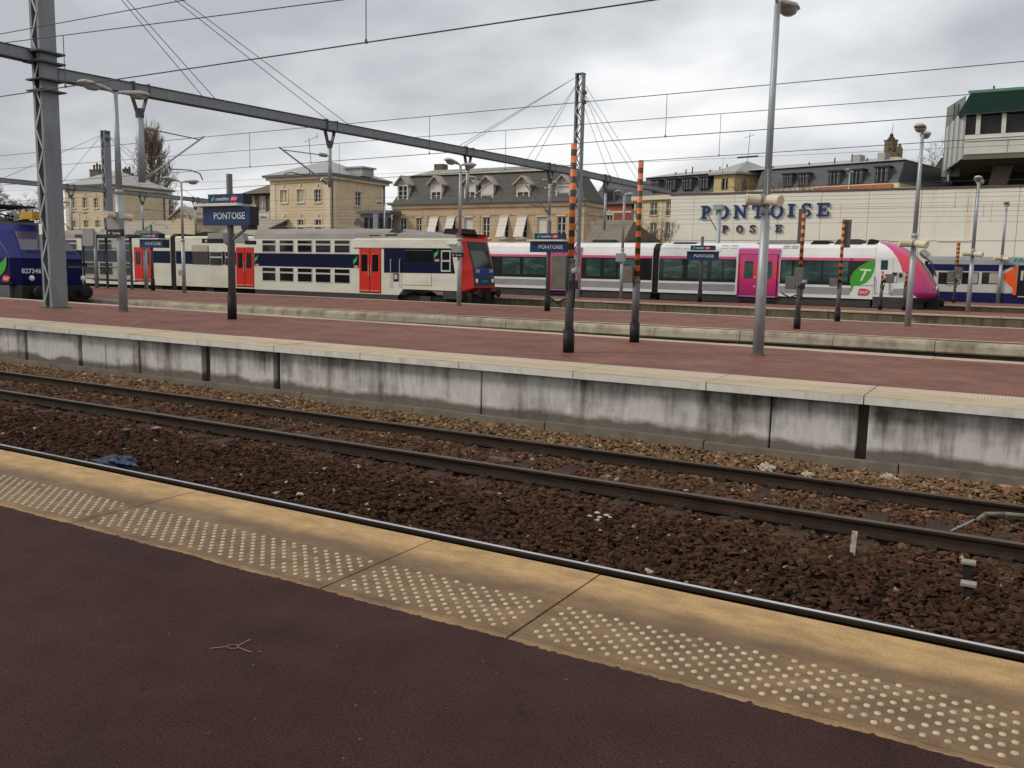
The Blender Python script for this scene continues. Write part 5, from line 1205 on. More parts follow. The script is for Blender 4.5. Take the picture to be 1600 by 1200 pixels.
for r_ in ((1394, 426, 1401, 430), (1405, 427, 1409.5, 433), (1397, 434, 1400, 441)): panel(tB, 'socket', M_zdark if r_[0] != 1397 else M_letter, rectp(S, *r_), Yn2, .012, .05)
polyp(tB, 'grey_flash', M_fgrey, S, [(1390, 461.5), (1396, 451), (1421, 451), (1424, 461.5)], Yn2, .001, .010)

# ---- blue and grey coach at the right
Yc, Yc2 = 63.5, 66.0 - .35; S = sidep(Yc); Ymc = (Yc + Yc2) / 2
M_cblue = mat('coach_blue', (0.009, 0.012, 0.075), 0.38, var=.1, scale=1); M_cgrey = mat('coach_grey', (0.50, 0.49, 0.46), 0.45, var=.08, scale=1)
M_corange = mat('coach_orange', (0.72, 0.11, 0.02), 0.4, var=.05); M_croof = mat('coach_roof', (0.235, 0.25, 0.25), 0.5, var=.1, scale=1)
x0, x1 = S(1448, 440).x, S(1600, 440).x + 16; cz = {k: S(1530, v).z for k, v in dict(bot=474.5, b1=457, w1=444, g1=424, b2=413.5, top=401).items()}
t = thing('passenger_coach', 'blue and grey coach with an open orange door at the right edge', 'train car', (x0, Ymc, 0))
MB().prism([(Yc, cz['bot']), (Yc, cz['b2']), (Yc2, cz['b2']), (Yc2, cz['bot'])], 'x', x0, x1).build('body', M_cblue, t)
MB().prism([(Yc, cz['b2'] + .004), (Yc + .12, cz['b2'] + (cz['top'] - cz['b2']) * .6), (Yc + .5, cz['top']), (Yc2 - .5, cz['top']), (Yc2 - .12, cz['b2'] + (cz['top'] - cz['b2']) * .6), (Yc2, cz['b2'] + .004)], 'x', x0, x1).build('roof', M_croof, t)
panel(t, 'grey_band', M_cgrey, (x0 + .4, x1, cz['b1'], cz['g1']), Yc, .001, .008)
for (a, c) in ((1466, 1501), (1502.5, 1529), (1534, 1563)):
    r = rectp(S, a, 425.5, c, 444); fr = panel(t, 'window', M_rubber, r, Yc, .008, .02, .03); w_ = r[1] - r[0]
    panel(fr, 'pane', mat('coach_pane_bright', (.36, .35, .31), .15, var=.15, scale=2), (r[0] + w_ * .40, r[1] - .05, r[2] + .06, r[3] - .05), Yc, .021, .026)
    panel(fr, 'pane', M_tglass, (r[0] + .06, r[0] + w_ * .38, r[2] + .06, (r[2] + r[3]) / 2 - .03), Yc, .021, .026); panel(fr, 'pane', M_tglass, (r[0] + .06, r[0] + w_ * .38, (r[2] + r[3]) / 2 + .03, r[3] - .05), Yc, .021, .026)
polyp(t, 'white_flash', M_cgrey, S, [(1564, 424), (1588, 414.5), (1591, 414.5), (1591, 457), (1575, 457)], Yc, .0085, .012)
polyp(t, 'orange_flash', M_corange, S, [(1567, 434), (1569, 428), (1582, 420), (1583, 451), (1577, 446), (1570, 439)], Yc, .013, .017)
polyp(t, 'door_leaf', M_corange, S, [(1583, 416), (1589, 416), (1587.5, 461), (1582, 461)], Yc, .013, .08)
panel(t, 'doorway', M_fgap, rectp(S, 1589.5, 416, 1612, 464), Yc, .009, .014)
panel(t, 'door_glass', M_cgrey, rectp(S, 1595, 423, 1599, 438), Yc, .015, .03)
panel(t, 'step', M_cgrey, (S(1590, 463).x, S(1612, 463).x, S(1600, 464.5).z, S(1600, 463).z), Yc, .002, .15)
q = MB()
for k, pts in enumerate([[(1590, 404.5), (1586, 404), (1584, 407.5), (1588, 410.5), (1591.5, 409.5)], [(1594, 404), (1592.5, 408), (1595, 410.5), (1598, 408), (1596.5, 404), (1594, 404)], [(1601, 403.5), (1600.5, 409), (1603, 410.5)]]): MB().path([S(a, b) + Vector((0, .10, .0)) for a, b in pts], .055).build('graffiti', mat('graffiti_teal', (.09, .30, .29), .5), t)
MB().box(x0 + .3, x1, Yc + .3, Yc2 - .3, .3, cz['bot'] - .005).build('underframe', M_zdark, t)
MB().box(x0 - .25, x0 - .003, Yc + .5, Yc2 - .5, 1.0, cz['top'] - .3).build('gangway_bellows', M_rubber, t)

# ---- blue locomotive at the left
Yl = 20.0; S = sidep(Yl); xl_ = S(24, 420).x; Yl2 = atx(138, 420, xl_).y
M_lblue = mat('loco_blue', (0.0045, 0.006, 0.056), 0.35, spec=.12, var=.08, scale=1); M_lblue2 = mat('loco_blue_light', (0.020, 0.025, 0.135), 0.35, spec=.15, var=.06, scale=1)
M_lgrey = mat('loco_roof', (0.15, 0.15, 0.145), 0.6, var=.15); M_lglass = mat('loco_glass', (0.085, 0.075, 0.115), 0.12, var=.12, scale=1.5, coat=.5)
Yml = (Yl + Yl2) / 2; W = Yl2 - Yl
t = thing('locomotive', 'dark blue electric locomotive numbered 827346 at the left edge', 'locomotive', (xl_, Yml, 0))
zB, zC, zC2 = atx(80, 445, xl_).z, atx(80, 404, xl_).z, atx(80, 396, xl_).z
zW, zT = atx(70, 362, xl_ - .9).z, atx(65, 352, xl_ - 1.1).z
lv = [(zB, xl_ - .02, .05), (zB + .25, xl_, .05), (zC, xl_ + .02, .06), (zC2, xl_ - .14, .10), (zW, xl_ - 1.02, .34), (zT, xl_ - 1.35, .52)]
q = MB(); vs = []
for (z, xf_, c) in lv: vs += [(xl_ - 2.6, Yl, z), (xf_ - .35 - c * .8, Yl + c * .35, z), (xf_, Yl + .22 + c, z), (xf_, Yl2 - .22 - c, z), (xf_ - .35 - c * .8, Yl2 - c * .35, z), (xl_ - 2.6, Yl2, z)]
fs = [(5, 4, 3, 2, 1, 0), tuple(30 + i for i in range(6))]
for k in range(5):
    for i in range(5): fs.append((6 * k + i, 6 * k + 6 + i, 6 * k + 7 + i, 6 * k + 1 + i))
    fs.append((6 * k + 5, 6 * k + 11, 6 * k + 6, 6 * k))
q.add(vs, fs); q.m = [0] * len(q.m)
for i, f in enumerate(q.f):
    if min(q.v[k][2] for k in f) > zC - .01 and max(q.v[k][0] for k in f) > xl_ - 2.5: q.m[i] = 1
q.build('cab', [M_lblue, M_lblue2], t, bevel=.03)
MB().prism([(Yl, zB), (Yl, zW), (Yl + .5, zT), (Yl2 - .5, zT), (Yl2, zW), (Yl2, zB)], 'x', xl_ - 17, xl_ - 2.604).build('body', M_lblue, t)
MB().prism([(Yl + .35, zT - .02), (Yl + .5, zT + .12), (Yl2 - .5, zT + .12), (Yl2 - .35, zT - .02)], 'x', xl_ - 16.5, xl_ - 1.9).build('roof', M_lgrey, t)
# windscreen lies on the sloping face
def slope_pt(f, yy, out): 
    z = lv[3][0] + (lv[4][0] - lv[3][0]) * f; x = lv[3][1] + (lv[4][1] - lv[3][1]) * f; nrm = Vector((lv[4][0] - lv[3][0], 0, -(lv[4][1] - lv[3][1]))).normalized()
    return (x + nrm.x * out, yy, z + nrm.z * out)
def slope_plate(name, m, f0, f1, ya0, yb0, ya1, yb1, o0, o1, parent):
    A_ = [slope_pt(f0, ya0, o0), slope_pt(f0, yb0, o0), slope_pt(f1, yb1, o0), slope_pt(f1, ya1, o0), slope_pt(f0, ya0, o1), slope_pt(f0, yb0, o1), slope_pt(f1, yb1, o1), slope_pt(f1, ya1, o1)]
    return MB().add(A_, [(3, 2, 1, 0), (4, 5, 6, 7), (0, 1, 5, 4), (1, 2, 6, 5), (2, 3, 7, 6), (3, 0, 4, 7)]).build(name, m, parent)
ws = slope_plate('windscreen', M_lglass, .12, .95, Yl + .40, Yl2 - .40, Yl + .62, Yl2 - .62, .002, .02, t)
for (a, b) in ((.35, .55), (.62, .78)):
    p = Vector(slope_pt(.10, Yl + W * a, .03)); q_ = Vector(slope_pt(.6, Yl + W * b - .3, .03)); MB().tube(p, q_, .014, n=5).build('wiper', M_rubber, t)
slope_plate('vent_strip', M_rubber, .0, .07, Yl + .55, Yl + 1.25, Yl + .55, Yl + 1.25, .002, .014, t); slope_plate('vent_strip', M_rubber, .0, .07, Yl2 - 1.0, Yl2 - .4, Yl2 - 1.0, Yl2 - .4, .002, .014, t)
def FP(px, py): return atx(px, py, xl_ + .02)
a = FP(34, 427); b = FP(64, 418); q = MB(); text_mb(q, '827346', b.y - a.y, .19, lambda u, v, d: (xl_ + .024 + d, a.y + u, a.z + v), bold=.018); q.build('number', M_letter, t)
for px in (49.5, 129.5):
    p = FP(px, 434.5); lmp = MB().lathe((xl_ + .016, p.y, p.z), [(.115, 0), (.115, .03), (.10, .035)], 16, 'x').build('lamp_bezel', M_alu, t); MB().lathe((xl_ + .051, p.y, p.z), [(.085, 0), (.06, .03), (.02, .04)], 14, 'x').build('headlight', M_lightw, lmp)
a, b = FP(104, 418), FP(137, 411); gr = MB().box(xl_ + .021, xl_ + .04, a.y, b.y - .05, a.z, b.z).build('grille', M_rubber, t)
for k in range(7): MB().box(xl_ + .041, xl_ + .06, a.y + .06 + k * .115, a.y + .12 + k * .115, a.z - .02, a.z + .07).build('grille_tooth', M_lgrey, gr)
polyp(t, 'leaf_emblem', mat('leaf_bright', (.055, .34, .035), .35), S, [(-6, 432), (-8, 422), (-4, 414), (4, 408), (10, 401), (10.5, 413), (8, 422), (2, 430)], Yl, .002, .010)
a, c = S(4.5, 440), S(16, 430); sncf_logo(t, a.x, c.x, Yl - .003, a.z, c.z)
MB().box(xl_ - 17, xl_ - .5, Yl + .18, Yl2 - .18, .55, zB - .004).build('underframe', M_zdark, t)
MB().box(xl_ - 3.4, xl_ - 1.5, Yl + .02, Yl + .3, .62, zB - .02).build('battery_box', M_zskirt, t); MB().box(xl_ - 1.35, xl_ - .55, Yl + .05, Yl + .3, .72, zB - .02).build('step_box', M_polegrey, t)
bogie(t, xl_ - 4.2, Yl, Yl2, 2.6)
q = MB().box(xl_ - .5, xl_ + .12, Yl + .15, Yl2 - .15, .62, zB - .004).build('buffer_beam', M_zdark, t)
for y in (Yl + .62, Yl2 - .52): MB().lathe((xl_ + .10, y, .98), [(.12, 0), (.12, .42), (.27, .43), (.27, .52), (.15, .56)], 18, 'x').build('buffer', M_rubber, t)
q = MB(); q.lathe((xl_ + .12, Yml, .92), [(.09, 0), (.09, .3), (.16, .32), (.16, .42)], 12, 'x'); q.build('coupling_hook', M_zdark, t)
for k in range(5): MB().path([(xl_ + .12, Yml - .8 + k * .35, .9), (xl_ + .28, Yml - .8 + k * .35, .72), (xl_ + .16, Yml - .72 + k * .35, .55)], .035).build('brake_hose', M_rubber, t)
MB().prism([(xl_ - .3, .2), (xl_ + .18, .2), (xl_ + .1, .62), (xl_ - .3, .62)], 'y', Yl + .25, Yl2 - .25).build('snow_plough', M_zdark, t)
# pantograph and the yellow roof box
q = S(45, 348); zt2 = zT + .12
MB().box(xl_ - 3.2, xl_ - 2.0, Yml - .55, Yml + .55, zt2, zt2 + .10).build('pantograph_base', M_zdark, t)
for y in (Yml - .45, Yml + .45): MB().path([(xl_ - 2.2, y, zt2 + .1), (xl_ - 4.6, y * .7 + Yml * .3, zt2 + .45), (xl_ - 2.4, y * .7 + Yml * .3, zt2 + .62)], .03).build('pantograph_arm', M_zdark, t)
MB().box(xl_ - 5.2, xl_ - 2.2, Yml - .75, Yml + .75, zt2 + .60, zt2 + .68).build('pantograph_head', M_zdark, t)
a, c = at(45, 346, Yml), at(63, 331, Yml); MB().box(a.x, c.x, Yml - .35, Yml + .35, zt2 + .1, c.z).build('yellow_cabinet', mat('cabinet_yellow', (.50, .30, .03), .5, var=.15, scale=4, tint=(.12, .08, .02), tfac=.6, tscale=(2, 2, 8)), t)
for k in range(3): MB().lathe((xl_ - 1.9 - k * 1.4, Yml - .3, zt2), [(.05, 0), (.09, .05), (.05, .1), (.09, .15), (.05, .2), (.09, .25), (.04, .3)], 10).build('roof_insulator', M_insul, t)
# ------------------------------------------------------------------ buildings
M_stone = mat('cream_stone', (0.63, 0.515, 0.345), 0.85, var=.10, scale=.6, tint=(.48, .37, .23), tfac=.6, tscale=(.5, .5, 1.2), tlo=.45, thi=.75, bump=.2, bscale=12)
M_stone2 = mat('tan_limestone', (0.54, 0.415, 0.27), 0.85, var=.12, scale=.7, tint=(.33, .25, .16), tfac=.6, tscale=(.7, .7, 1.0), tlo=.45, thi=.75, bump=.2, bscale=12)
M_stone3 = mat('pale_yellow_render', (0.62, 0.54, 0.37), 0.85, var=.08, scale=.5, tint=(.36, .31, .20), tfac=.5, tscale=(.6, .6, .8))
M_trim = mat('pale_trim', (0.66, 0.575, 0.42), 0.8, var=.08, scale=1)
M_zinc = mat('zinc_roof', (0.36, 0.355, 0.34), 0.5, metal=.2, var=.12, scale=.8, tint=(.22, .22, .22), tfac=.4, tscale=(2, 2, .6))
M_zincd = mat('zinc_gutter', (0.13, 0.14, 0.145), 0.55, metal=.2, var=.12)
M_tileroof = mat('beige_tile_roof', (0.33, 0.295, 0.235), 0.85, var=.15, scale=2, tint=(.24, .21, .16), tfac=.5, tscale=(1, 6, 1))
M_slate = mat('slate_brown', (0.070, 0.066, 0.060), 0.6, var=.18, scale=1.5, tint=(.11, .10, .088), tfac=.6, tscale=(.6, .6, 5))
M_slate2 = mat('slate_grey', (0.085, 0.088, 0.098), 0.55, var=.15, scale=1.5, tint=(.12, .12, .13), tfac=.5, tscale=(.6, .6, 5))
M_brick = mat('red_brick', (0.34, 0.095, 0.065), 0.85, var=.18, scale=3)
M_bglass = mat('house_glass', (0.022, 0.024, 0.026), 0.12, var=.2, scale=.8)
M_bglass2 = mat('house_glass_painted_lit', (0.50, 0.44, 0.30), 0.2, var=.45, scale=3)  # pale pane colour stands in for bright light on the glass
M_wframe = mat('white_joinery', (0.60, 0.58, 0.52), 0.6, var=.06)
M_blind = mat('white_shutter', (0.62, 0.60, 0.53), 0.6, var=.05, scale=2)
M_iron = mat('dark_iron', (0.04, 0.036, 0.034), 0.6, var=.1)
M_pipe = mat('downpipe', (0.13, 0.085, 0.075), 0.6, var=.1)
M_chim = mat('chimney_brick', (0.12, 0.105, 0.085), 0.9, var=.2, scale=2); M_pot = mat('chimney_pot', (0.10, 0.07, 0.055), .8, var=.2)
class WP:                                   # a vertical wall plane from plan point A to B; outward is to the right-hand side of A>B
    def __init__(s, A, B):
        s.A = Vector((A[0], A[1], 0)); d = Vector((B[0] - A[0], B[1] - A[1], 0)); s.L = d.length; s.u = d.normalized(); s.n = Vector((s.u.y, -s.u.x, 0))
    def pt(s, u, z, d=0): return s.A + s.u * u + s.n * d + Vector((0, 0, z))
    def uv(s, px, py):
        r = ray(px, py); r = Vector(r); o = Vector((0, 0, CAM_H)); k = (s.A - o).dot(s.n) / r.dot(s.n); p = o + r * k
        return (p - s.A).dot(s.u), p.z
    def rect(s, px0, py0, px1, py1):
        pm, ym = (px0 + px1) / 2, (py0 + py1) / 2
        return s.uv(px0, ym)[0], s.uv(px1, ym)[0], s.uv(pm, py1)[1], s.uv(pm, py0)[1]
    def box(s, mb, u0, u1, z0, z1, d0, d1):
        P = [s.pt(u, z, d) for d in (d0, d1) for (u, z) in ((u0, z0), (u1, z0), (u1, z1), (u0, z1))]
        return mb.add(P, [(0, 1, 2, 3), (7, 6, 5, 4), (0, 4, 5, 1), (1, 5, 6, 2), (2, 6, 7, 3), (3, 7, 4, 0)])
    def wall(s, mb, u0, u1, z0, z1, holes=(), depth=.16):
        us = sorted({u0, u1, *[h[0] for h in holes], *[h[1] for h in holes]}); zs_ = sorted({z0, z1, *[h[2] for h in holes], *[h[3] for h in holes]})
        us = [u for u in us if u0 <= u <= u1]; zs_ = [z for z in zs_ if z0 <= z <= z1]
        for a, b in zip(us[:-1], us[1:]):
            for c, d in zip(zs_[:-1], zs_[1:]):
                um, zm = (a + b) / 2, (c + d) / 2
                if any(h[0] < um < h[1] and h[2] < zm < h[3] for h in holes): continue
                mb.quad(s.pt(a, c), s.pt(b, c), s.pt(b, d), s.pt(a, d))
        for h in holes:
            a, b, c, d = h
            for (p, q) in (((a, c), (a, d)), ((a, d), (b, d)), ((b, d), (b, c)), ((b, c), (a, c))):
                mb.quad(s.pt(*p), s.pt(*q), s.pt(*q, -depth), s.pt(*p, -depth))
        return mb
def bwindow(t, w, h, style='casement', depth=.16, surround=None, glass=None, bars=1):
    """A real opening: pane at the back of the reveal, joinery in front of it, sill and surround on the wall."""
    a, b, c, d = h; W, H = b - a, d - c
    fr = MB()
    f_ = min(.075, W * .1); dd = -depth
    w.box(fr, a, a + f_, c, d, dd + .02, dd + .07); w.box(fr, b - f_, b, c, d, dd + .02, dd + .07); w.box(fr, a + f_, b - f_, d - f_, d, dd + .02, dd + .07); w.box(fr, a + f_, b - f_, c, c + f_, dd + .02, dd + .07)
    if style != 'blind':
        um = (a + b) / 2; w.box(fr, um - f_ * .6, um + f_ * .6, c + f_, d - f_, dd + .02, dd + .08)
        for k in range(bars): zz = c + H * (k + 1) / (bars + 1); w.box(fr, a + f_, um - f_ * .6, zz - .02, zz + .02, dd + .02, dd + .05); w.box(fr, um + f_ * .6, b - f_, zz - .02, zz + .02, dd + .02, dd + .05)
    fo = fr.build('window', M_wframe, t)
    g_ = MB(); w.box(g_, a, b, c, d, dd - .01, dd + .015); g_.build('pane', M_blind if style == 'blind' else (glass or M_bglass), fo)
    sl = MB(); w.box(sl, a - .1, b + .1, c - .12, c - .005, .003, .10); sl.build('sill', surround or M_trim, fo)
    if surround:
        q = MB(); w.box(q, a - .14, a - .005, c, d + .14, .003, .045); q.build('jamb', surround, fo); q = MB(); w.box(q, b + .005, b + .14, c, d + .14, .003, .045); q.build('jamb', surround, fo)
        q = MB(); w.box(q, a, b, d + .005, d + .18, .003, .06); q.build('lintel', surround, fo)
        q = MB(); w.box(q, (a + b) / 2 - .11, (a + b) / 2 + .11, d + .185, d + .52, .003, .10); q.build('keystone', surround, fo)
    return fo
def railing(t, w, h, zt):
    a, b, c, d = h; q = MB(); w.box(q, a - .05, b + .05, zt - .03, zt, .06, .09); w.box(q, a - .05, b + .05, c + .02, c + .05, .06, .09)
    n_ = max(4, int((b - a) / .16))
    for k in range(n_ + 1): u = a + (b - a) * k / n_; w.box(q, u - .012, u + .012, c + .05, zt - .03, .06, .085)
    q.build('railing', M_iron, t)
def hip_roof(t, x0, x1, y0, y1, z0, zr, m, ov=.45, inset=None, name='roof'):
    a, b, c, d = x0 - ov, x1 + ov, y0 - ov, y1 + ov; w_ = min(b - a, d - c) / 2 if inset is None else inset
    if (b - a) >= (d - c): r = [(a + w_, (c + d) / 2), (b - w_, (c + d) / 2)]
    else: r = [((a + b) / 2, c + w_), ((a + b) / 2, d - w_)]
    vs = [(a, c, z0), (b, c, z0), (b, d, z0), (a, d, z0), (*r[0], zr), (*r[1], zr)]
    fs = [(0, 1, 5, 4), (1, 2, 5), (2, 3, 4, 5), (3, 0, 4), (3, 2, 1, 0)] if (b - a) >= (d - c) else [(0, 1, 4), (1, 2, 5, 4), (2, 3, 5), (3, 0, 4, 5), (3, 2, 1, 0)]
    return MB().add(vs, fs).build(name, m, t)
def chimney(t, x, y, z0, z1, w_, d, pots):
    c = MB().box(x - w_ / 2, x + w_ / 2, y - d / 2, y + d / 2, z0, z1).build('chimney', M_chim, t)
    MB().box(x - w_ / 2 - .06, x + w_ / 2 + .06, y - d / 2 - .06, y + d / 2 + .06, z1 + .002, z1 + .14).build('chimney_cap', M_chim, c)
    for k in range(pots):
        xx = x - w_ / 2 + w_ * (k + .5) / pots; MB().lathe((xx, y, z1 + .142), [(.14, 0), (.11, .35), (.16, .42), (.10, .62 + .2 * (k % 2))], 9).build('chimney_pot', M_pot, c)
YB = 66.0
def cream_house(label, pl, pc, pr, pye, wins_f, wins_s, roofz, chim):
    x0, x1 = at(pl, 300, YB).x, at(pc, 300, YB).x; y1 = atx(pr, 300, x1).y; ze = at(pc, pye, YB).z
    t = thing('station_house', label, 'house', (x1, YB, 0), 'cream stone station houses')
    F = WP((x0, YB), (x1, YB)); Sd = WP((x1, YB), (x1, y1)); hf, hs = [], []
    for k, r in enumerate(wins_f): hf.append(F.rect(*r[:4]))
    for r in wins_s: hs.append(Sd.rect(*r[:4]))
    q = MB(); F.wall(q, 0, F.L, -.5, ze, hf); Sd.wall(q, 0, Sd.L, -.5, ze, hs)
    q.quad((x0, y1, -.5), (x1, y1, -.5), (x1, y1, ze), (x0, y1, ze)); q.quad((x0, YB, -.5), (x0, y1, -.5), (x0, y1, ze), (x0, YB, ze)); q.build('wall', M_stone, t)
    for h, r in zip(hf, wins_f): bwindow(t, F, h, surround=M_trim, glass=M_bglass2 if len(r) > 4 else None, bars=2 if len(r) <= 4 else 1)
    for h in hs: bwindow(t, Sd, h, surround=M_trim, bars=2)
    zs_ = F.uv((pl + pc) / 2, 0)[1]
    for zz in wins_f[0:0]: pass
    for (w, L_) in ((F, F.L), (Sd, Sd.L)):
        for zz, hh in ((ze * .545, .22), (ze * .50, .12)):
            q = MB(); w.box(q, .003 if w is Sd else 0, L_, zz, zz + hh, .003, .07); q.build('string_course', M_trim, t)
        q = MB(); w.box(q, .08, .75, -.5, ze - .5, .003, .05); q.build('pilaster', M_trim, t); q = MB(); w.box(q, L_ - .75, L_ - .08, -.5, ze - .5, .003, .05); q.build('pilaster', M_trim, t)
    MB().box(x0 - .3, x1 + .3, YB - .3, y1 + .3, ze - .28, ze - .003).build('cornice', M_trim, t)
    MB().box(x0 - .55, x1 + .55, YB - .55, y1 + .55, ze, ze + .22).build('gutter', M_zincd, t)
    hip_roof(t, x0, x1, YB, y1, ze + .225, roofz, M_zinc)
    for c in chim: chimney(t, *c)
    return t, F, Sd, x0, x1, y1, ze
# window rows shared by both houses (front face three bays)
H2 = [(438, 297, 449, 316.5, 1), (464, 296, 475, 316, 1), (491, 296, 501.5, 316), (440, 343, 449, 368), (465, 343, 474.5, 368), (492, 343, 502, 368)]
h2 = cream_house('cream stone house in the middle, with three bays and a white chimney block', 422, 517, 602, 274, H2, [(555, 299.5, 564.5, 322)], at(521, 252.5, 71).z, [])
t2, F2, S2_, x0, x1, y1, ze = h2
a, c = at(548, 272, 70.5), at(573, 263.5, 70.5); MB().box(a.x, c.x, 69.8, 71.6, ze + .3, c.z).build('roof_box', M_zinc, t2); MB().box(a.x - .2, c.x + .2, 69.6, 71.8, c.z + .002, c.z + .16).build('roof_box_cap', M_zinc, t2)
MB().tube((x1 + .09, YB + .12, 0), (x1 + .09, YB + .12, ze - .3), .07, n=8).build('downpipe', M_pipe, t2)
MB().tube((x1 + .09, y1 - .3, 0), (x1 + .09, y1 - .3, ze - .3), .07, n=8).build('downpipe', M_pipe, t2)
q = MB(); p = at(487, 262, 70); q.path([(p.x, 70, ze + 1), (p.x - .35, 70, ze + 4.4)], .03); q.path([(p.x - 1.0, 70, ze + 4.0), (p.x + .9, 70, ze + 4.5)], .02); q.path([(p.x + .8, 70, ze + 4.2), (p.x + .8, 70, ze + 4.9)], .02); q.build('aerial', M_iron, t2)
H1 = [(112.5, 309, 117.5, 325), (129, 309, 136, 325), (146.5, 309, 153.5, 325), (113.5, 345, 119, 360), (131, 344, 138, 360), (149, 344, 156, 360)]
xx = at(148, 272, 71).x
h1 = cream_house('cream stone house at the left, with two dark chimneys', 101, 171, 263, 290.5, H1, [], at(182, 269, 71.5).z,
                 [(at(152, 270, 70).x, 70.0, 11.2, at(152, 267, 70).z, 1.7, .9, 3), (at(198, 275, 73).x, 73.0, 11.2, at(198, 273, 73).z, 1.6, .9, 4)])
t1, F1, S1_, x0, x1, y1, ze = h1
MB().tube((x1 + .09, atx(256, 320, x1).y, 4), (x1 + .09, atx(256, 320, x1).y, ze - .3), .09, n=8).build('downpipe', M_pipe, t1)
# ---- low station hall with gabled pavilion between the houses
xa, xb = at(171, 350, 63.5).x, at(420, 350, 63.5).x; zl = at(300, 371, 61).z; zh = at(300, 344, 66).z
t = thing('station_hall', 'low beige-roofed hall between the two cream houses', 'building', (xa, 62, 0))
MB().box(xa, xb, 61.4, 65.9, -.5, zl - .05).build('wall', M_stone, t)
n_ = 34; xs_ = np.linspace(xa - .3, xb + .3, n_ + 1)
for a, b in zip(xs_[:-1], xs_[1:]):
    MB().add([(a + .02, 60.6, zl), (b - .02, 60.6, zl), (b - .02, 65.9, zh), (a + .02, 65.9, zh), (a + .02, 60.6, zl - .12), (b - .02, 60.6, zl - .12), (b - .02, 65.9, zh - .12), (a + .02, 65.9, zh - .12)], [(0, 1, 2, 3), (7, 6, 5, 4), (0, 4, 5, 1), (1, 5, 6, 2), (2, 6, 7, 3), (3, 7, 4, 0)]).build('roof_sheet', M_tileroof, t)
Yp = 60.2; a, c, ap = at(263, 341, Yp), at(305, 336, Yp), at(285, 322.5, Yp)
t = thing('gabled_pavilion', 'small gabled pavilion lettered with the station name, between the houses', 'building', (ap.x, Yp, 0))
zg = at(284, 340, Yp).z; Wp = (c.x - a.x) / 2; xm = ap.x
MB().prism([(xm - Wp + .3, -.5), (xm + Wp - .3, -.5), (xm + Wp - .3, zg), (xm, ap.z - .25), (xm - Wp + .3, zg)], 'y', Yp, Yp + 3).build('wall', M_stone, t)
for s in (-1, 1):
    MB().add([(xm, Yp - .25, ap.z), (xm + s * (Wp + .15), Yp - .25, zg - .05), (xm + s * (Wp + .15), Yp + 3, zg - .05), (xm, Yp + 3, ap.z), (xm, Yp - .25, ap.z - .18), (xm + s * (Wp + .15), Yp - .25, zg - .23), (xm + s * (Wp + .15), Yp + 3, zg - .23), (xm, Yp + 3, ap.z - .18)], [(0, 1, 2, 3), (7, 6, 5, 4), (0, 4, 5, 1), (1, 5, 6, 2), (2, 6, 7, 3), (3, 7, 4, 0)]).build('roof_slope', M_tileroof, t)
q = MB(); text_mb(q, 'PONTOISE', 1, 1, lambda u, v, d: (0, 0, 0)) if False else None
r0 = 2.2
for k, ch in enumerate('PONTOISE'):
    ang = R(118 - k * 8.0); cx_, cz_ = xm + .05 + r0 * 1.05 * math.cos(ang) * 1.05, zg - 1.72 + r0 * math.sin(ang) * .78
    ql = MB(); text_mb(ql, ch, .19 if ch != 'I' else .06, .36, lambda u, v, d: (cx_ - .09 + u, Yp - .01 - d, cz_ + v), extrude=.03, bold=.01); ql.build('letter', mat('pavilion_letter', (.16, .14, .11), .7), t)
# ---- brown-roofed house behind, left of the middle house
Yk = 84; t = thing('brown_roof_house', 'house with brown roof and tall bay windows behind the large name sign', 'house', (at(410, 340, Yk).x, Yk, 0))
xa, xb = at(384, 300, Yk).x, at(440, 300, Yk).x; ze_ = at(400, 303, Yk).z
F = WP((xa, Yk), (xb, Yk)); hh = [F.rect(391, 306, 398, 325), F.rect(404, 306, 415, 330), F.rect(419, 306, 424, 330)]
q = MB(); F.wall(q, 0, F.L, 0, ze_, hh); q.build('wall', mat('brown_boards', (.085, .06, .045), .8, var=.2), t)
for h in hh: bwindow(t, F, h, bars=2, glass=mat('bay_glass_pale', (.30, .29, .26), .2, var=.3))
MB().add([(xa - .6, Yk - .6, ze_), (xb + .6, Yk - .6, ze_), (xb + .6, Yk + 6, ze_ + 2.9), (xa + 4, Yk + 6, ze_ + 2.9), (xa - .6, Yk + 12, ze_), (xb + .6, Yk + 12, ze_)], [(0, 1, 2, 3), (0, 3, 4), (3, 2, 5, 4), (0, 4, 5, 1)]).build('roof', mat('brown_tiles', (.14, .105, .085), .85, var=.18, scale=2), t)
p, c = at(396, 342, 80), at(421, 332, 80); MB().box(p.x, c.x, 80, 82, p.z, c.z).build('porch_block', M_canopy, t); MB().box(p.x + 1.2, c.x - .5, 79.9, 79.997, p.z + .2, c.z - .5).build('porch_window', M_bglass, t)
# ---- glazed link building between middle house and mansard block
Yg = 64.5; t = thing('glazed_link', 'grey glazed link building at the right foot of the middle house', 'building', (at(590, 350, Yg).x, Yg, 0))
xa, xb = at(563, 345, Yg).x, at(612, 345, Yg).x; zt_ = at(590, 334, Yg).z
F = WP((xa, Yg), (xb, Yg)); hh = [F.rect(569, 340, 576, 372), F.rect(577, 340, 584, 372), F.rect(591, 340, 598, 372), F.rect(599, 340, 604, 372), F.rect(605, 340, 611, 372)]
q = MB(); F.wall(q, 0, F.L, -.5, zt_, hh, .1); q.build('wall', mat('link_grey', (.22, .22, .23), .5, var=.08), t)
for h in hh: g_ = MB(); F.box(g_, h[0], h[1], h[2], h[3], -.12, -.10); g_.build('pane', M_bglass, t)
MB().box(xa - .2, xb + .1, Yg - .35, Yg + 1.3, zt_ + .003, zt_ + .28).build('roof', M_zincd, t)
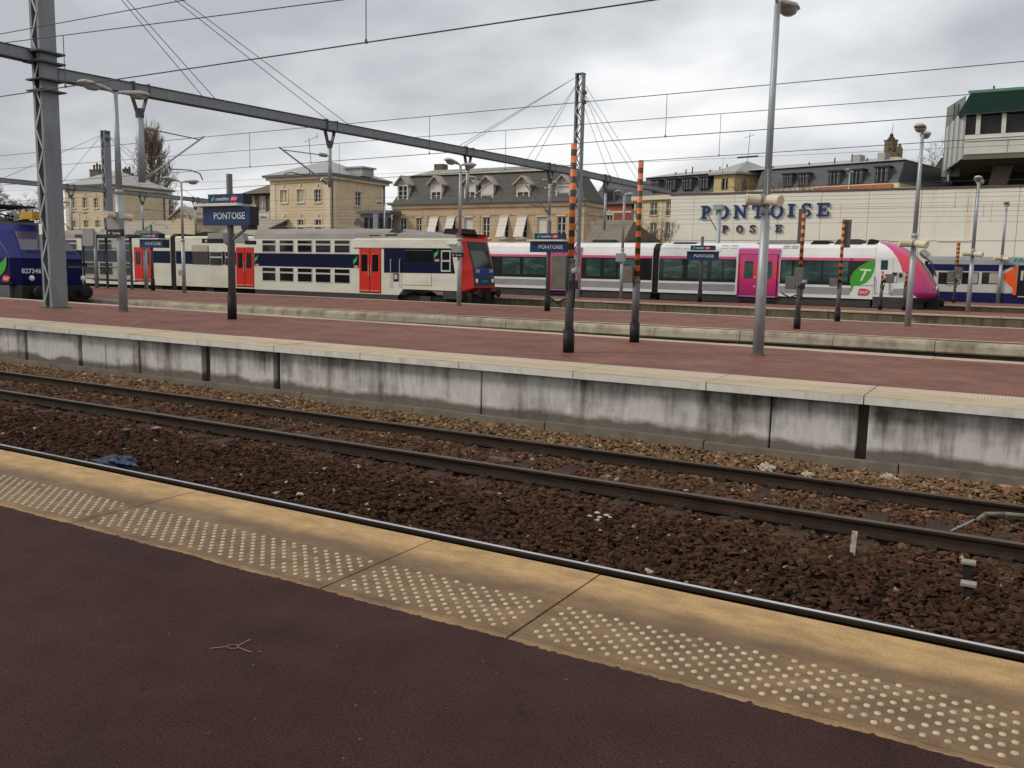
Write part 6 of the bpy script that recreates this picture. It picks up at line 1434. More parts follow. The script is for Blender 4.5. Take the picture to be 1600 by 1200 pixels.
p, c = at(584, 358, Yg - .5), at(591, 334, Yg - .5); MB().box(p.x, c.x, Yg - .6, Yg - .36, -.5, c.z).build('pier', mat('pier_lilac', (.25, .25, .31), .5), t)
p, c = at(554, 352, Yg), at(565, 339, Yg); MB().prism([(p.x, p.z), (p.x + 1.2, p.z - .1), (p.x + 1.2, c.z - .5), (p.x + .3, c.z - .1), (p.x, c.z - .5)], 'y', Yg - .1, Yg + .6).build('lantern_hood', M_chim, t)
# ---- long mansard block
x0, x1 = at(613, 330, YB).x, at(913, 330, YB).x; y1 = atx(943, 320, x1).y; ze = at(760, 317.5, YB).z; zm = at(760, 271, YB + 1.3).z
t = thing('mansard_building', 'long tan stone building with dark slate mansard and white dormers', 'building', (x1, YB, 0))
F = WP((x0, YB), (x1, YB)); Sd = WP((x1, YB), (x1, y1))
LW = [(624.5, 341, 634.5, 372, 'w'), (650, 340.5, 658.5, 372, 'w'), (672.5, 340, 685.5, 372, 's'), (699, 340, 711.5, 372, 's'), (725.5, 340, 738.5, 372, 'b'), (754, 339.5, 765, 372, 'w'), (781, 339, 794.5, 372, 's'), (808.5, 339, 823.5, 372, 's'), (839, 339, 853.5, 372, 'b'), (870, 338, 884, 372, 'w')]
hf = [F.rect(*r[:4]) for r in LW]; hs = [Sd.rect(923, 341, 931, 356)]
q = MB(); F.wall(q, 0, F.L, -.5, ze, hf); Sd.wall(q, 0, Sd.L, -.5, ze, hs, .08); q.quad((x0, y1, -.5), (x1, y1, -.5), (x1, y1, ze), (x0, y1, ze)); q.quad((x0, YB, -.5), (x0, y1, -.5), (x0, y1, ze), (x0, YB, ze)); q.build('wall', M_stone2, t)
q = MB(); Sd.box(q, hs[0][0], hs[0][1], hs[0][2], hs[0][3], -.09, -.07); q.build('blind_arch', M_stone, t)
for h, r in zip(hf, LW):
    st = r[4]; fo = bwindow(t, F, h, style='blind' if st == 'b' else 'casement', bars=2)
    arch = MB(); F.box(arch, h[0] - .05, h[1] + .05, h[3] + .005, h[3] + .14, .003, .06); arch.build('arch_hood', M_stone, fo)
    if st == 's':
        zb_ = F.uv((r[0] + r[2]) / 2, 363 if r[0] < 760 else 370.5)[1]; o_ = .75 if r[0] > 760 else .6
        P_ = [F.pt(h[0] + .02, h[3], .02), F.pt(h[1] - .02, h[3], .02), F.pt(h[1] - .02, zb_, o_), F.pt(h[0] + .02, zb_, o_), F.pt(h[0] + .02, h[3], .06), F.pt(h[1] - .02, h[3], .06), F.pt(h[1] - .02, zb_, o_ + .04), F.pt(h[0] + .02, zb_, o_ + .04)]
        MB().add(P_, [(0, 1, 2, 3), (7, 6, 5, 4), (0, 4, 5, 1), (1, 5, 6, 2), (2, 6, 7, 3), (3, 7, 4, 0)]).build('tilted_shutter', M_blind, fo)
for zz, hh in ((ze - 1.05, .12), (ze - .35, .34)):
    for w in (F, Sd): q = MB(); w.box(q, .003 if w is Sd else 0, w.L, zz, zz + hh, .003, .06 if hh < .2 else .14); q.build('string_course', M_stone2, t)
for px in (665, 747): u = F.uv(px, 350)[0]; q = MB(); F.box(q, u - .2, u + .2, -.5, ze - 1.06, .003, .05); q.build('pilaster', M_stone2, t)
MB().box(x0 - .3, x1 + .3, YB - .35, y1 + .3, ze + .003, ze + .24).build('gutter', M_zincd, t)
ins = 1.25; b0, b1 = ze + .245, zm
vs = [(x0, YB, b0), (x1, YB, b0), (x1, y1, b0), (x0, y1, b0), (x0 + ins, YB + ins, b1), (x1 - ins, YB + ins, b1), (x1 - ins, y1 - ins, b1), (x0 + ins, y1 - ins, b1)]
MB().add(vs, [(0, 1, 5, 4), (1, 2, 6, 5), (2, 3, 7, 6), (3, 0, 4, 7), (4, 5, 6, 7)]).build('mansard_roof', M_slate, t)
hip_roof(t, x0 + ins, x1 - ins, YB + ins, y1 - ins, b1 + .01, b1 + .55, mat('zinc_weathered', (.30, .29, .25), .6, var=.25, scale=2), .2, 2.2, 'upper_roof')
p = at(689, 262, 69); MB().box(p.x - .5, p.x + .5, 68.6, 69.4, b1, p.z + .3).build('chimney', M_chim, t)
for px, st, wd in ((628, 'w', 1), (680, 'h', 1), (733, 'h', 1), (760, 'h', 1.05), (816, 'h', 1.1), (878.5, 'b', 1.15)):
    w2 = .47 * wd; xc = at(px, 300, YB).x; z0 = at(px, 314.5, YB).z; z1 = at(px, 291, YB).z; zp = at(px, 274 if px < 860 else 272, YB).z
    D = WP((xc - w2 - .13, YB + .12), (xc + w2 + .13, YB + .12)); h = (.13, .13 + 2 * w2, z0 + .1, z1)
    q = MB(); D.wall(q, 0, D.L, z0 - .15, z1 + .22, [h], .12)
    for xe, s in ((xc - w2 - .13, -1), (xc + w2 + .13, 1)): q.quad((xe, YB + .12, z0 - .15), (xe, YB + .12, z1 + .22), (xe, YB + 1.6, z1 + .22), (xe, YB + .5, z0 - .15))
    do = q.build('dormer', M_wframe, t)
    bwindow(do, D, h, 'blind' if st == 'b' else 'casement', .12, bars=2) if False else None
    g_ = MB(); D.box(g_, h[0], h[1], h[2], h[3], -.13, -.11); g_.build('pane', M_blind if st == 'b' else M_bglass, do)
    if st != 'b':
        fm = MB(); um = (h[0] + h[1]) / 2; D.box(fm, um - .05, um + .05, h[2], h[3], -.11, -.06)
        for k in (1, 2): zz = h[2] + (h[3] - h[2]) * k / 3; D.box(fm, h[0], um - .05, zz - .02, zz + .02, -.11, -.08); D.box(fm, um + .05, h[1], zz - .02, zz + .02, -.11, -.08)
        fm.build('glazing_bar', M_wframe, do)
    if st == 'h': bl = MB(); D.box(bl, h[0], h[1], h[3] - (h[3] - h[2]) * (.42 if px != 760 else .66), h[3], -.06, -.02); bl.build('roller_blind', M_blind, do)
    zb2 = z1 + .225; e_ = w2 + .38
    MB().prism([(xc - e_ + .2, zb2), (xc + e_ - .2, zb2), (xc, zp - .2)], 'y', YB + .05, YB + .25).build('pediment', mat('pediment_grey', (.36, .33, .27), .8, var=.2, scale=4), do)
    for s in (-1, 1):
        MB().add([(xc, YB - .22, zp), (xc + s * e_, YB - .22, zb2 - .05), (xc + s * e_, YB + 1.7, zb2 - .05), (xc, YB + 1.7, zp), (xc, YB - .22, zp - .13), (xc + s * e_, YB - .22, zb2 - .18), (xc + s * e_, YB + 1.7, zb2 - .18), (xc, YB + 1.7, zp - .13)], [(0, 1, 2, 3), (7, 6, 5, 4), (0, 4, 5, 1), (1, 5, 6, 2), (2, 6, 7, 3), (3, 7, 4, 0)]).build('dormer_roof', mat('dormer_zinc', (.40, .36, .29), .7, var=.2, scale=3), do)
# ---- platform canopy roof right of the mansard block
Yo = 59.5; t = thing('canopy_shed', 'taupe sloping shed roof right of the gantry mast', 'shed', (at(950, 380, Yo).x, Yo, 0))
pts = [at(912, 378, Yo), at(974, 378, Yo), at(991, 344, Yo + 4.5), at(934, 343, Yo + 4.5)]
n_ = 7
for k in range(n_):
    a0 = pts[0].lerp(pts[1], k / n_); a1 = pts[0].lerp(pts[1], (k + .985) / n_); b0_ = pts[3].lerp(pts[2], k / n_); b1_ = pts[3].lerp(pts[2], (k + .985) / n_); dz = Vector((0, 0, -.1))
    MB().add([a0, a1, b1_, b0_, a0 + dz, a1 + dz, b1_ + dz, b0_ + dz], [(0, 1, 2, 3), (7, 6, 5, 4), (0, 4, 5, 1), (1, 5, 6, 2), (2, 6, 7, 3), (3, 7, 4, 0)]).build('roof_sheet', mat('shed_taupe', (.19, .165, .125), .75, var=.15, scale=.8, tint=(.12, .105, .08), tfac=.5, tscale=(3, .5, .5)), t)
zr_ = pts[2].z; e1 = pts[1]; e2_ = pts[2]
MB().add([(e1.x + .02, e1.y, e1.z - .1), (e2_.x + .02, e2_.y, e2_.z - .1), (e2_.x + 1.6, e2_.y + 3.2, e1.z - .1), (e1.x + 1.3, e1.y, -.4), (e2_.x + 1.6, e2_.y + 3.2, -.4)], [(0, 1, 2, 4, 3)]).build('end_wall', mat('shed_end', (.13, .11, .085), .9, var=.15), t)
MB().box(pts[0].x + .3, pts[1].x - .1, Yo + .4, Yo + 4, -.5, pts[0].z - .15).build('wall', M_stone2, t)
# ---- red brick house behind it
Yr = 88; t = thing('brick_house', 'red brick house with slate roof between the mansard block and the pale building', 'house', (at(960, 340, Yr).x, Yr, 0))
xa, xb = at(928, 330, Yr).x, at(987, 330, Yr).x; ze_ = at(960, 319, Yr).z; F = WP((xa, Yr), (xb, Yr)); h = F.rect(947.5, 336, 957, 358)
q = MB(); F.wall(q, 0, F.L, -.5, ze_, [h]); q.build('wall', M_brick, t); bwindow(t, F, h, surround=M_trim)
q = MB(); F.box(q, 0, F.L, ze_ - .95, ze_ - .72, .003, .06); q.build('string_course', M_trim, t)
MB().add([(xa - .3, Yr - .3, ze_), (xb + .3, Yr - .3, ze_), (xb + .3, Yr + 3, ze_ + 2.6), (xa - .3, Yr + 3, ze_ + 2.6), (xb + .3, Yr + 7, ze_), (xa - .3, Yr + 7, ze_)], [(0, 1, 2, 3), (3, 2, 4, 5), (0, 3, 5), (1, 4, 2)]).build('roof', M_slate2, t)
p = at(951, 312, Yr - .1); MB().box(p.x - .7, p.x + .7, Yr - .05, Yr + 2, ze_ + .1, ze_ + 1.6).build('dormer', M_slate2, t); MB().box(p.x - .45, p.x + .45, Yr - .08, Yr - .052, ze_ + .3, ze_ + 1.4).build('dormer_window', M_bglass, t)
# ---- pale building with grey mansard and belvedere
C = at(1404, 270, 80); zc_ = at(1404, 253.5, 81.2).z + .15; L0 = Vector((at(992, 300, 87.0).x, 87.0, 0))
t = thing('mansard_apartments', 'pale apartment building with grey slate mansard and yellow belvedere', 'building', (C.x, 80, 0))
F = WP((L0.x, L0.y), (C.x, 80.0)); Sd = WP((C.x, 80), (C.x + 4.2, 93)); ze = F.uv(1300, 291)[1]; ztp = zc_
hw = [F.rect(*r) for r in ((1016, 316, 1027, 336), (1041, 315, 1049, 336), (1015, 348, 1026, 372), (1039, 347, 1048, 372), (993, 317, 998, 336))]
q = MB(); F.wall(q, 0, F.L, -.5, ze, hw); Sd.wall(q, 0, Sd.L, -.5, ze); q.build('wall', M_stone3, t)
for h in hw: fo = bwindow(t, F, h, glass=mat('curtain_mauve', (.16, .12, .115), .4, var=.25, scale=2), bars=1); railing(fo, F, h, h[2] + (h[3] - h[2]) * .3)
for px in (1003, 1033): u = F.uv(px, 330)[0]; q = MB(); F.box(q, u - .12, u + .12, -.5, ze, .003, .04); q.build('downpipe', M_trim, t)
q = MB(); F.box(q, -.2, F.L + .2, ze - .45, ze - .003, .003, .3); q.build('cornice', M_trim, t)
ub0, ub1 = F.uv(1118, 280)[0], F.uv(1178, 280)[0]; ins = 1.1
def mroof(u0, u1):
    vs = [F.pt(u0, ze), F.pt(u1, ze), F.pt(u1, ze, -10), F.pt(u0, ze, -10), F.pt(u0 + .0, ztp, -ins), F.pt(u1 - .0, ztp, -ins), F.pt(u1, ztp, -9), F.pt(u0, ztp, -9)]
    return MB().add(vs, [(0, 1, 5, 4), (1, 2, 6, 5), (2, 3, 7, 6), (3, 0, 4, 7), (4, 5, 6, 7), (3, 2, 1, 0)])
mroof(.6, ub0 - .01).build('mansard_roof', M_slate2, t); mroof(F.uv(1181, 280)[0], F.L).build('mansard_roof', M_slate2, t)
vs = [F.pt(.3, ztp + .01, -ins + .25), F.pt(F.L + .1, ztp + .01, -ins + .25), F.pt(F.L + .1, ztp + .01, -9), F.pt(.3, ztp + .01, -9), F.pt(1.5, ztp + .75, -4.5), F.pt(F.L - 2, ztp + .75, -4.5)]
MB().add(vs, [(0, 1, 5, 4), (1, 2, 5), (2, 3, 4, 5), (3, 0, 4)]).build('upper_roof', M_zinc, t)
for (a, b, c, d) in ((1019, 283, 1027, 299), (1043, 281.5, 1053, 297.5), (1068, 280, 1078.5, 296.5), (1094, 278, 1104.5, 295), (1225, 274, 1235, 291), (1249.5, 273, 1260.5, 291), (1296.5, 269.5, 1310, 288.5), (1330.5, 267.5, 1345, 286.5), (1369, 263, 1385, 284)):
    r = F.rect(a, b, c, d); dm = MB(); w_ = .14
    F.box(dm, r[0] - w_, r[0], r[2], r[3] + .08, -1.2, .05); dj = dm.build('dormer', M_slate2, t)
    q = MB(); F.box(q, r[1], r[1] + w_, r[2], r[3] + .08, -1.2, .05); q.build('dormer_cheek', M_slate2, dj)
    q = MB(); F.box(q, r[0] - w_ - .1, r[1] + w_ + .1, r[3] + .085, r[3] + .2, -1.2, .16); q.build('dormer_top', M_iron, dj)
    q = MB(); F.box(q, r[0] + .003, r[1] - .003, r[2], r[3] + .08, -.16, -.04); q.build('pane', M_bglass, dj)
    q = MB(); um = (r[0] + r[1]) / 2
    for uu in (r[0] + .07, um, r[1] - .07): F.box(q, uu - .04, uu + .04, r[2], r[3] + .07, -.038, .0)
    q.build('glazing_bar', mat('lilac_joinery', (.30, .29, .33), .6, var=.1), dj); railing(dj, F, r, r[2] + .8)
zb0, zb1 = F.uv(1148, 298)[1], F.uv(1148, 269)[1]
def bw(u, z, d): return F.pt(u, z, d)
bd = MB(); ubr = F.uv(1150, 280)[0]
B0 = F.pt(ub0, 0, .25); B1 = F.pt(ubr, 0, .25); BF = WP((B0.x, B0.y), (B1.x, B1.y)); dirn = Vector((.55, .835, 0)); B2 = Vector((B1.x, B1.y, 0)) + dirn * 5.4; BS = WP((B1.x, B1.y), (B2.x, B2.y))
hA = BF.rect(1128, 279, 1137, 296); hB = BS.rect(1160, 279, 1166, 296)
BF.wall(bd, 0, BF.L, zb0 - 1, zb1, [hA]); BS.wall(bd, 0, BS.L, zb0 - 1, zb1, [hB]); be = bd.build('belvedere', mat('belvedere_yellow', (.52, .41, .20), .85, var=.1, scale=.8), t)
for w, h in ((BF, hA), (BS, hB)): fo = bwindow(be, w, h) if False else None; g_ = MB(); w.box(g_, h[0], h[1], h[2], h[3], -.17, -.14); g_.build('pane', M_bglass, be); railing(be, w, h, h[2] + .75); q = MB(); w.box(q, (h[0] + h[1]) / 2 - .05, (h[0] + h[1]) / 2 + .05, h[2], h[3], -.14, -.08); q.build('glazing_bar', M_wframe, be)
c4 = [BF.pt(-.4, zb1, .4), BF.pt(BF.L + .4, zb1, .4), BS.pt(BS.L + .4, zb1, .4), BF.pt(-.4, zb1, -5.2)]; apx = (c4[0] + c4[2]) / 2 + Vector((0, 0, 1.25))
MB().add([*c4, apx, *[p - Vector((0, 0, .2)) for p in c4]], [(0, 1, 4), (1, 2, 4), (2, 3, 4), (3, 0, 4), (0, 5, 6, 1), (1, 6, 7, 2), (2, 7, 8, 3), (8, 7, 6, 5)]).build('belvedere_roof', M_zinc, be)
q = MB(); q.path([apx, apx + Vector((.1, 0, 2.6))], .025, 5); q.path([apx + Vector((-.4, 0, 2.2)), apx + Vector((.6, 0, 2.4))], .02, 5); q.path([apx + Vector((-1.0, 0, .35)), apx + Vector((1.0, 0, .4))], .09, 5); q.build('aerial', M_iron, be)
for k, px in enumerate((1036, 1052, 1062, 1090, 1105, 1116, 1245, 1285, 1312, 1336)):
    u = F.uv(px, 268)[0]; q = MB(); q.tube(F.pt(u, ztp, -2.2), F.pt(u, ztp + .55 + .2 * (k % 3), -2.2), .06, n=6); q.build('vent_pipe', M_iron, t)
for pa, pb in ((1316, 1327), (1355, 1366)): ua, ub = F.uv(pa, 255)[0], F.uv(pb, 255)[0]; q = MB(); F.box(q, ua, ub, ztp + .1, ztp + .85, -3, -2); q.build('roof_box', M_zinc, t)
ua, ub = F.uv(1182, 262)[0], F.uv(1187, 262)[0]; q = MB(); F.box(q, ua, ub, ztp - .5, F.uv(1185, 256)[1], -2.5, -1.6); q.build('chimney', M_slate2, t)
q = MB(); r = F.rect(1275, 289, 1397, 296); F.box(q, r[0], r[1], r[2] - 2, r[3] - .1, .31, .5); q.build('brick_parapet', mat('orange_brick', (.40, .15, .08), .85, var=.2, scale=2), t)
p, c = at(1397, 299, 78), at(1432, 286, 78); MB().box(p.x, c.x, 78, 80, p.z - 3, c.z - .3).build('stair_block', M_stone3, t); MB().box(p.x + .4, p.x + 1.0, 77.95, 77.997, c.z - 1.2, c.z - .5).build('stair_window', M_bglass, t)
vs = [Sd.pt(0, ze), Sd.pt(Sd.L, ze), Sd.pt(Sd.L, ztp, -ins), Sd.pt(0, ztp, -ins)]
MB().add([F.pt(F.L + .01, ze), Sd.pt(Sd.L, ze, .01), Sd.pt(Sd.L, ztp - .3, -ins), F.pt(F.L + .01, ztp, -ins)], [(0, 1, 2, 3)]).build('side_mansard', M_slate2, t)
# ---- the post hall: long pale panelled wall with big letters
Yw = 66.0; x0 = at(1047, 330, Yw).x; x1 = 30.0; zt_ = at(1300, 299, Yw).z
t = thing('post_hall', 'long windowless cream panelled hall with large blue lettering', 'building', (x0, Yw, 0))
M_panel = mat('cream_panel', (0.74, 0.72, 0.625), 0.75, var=.05, scale=.4, tint=(.66, .635, .53), tfac=.5, tscale=(.35, .35, .8), tlo=.45, thi=.75)
M_panel_o = mat('cream_panel_rust', (0.74, 0.72, 0.625), 0.75, var=.05, scale=.4, tint=(.60, .46, .20), tfac=.6, tscale=(1.1, .3, .12), tlo=.50, thi=.66)
MB().box(x0 + .1, x1, Yw + .12, Yw + 3.2, -.5, zt_ - .15).build('core', mat('panel_joint', (.38, .36, .28), .8), t)
jx = [at(p, 340, Yw).x for p in (1047, 1083.5, 1147, 1215, 1282, 1356, 1438, 1522, 1590)]; w_ = jx[-1] - jx[-2]
while jx[-1] < x1 - 2: jx.append(jx[-1] + 3.2)
zmid = at(1500, 376.5, Yw).z
for k, (a, b) in enumerate(zip(jx[:-1], jx[1:])):
    yo = random.uniform(-.012, .012); mm = M_panel_o if k == 6 else M_panel
    MB().box(a + .012, b - .012, Yw + yo, Yw + .115, zmid + .03, zt_ - .03).build('wall_panel', mm, t)
    MB().box(a + .012, b - .012, Yw + yo + random.uniform(.002, .01), Yw + .115, -.5, zmid - .005).build('wall_panel', M_panel, t)
MB().box(x0 - .1, x1, Yw - .07, Yw + .35, zt_, zt_ + .12).build('coping', mat('coping_brown', (.115, .095, .08), .7, var=.2, scale=2), t)
MB().box(at(1385, 400, Yw).x, at(1450, 400, Yw).x, Yw - .05, Yw - .003, zmid - .02, zmid + .03).build('drip_ledge', M_trim, t); MB().box(at(1461, 400, Yw).x, at(1514, 400, Yw).x, Yw - .06, Yw - .02, zmid - .02, zmid + .03).build('drip_ledge', M_trim, t)
p = at(1443.5, 395.5, Yw); MB().lathe((p.x, Yw - .03, p.z), [(.26, -.12), (.26, 0), (.18, .02)], 18, 'y').build('round_vent', M_zinc, t)
# slab-serif letters
def ell(cx, cz, rx, rz, a0, a1, n=18): return [(cx + rx * math.cos(R(a0 + (a1 - a0) * i / n)), cz + rz * math.sin(R(a0 + (a1 - a0) * i / n))) for i in range(n + 1)]
def ribbon(outer, inner): return [(outer[i], outer[i + 1], inner[i + 1], inner[i]) for i in range(len(outer) - 1)]
def glyph(ch):
    Q = []; bx_ = lambda a, b, c, d: Q.append(((a, c), (b, c), (b, d), (a, d)))
    if ch == 'O': Q += ribbon(ell(.5, .5, .47, .52, 0, 360, 28), ell(.5, .5, .24, .40, 0, 360, 28))
    if ch == 'P':
        bx_(.14, .38, .12, .88); bx_(.0, .52, 0, .12); bx_(.0, .5, .88, 1.0)
        Q += ribbon(ell(.5, .70, .42, .30, -90, 90, 14), ell(.46, .70, .20, .17, -90, 90, 14)); bx_(.38, .5, .40, .53); bx_(.38, .5, .87, .88)
    if ch == 'I': bx_(.26, .74, .12, .88); bx_(0, 1, 0, .12); bx_(0, 1, .88, 1)
    if ch == 'T': bx_(.39, .63, .12, .86); bx_(.22, .80, 0, .12); bx_(0, 1, .86, 1); bx_(0, .12, .66, .86); bx_(.88, 1, .66, .86)
    if ch == 'N': bx_(.10, .25, .12, .88); bx_(0, .36, 0, .12); bx_(.74, .88, .0, .88); bx_(.62, 1.0, .88, 1); bx_(0, .25, .88, 1); Q.append(((.25, 1), (.25, .66), (.74, 0), (.74, .30)))
    if ch == 'E': bx_(.14, .38, .12, .86); bx_(0, .92, 0, .12); bx_(0, .92, .86, 1); bx_(.38, .66, .44, .57); bx_(.80, .92, .12, .34); bx_(.80, .92, .68, .86); bx_(.60, .70, .36, .44); bx_(.60, .70, .57, .65)
    if ch == 'S':
        Q += ribbon(ell(.5, .735, .40, .275, 20, 262, 16), ell(.5, .74, .20, .155, 20, 262, 16)); Q += ribbon(ell(.5, .265, .42, .275, 82, -160, 16), ell(.5, .26, .22, .155, 82, -160, 16)); bx_(.74, .86, .66, .98); bx_(.10, .22, .02, .34)
    return Q
M_bigL = mat('blue_letter', (0.018, 0.045, 0.17), 0.45, var=.2, scale=2, tint=(.01, .02, .07), tfac=.6, tscale=(2, 2, 2)); M_bigL2 = mat('slate_letter', (0.045, 0.055, 0.085), 0.5, var=.2, scale=2)
def big_letter(ch, r, m_):
    a, b, c, d = rectp(sidep(Yw), *r); q = MB()
    for quad in glyph(ch): q.prism([(a + u * (b - a), c + v * (d - c)) for u, v in quad], 'y', Yw - .15, Yw - .03)
    q.build('letter', m_, t)
for ch, r in zip('PONTOISE', ((1096, 321.5, 1112, 341.5), (1119, 321, 1140, 341.5), (1147, 320.5, 1168, 341), (1175.5, 320, 1194, 340.5), (1203, 319, 1225, 340.5), (1231, 318.5, 1242, 338.5), (1251, 317.5, 1269, 338.5), (1276.5, 317, 1297.5, 337.5))): big_letter(ch, r, M_bigL)
for ch, r in zip('POSTE', ((1128.5, 352, 1139, 363.5), (1150.5, 352, 1162, 363.5), (1171, 351.5, 1181.5, 363), (1190, 351, 1201, 362.5), (1211.5, 351, 1223, 362.5))): big_letter(ch, r, M_bigL2)
# ---- signal box above the hall, upper right
Yt = 78.0; S = sidep(Yt); xa = S(1509, 200).x; xb = 18.0
zb_, zw0, zw1, zg1 = S(1540, 241).z, S(1540, 209.5).z, S(1540, 178).z, S(1540, 143.5).z
t = thing('signal_box', 'raised signal box with green roof fascia and slanting end, upper right', 'signal box', (xa, Yt, 0))
P1 = Vector((S(1481, 230).x, 0, 0)); yL = Yt + 5.5; xL = at(1482, 200, yL).x
plan = [(xa, Yt), (xb, Yt), (xb, Yt + 16), (xL, Yt + 16), (xL, yL)]
M_tw = mat('signal_white', (.62, .60, .56), .6, var=.06, scale=.5, tint=(.45, .43, .38), tfac=.4, tscale=(.5, .5, 1)); M_green = mat('fascia_green', (.008, .034, .025), .45, var=.18, scale=1); M_tgrey = mat('ribbed_grey', (.27, .28, .285), .5, var=.1, scale=1); M_olive = mat('soffit_olive', (.15, .145, .105), .8, var=.2, scale=.6)
MB().prism([(x, y) for x, y in plan], 'z', zb_ + .02, zw0).build('parapet', M_tw, t)
MB().prism([(x + .25 * (x == xL), y + .3 * (y < Yt + 6)) for x, y in plan], 'z', zw0 + .003, zw1 - .003).build('window_core', mat('cabin_dark', (.025, .022, .022), .12, var=.3, scale=.6), t)
gx = S(1517, 160).x
MB().prism([(gx, zg1), (gx - .8, zw1), (xb, zw1), (xb, zg1)], 'y', Yt - .35, Yt + 12).build('roof_fascia', M_green, t)
MB().box(gx - .2, xb, Yt - .45, Yt - .36, zg1 - .1, zg1 + .10).build('roof_edge', mat('edge_green', (.10, .26, .19), .5), t)
for k in range(6): MB().tube((gx + 1.5 + k * 2.6, Yt - .4, zg1 + .1), (gx + 1.5 + k * 2.6, Yt - .4, zg1 + .32), .07, n=6).build('roof_lug', M_iron, t)
p, c = S(1584, 138), S(1592, 133); q = MB(); q.path([(p.x, Yt + 1, zg1), (p.x, Yt + 1, c.z), (c.x, Yt + 1, c.z), (c.x, Yt + 1, zg1)], .06); q.build('roof_hatch', M_tgrey, t)
for pa, pb in ((1524, 1533), (1564, 1573), (1606, 1614)):
    MB().prism([(S(pa, 209).x, zw0), (S(pb - 2, 209).x, zw0), (S(pb, 178).x, zw1), (S(pa + 2, 178).x, zw1)], 'y', Yt - .02, Yt + .29).build('mullion', M_tw, t)
for k in range(8):
    a = xa + .02 + k * 2.95; MB().box(a + .02, a + 2.9, Yt - .06, Yt - .003, zb_ + .05, zw0 - .55).build('parapet_panel', M_tw, t)
MB().box(xa, xb, Yt - .12, Yt - .003, zw0 - .5, zw0 - .25).build('sill_band', M_tw, t)
MB().add([(xa, Yt, zb_), (xb, Yt, zb_), (xb, Yt + 16, zb_ - 1.0), (xL, Yt + 16, zb_ - 1.0), (xL, yL, zb_ - .35), (xa, Yt, zb_ - .35), (xb, Yt, zb_ - .35)], [(5, 6, 2, 3, 4)]).build('soffit', M_olive, t)
MB().box(xa, xb, Yt - .0, Yt + .3, zb_ - .35, zb_ + .015).build('soffit_edge', M_olive, t)
En = WP((xL, yL), (xa, Yt)); zlow = En.uv(1486, 274)[1]; zhi_ = En.uv(1497, 160)[1]
nR = 7
for k in range(nR):
    u0, u1 = En.L * k / nR, En.L * (k + .96) / nR; q = MB(); zt_k = zw1 + .5 - .35 * (nR - 1 - k) * .25; zbk = zb_ - .30 - (nR - 1 - k) * .05
    En.box(q, u0, u1, zbk, zt_k, .01, .10 if k % 2 else .16); q.build('cladding_rib', M_tgrey if k % 2 else mat('ribbed_pale', (.40, .42, .39), .5, var=.1), t)
x8, y8 = xL - .25, yL + .2; zt8 = at(1487, 163, y8).z
vs = [(x8, y8, at(1479, 276, y8).z), (at(1501, 250, y8 - .1).x, y8 - .1, at(1487, 276, y8).z), (at(1501, 250, y8 - .1).x, y8 - .1, at(1501, 150, y8).z), (x8, y8, at(1482, 168, y8).z)]
MB().add(vs + [Vector(v) + Vector((0, .25, 0)) for v in vs], [(0, 1, 2, 3), (7, 6, 5, 4), (0, 4, 5, 1), (1, 5, 6, 2), (2, 6, 7, 3), (3, 7, 4, 0)]).build('end_screen', mat('screen_grey', (.24, .25, .24), .5, var=.12, scale=.7), t)
for k in range(2): a = at(1486 + 6 * k, 230, y8 - .2); MB().tube((a.x, y8 - .15, zlow + .5), (a.x, y8 - .15, zt8), .04, n=5).build('screen_rib', M_iron, t)
a = at(1480, 272, y8); MB().tube((at(1488, 200, y8 - .3).x, y8 - .3, zlow - .3), (at(1490, 200, y8 - .3).x, y8 - .3, zw1), .08, n=6).build('edge_post', mat('edge_cream', (.5, .5, .4), .5), t)
p = at(1573, 255, Yt + 5); MB().prism([(p.x - .9, zb_ - .4), (p.x + .5, zb_ - .4), (p.x - .4, zb_ - 4.2), (p.x - 1.5, zb_ - 4.2)], 'y', Yt + 4.4, Yt + 5.6).build('support_strut', mat('strut_concrete', (.23, .19, .15), .9, var=.2), t)
MB().box(p.x - 2.5, xb, Yt + 8, Yt + 15, -.5, zb_ - .6).build('tower_stem', mat('stem_dark', (.05, .045, .04), .8, var=.2), t)
# ---- church tower on the hill
Yh = 300.0; S = sidep(Yh); t = thing('church_tower', 'weathered stone church tower with small lantern dome, far on the hill', 'church', (S(1390, 250).x, Yh, 20))
M_ch = mat('church_stone', (.17, .12, .072), .9, var=.2, scale=.25, tint=(.12, .09, .055), tfac=.6, tscale=(.3, .3, .2)); M_chd = mat('church_dark', (.05, .042, .034), .9, var=.2)
xc = S(1391, 240).x; zz = lambda py: S(1391, py).z; wx = lambda n_: n_ * .185
MB().box(xc - wx(17), xc + wx(13), Yh - 3, Yh + 3, 12, zz(240)).build('belfry', M_ch, t)
MB().prism([(xc + wx(10.5) * math.cos(R(22.5 + 45 * k)), Yh + wx(10.5) * math.sin(R(22.5 + 45 * k))) for k in range(8)], 'z', zz(240) + .01, zz(221)).build('octagon', M_ch, t)
MB().lathe((xc, Yh, zz(221)), [(wx(8), 0), (wx(6), zz(217) - zz(221)), (wx(3.2), zz(213.5) - zz(221)), (wx(3), zz(211) - zz(221)), (wx(1.2), zz(208.5) - zz(221))], 10).build('lantern_dome', M_chd, t)
MB().tube((xc, Yh, zz(208.5)), (xc + .3, Yh, zz(193)), .10, .05, n=5).build('spire_cross', M_iron, t)
for k in range(8): an = R(22.5 + 45 * k); MB().box(xc + wx(9.6) * math.cos(an) - .35, xc + wx(9.6) * math.cos(an) + .35, Yh + wx(9.6) * math.sin(an) - .35, Yh + wx(9.6) * math.sin(an) + .35, zz(221) + .01, zz(219)).build('pinnacle', M_ch, t)
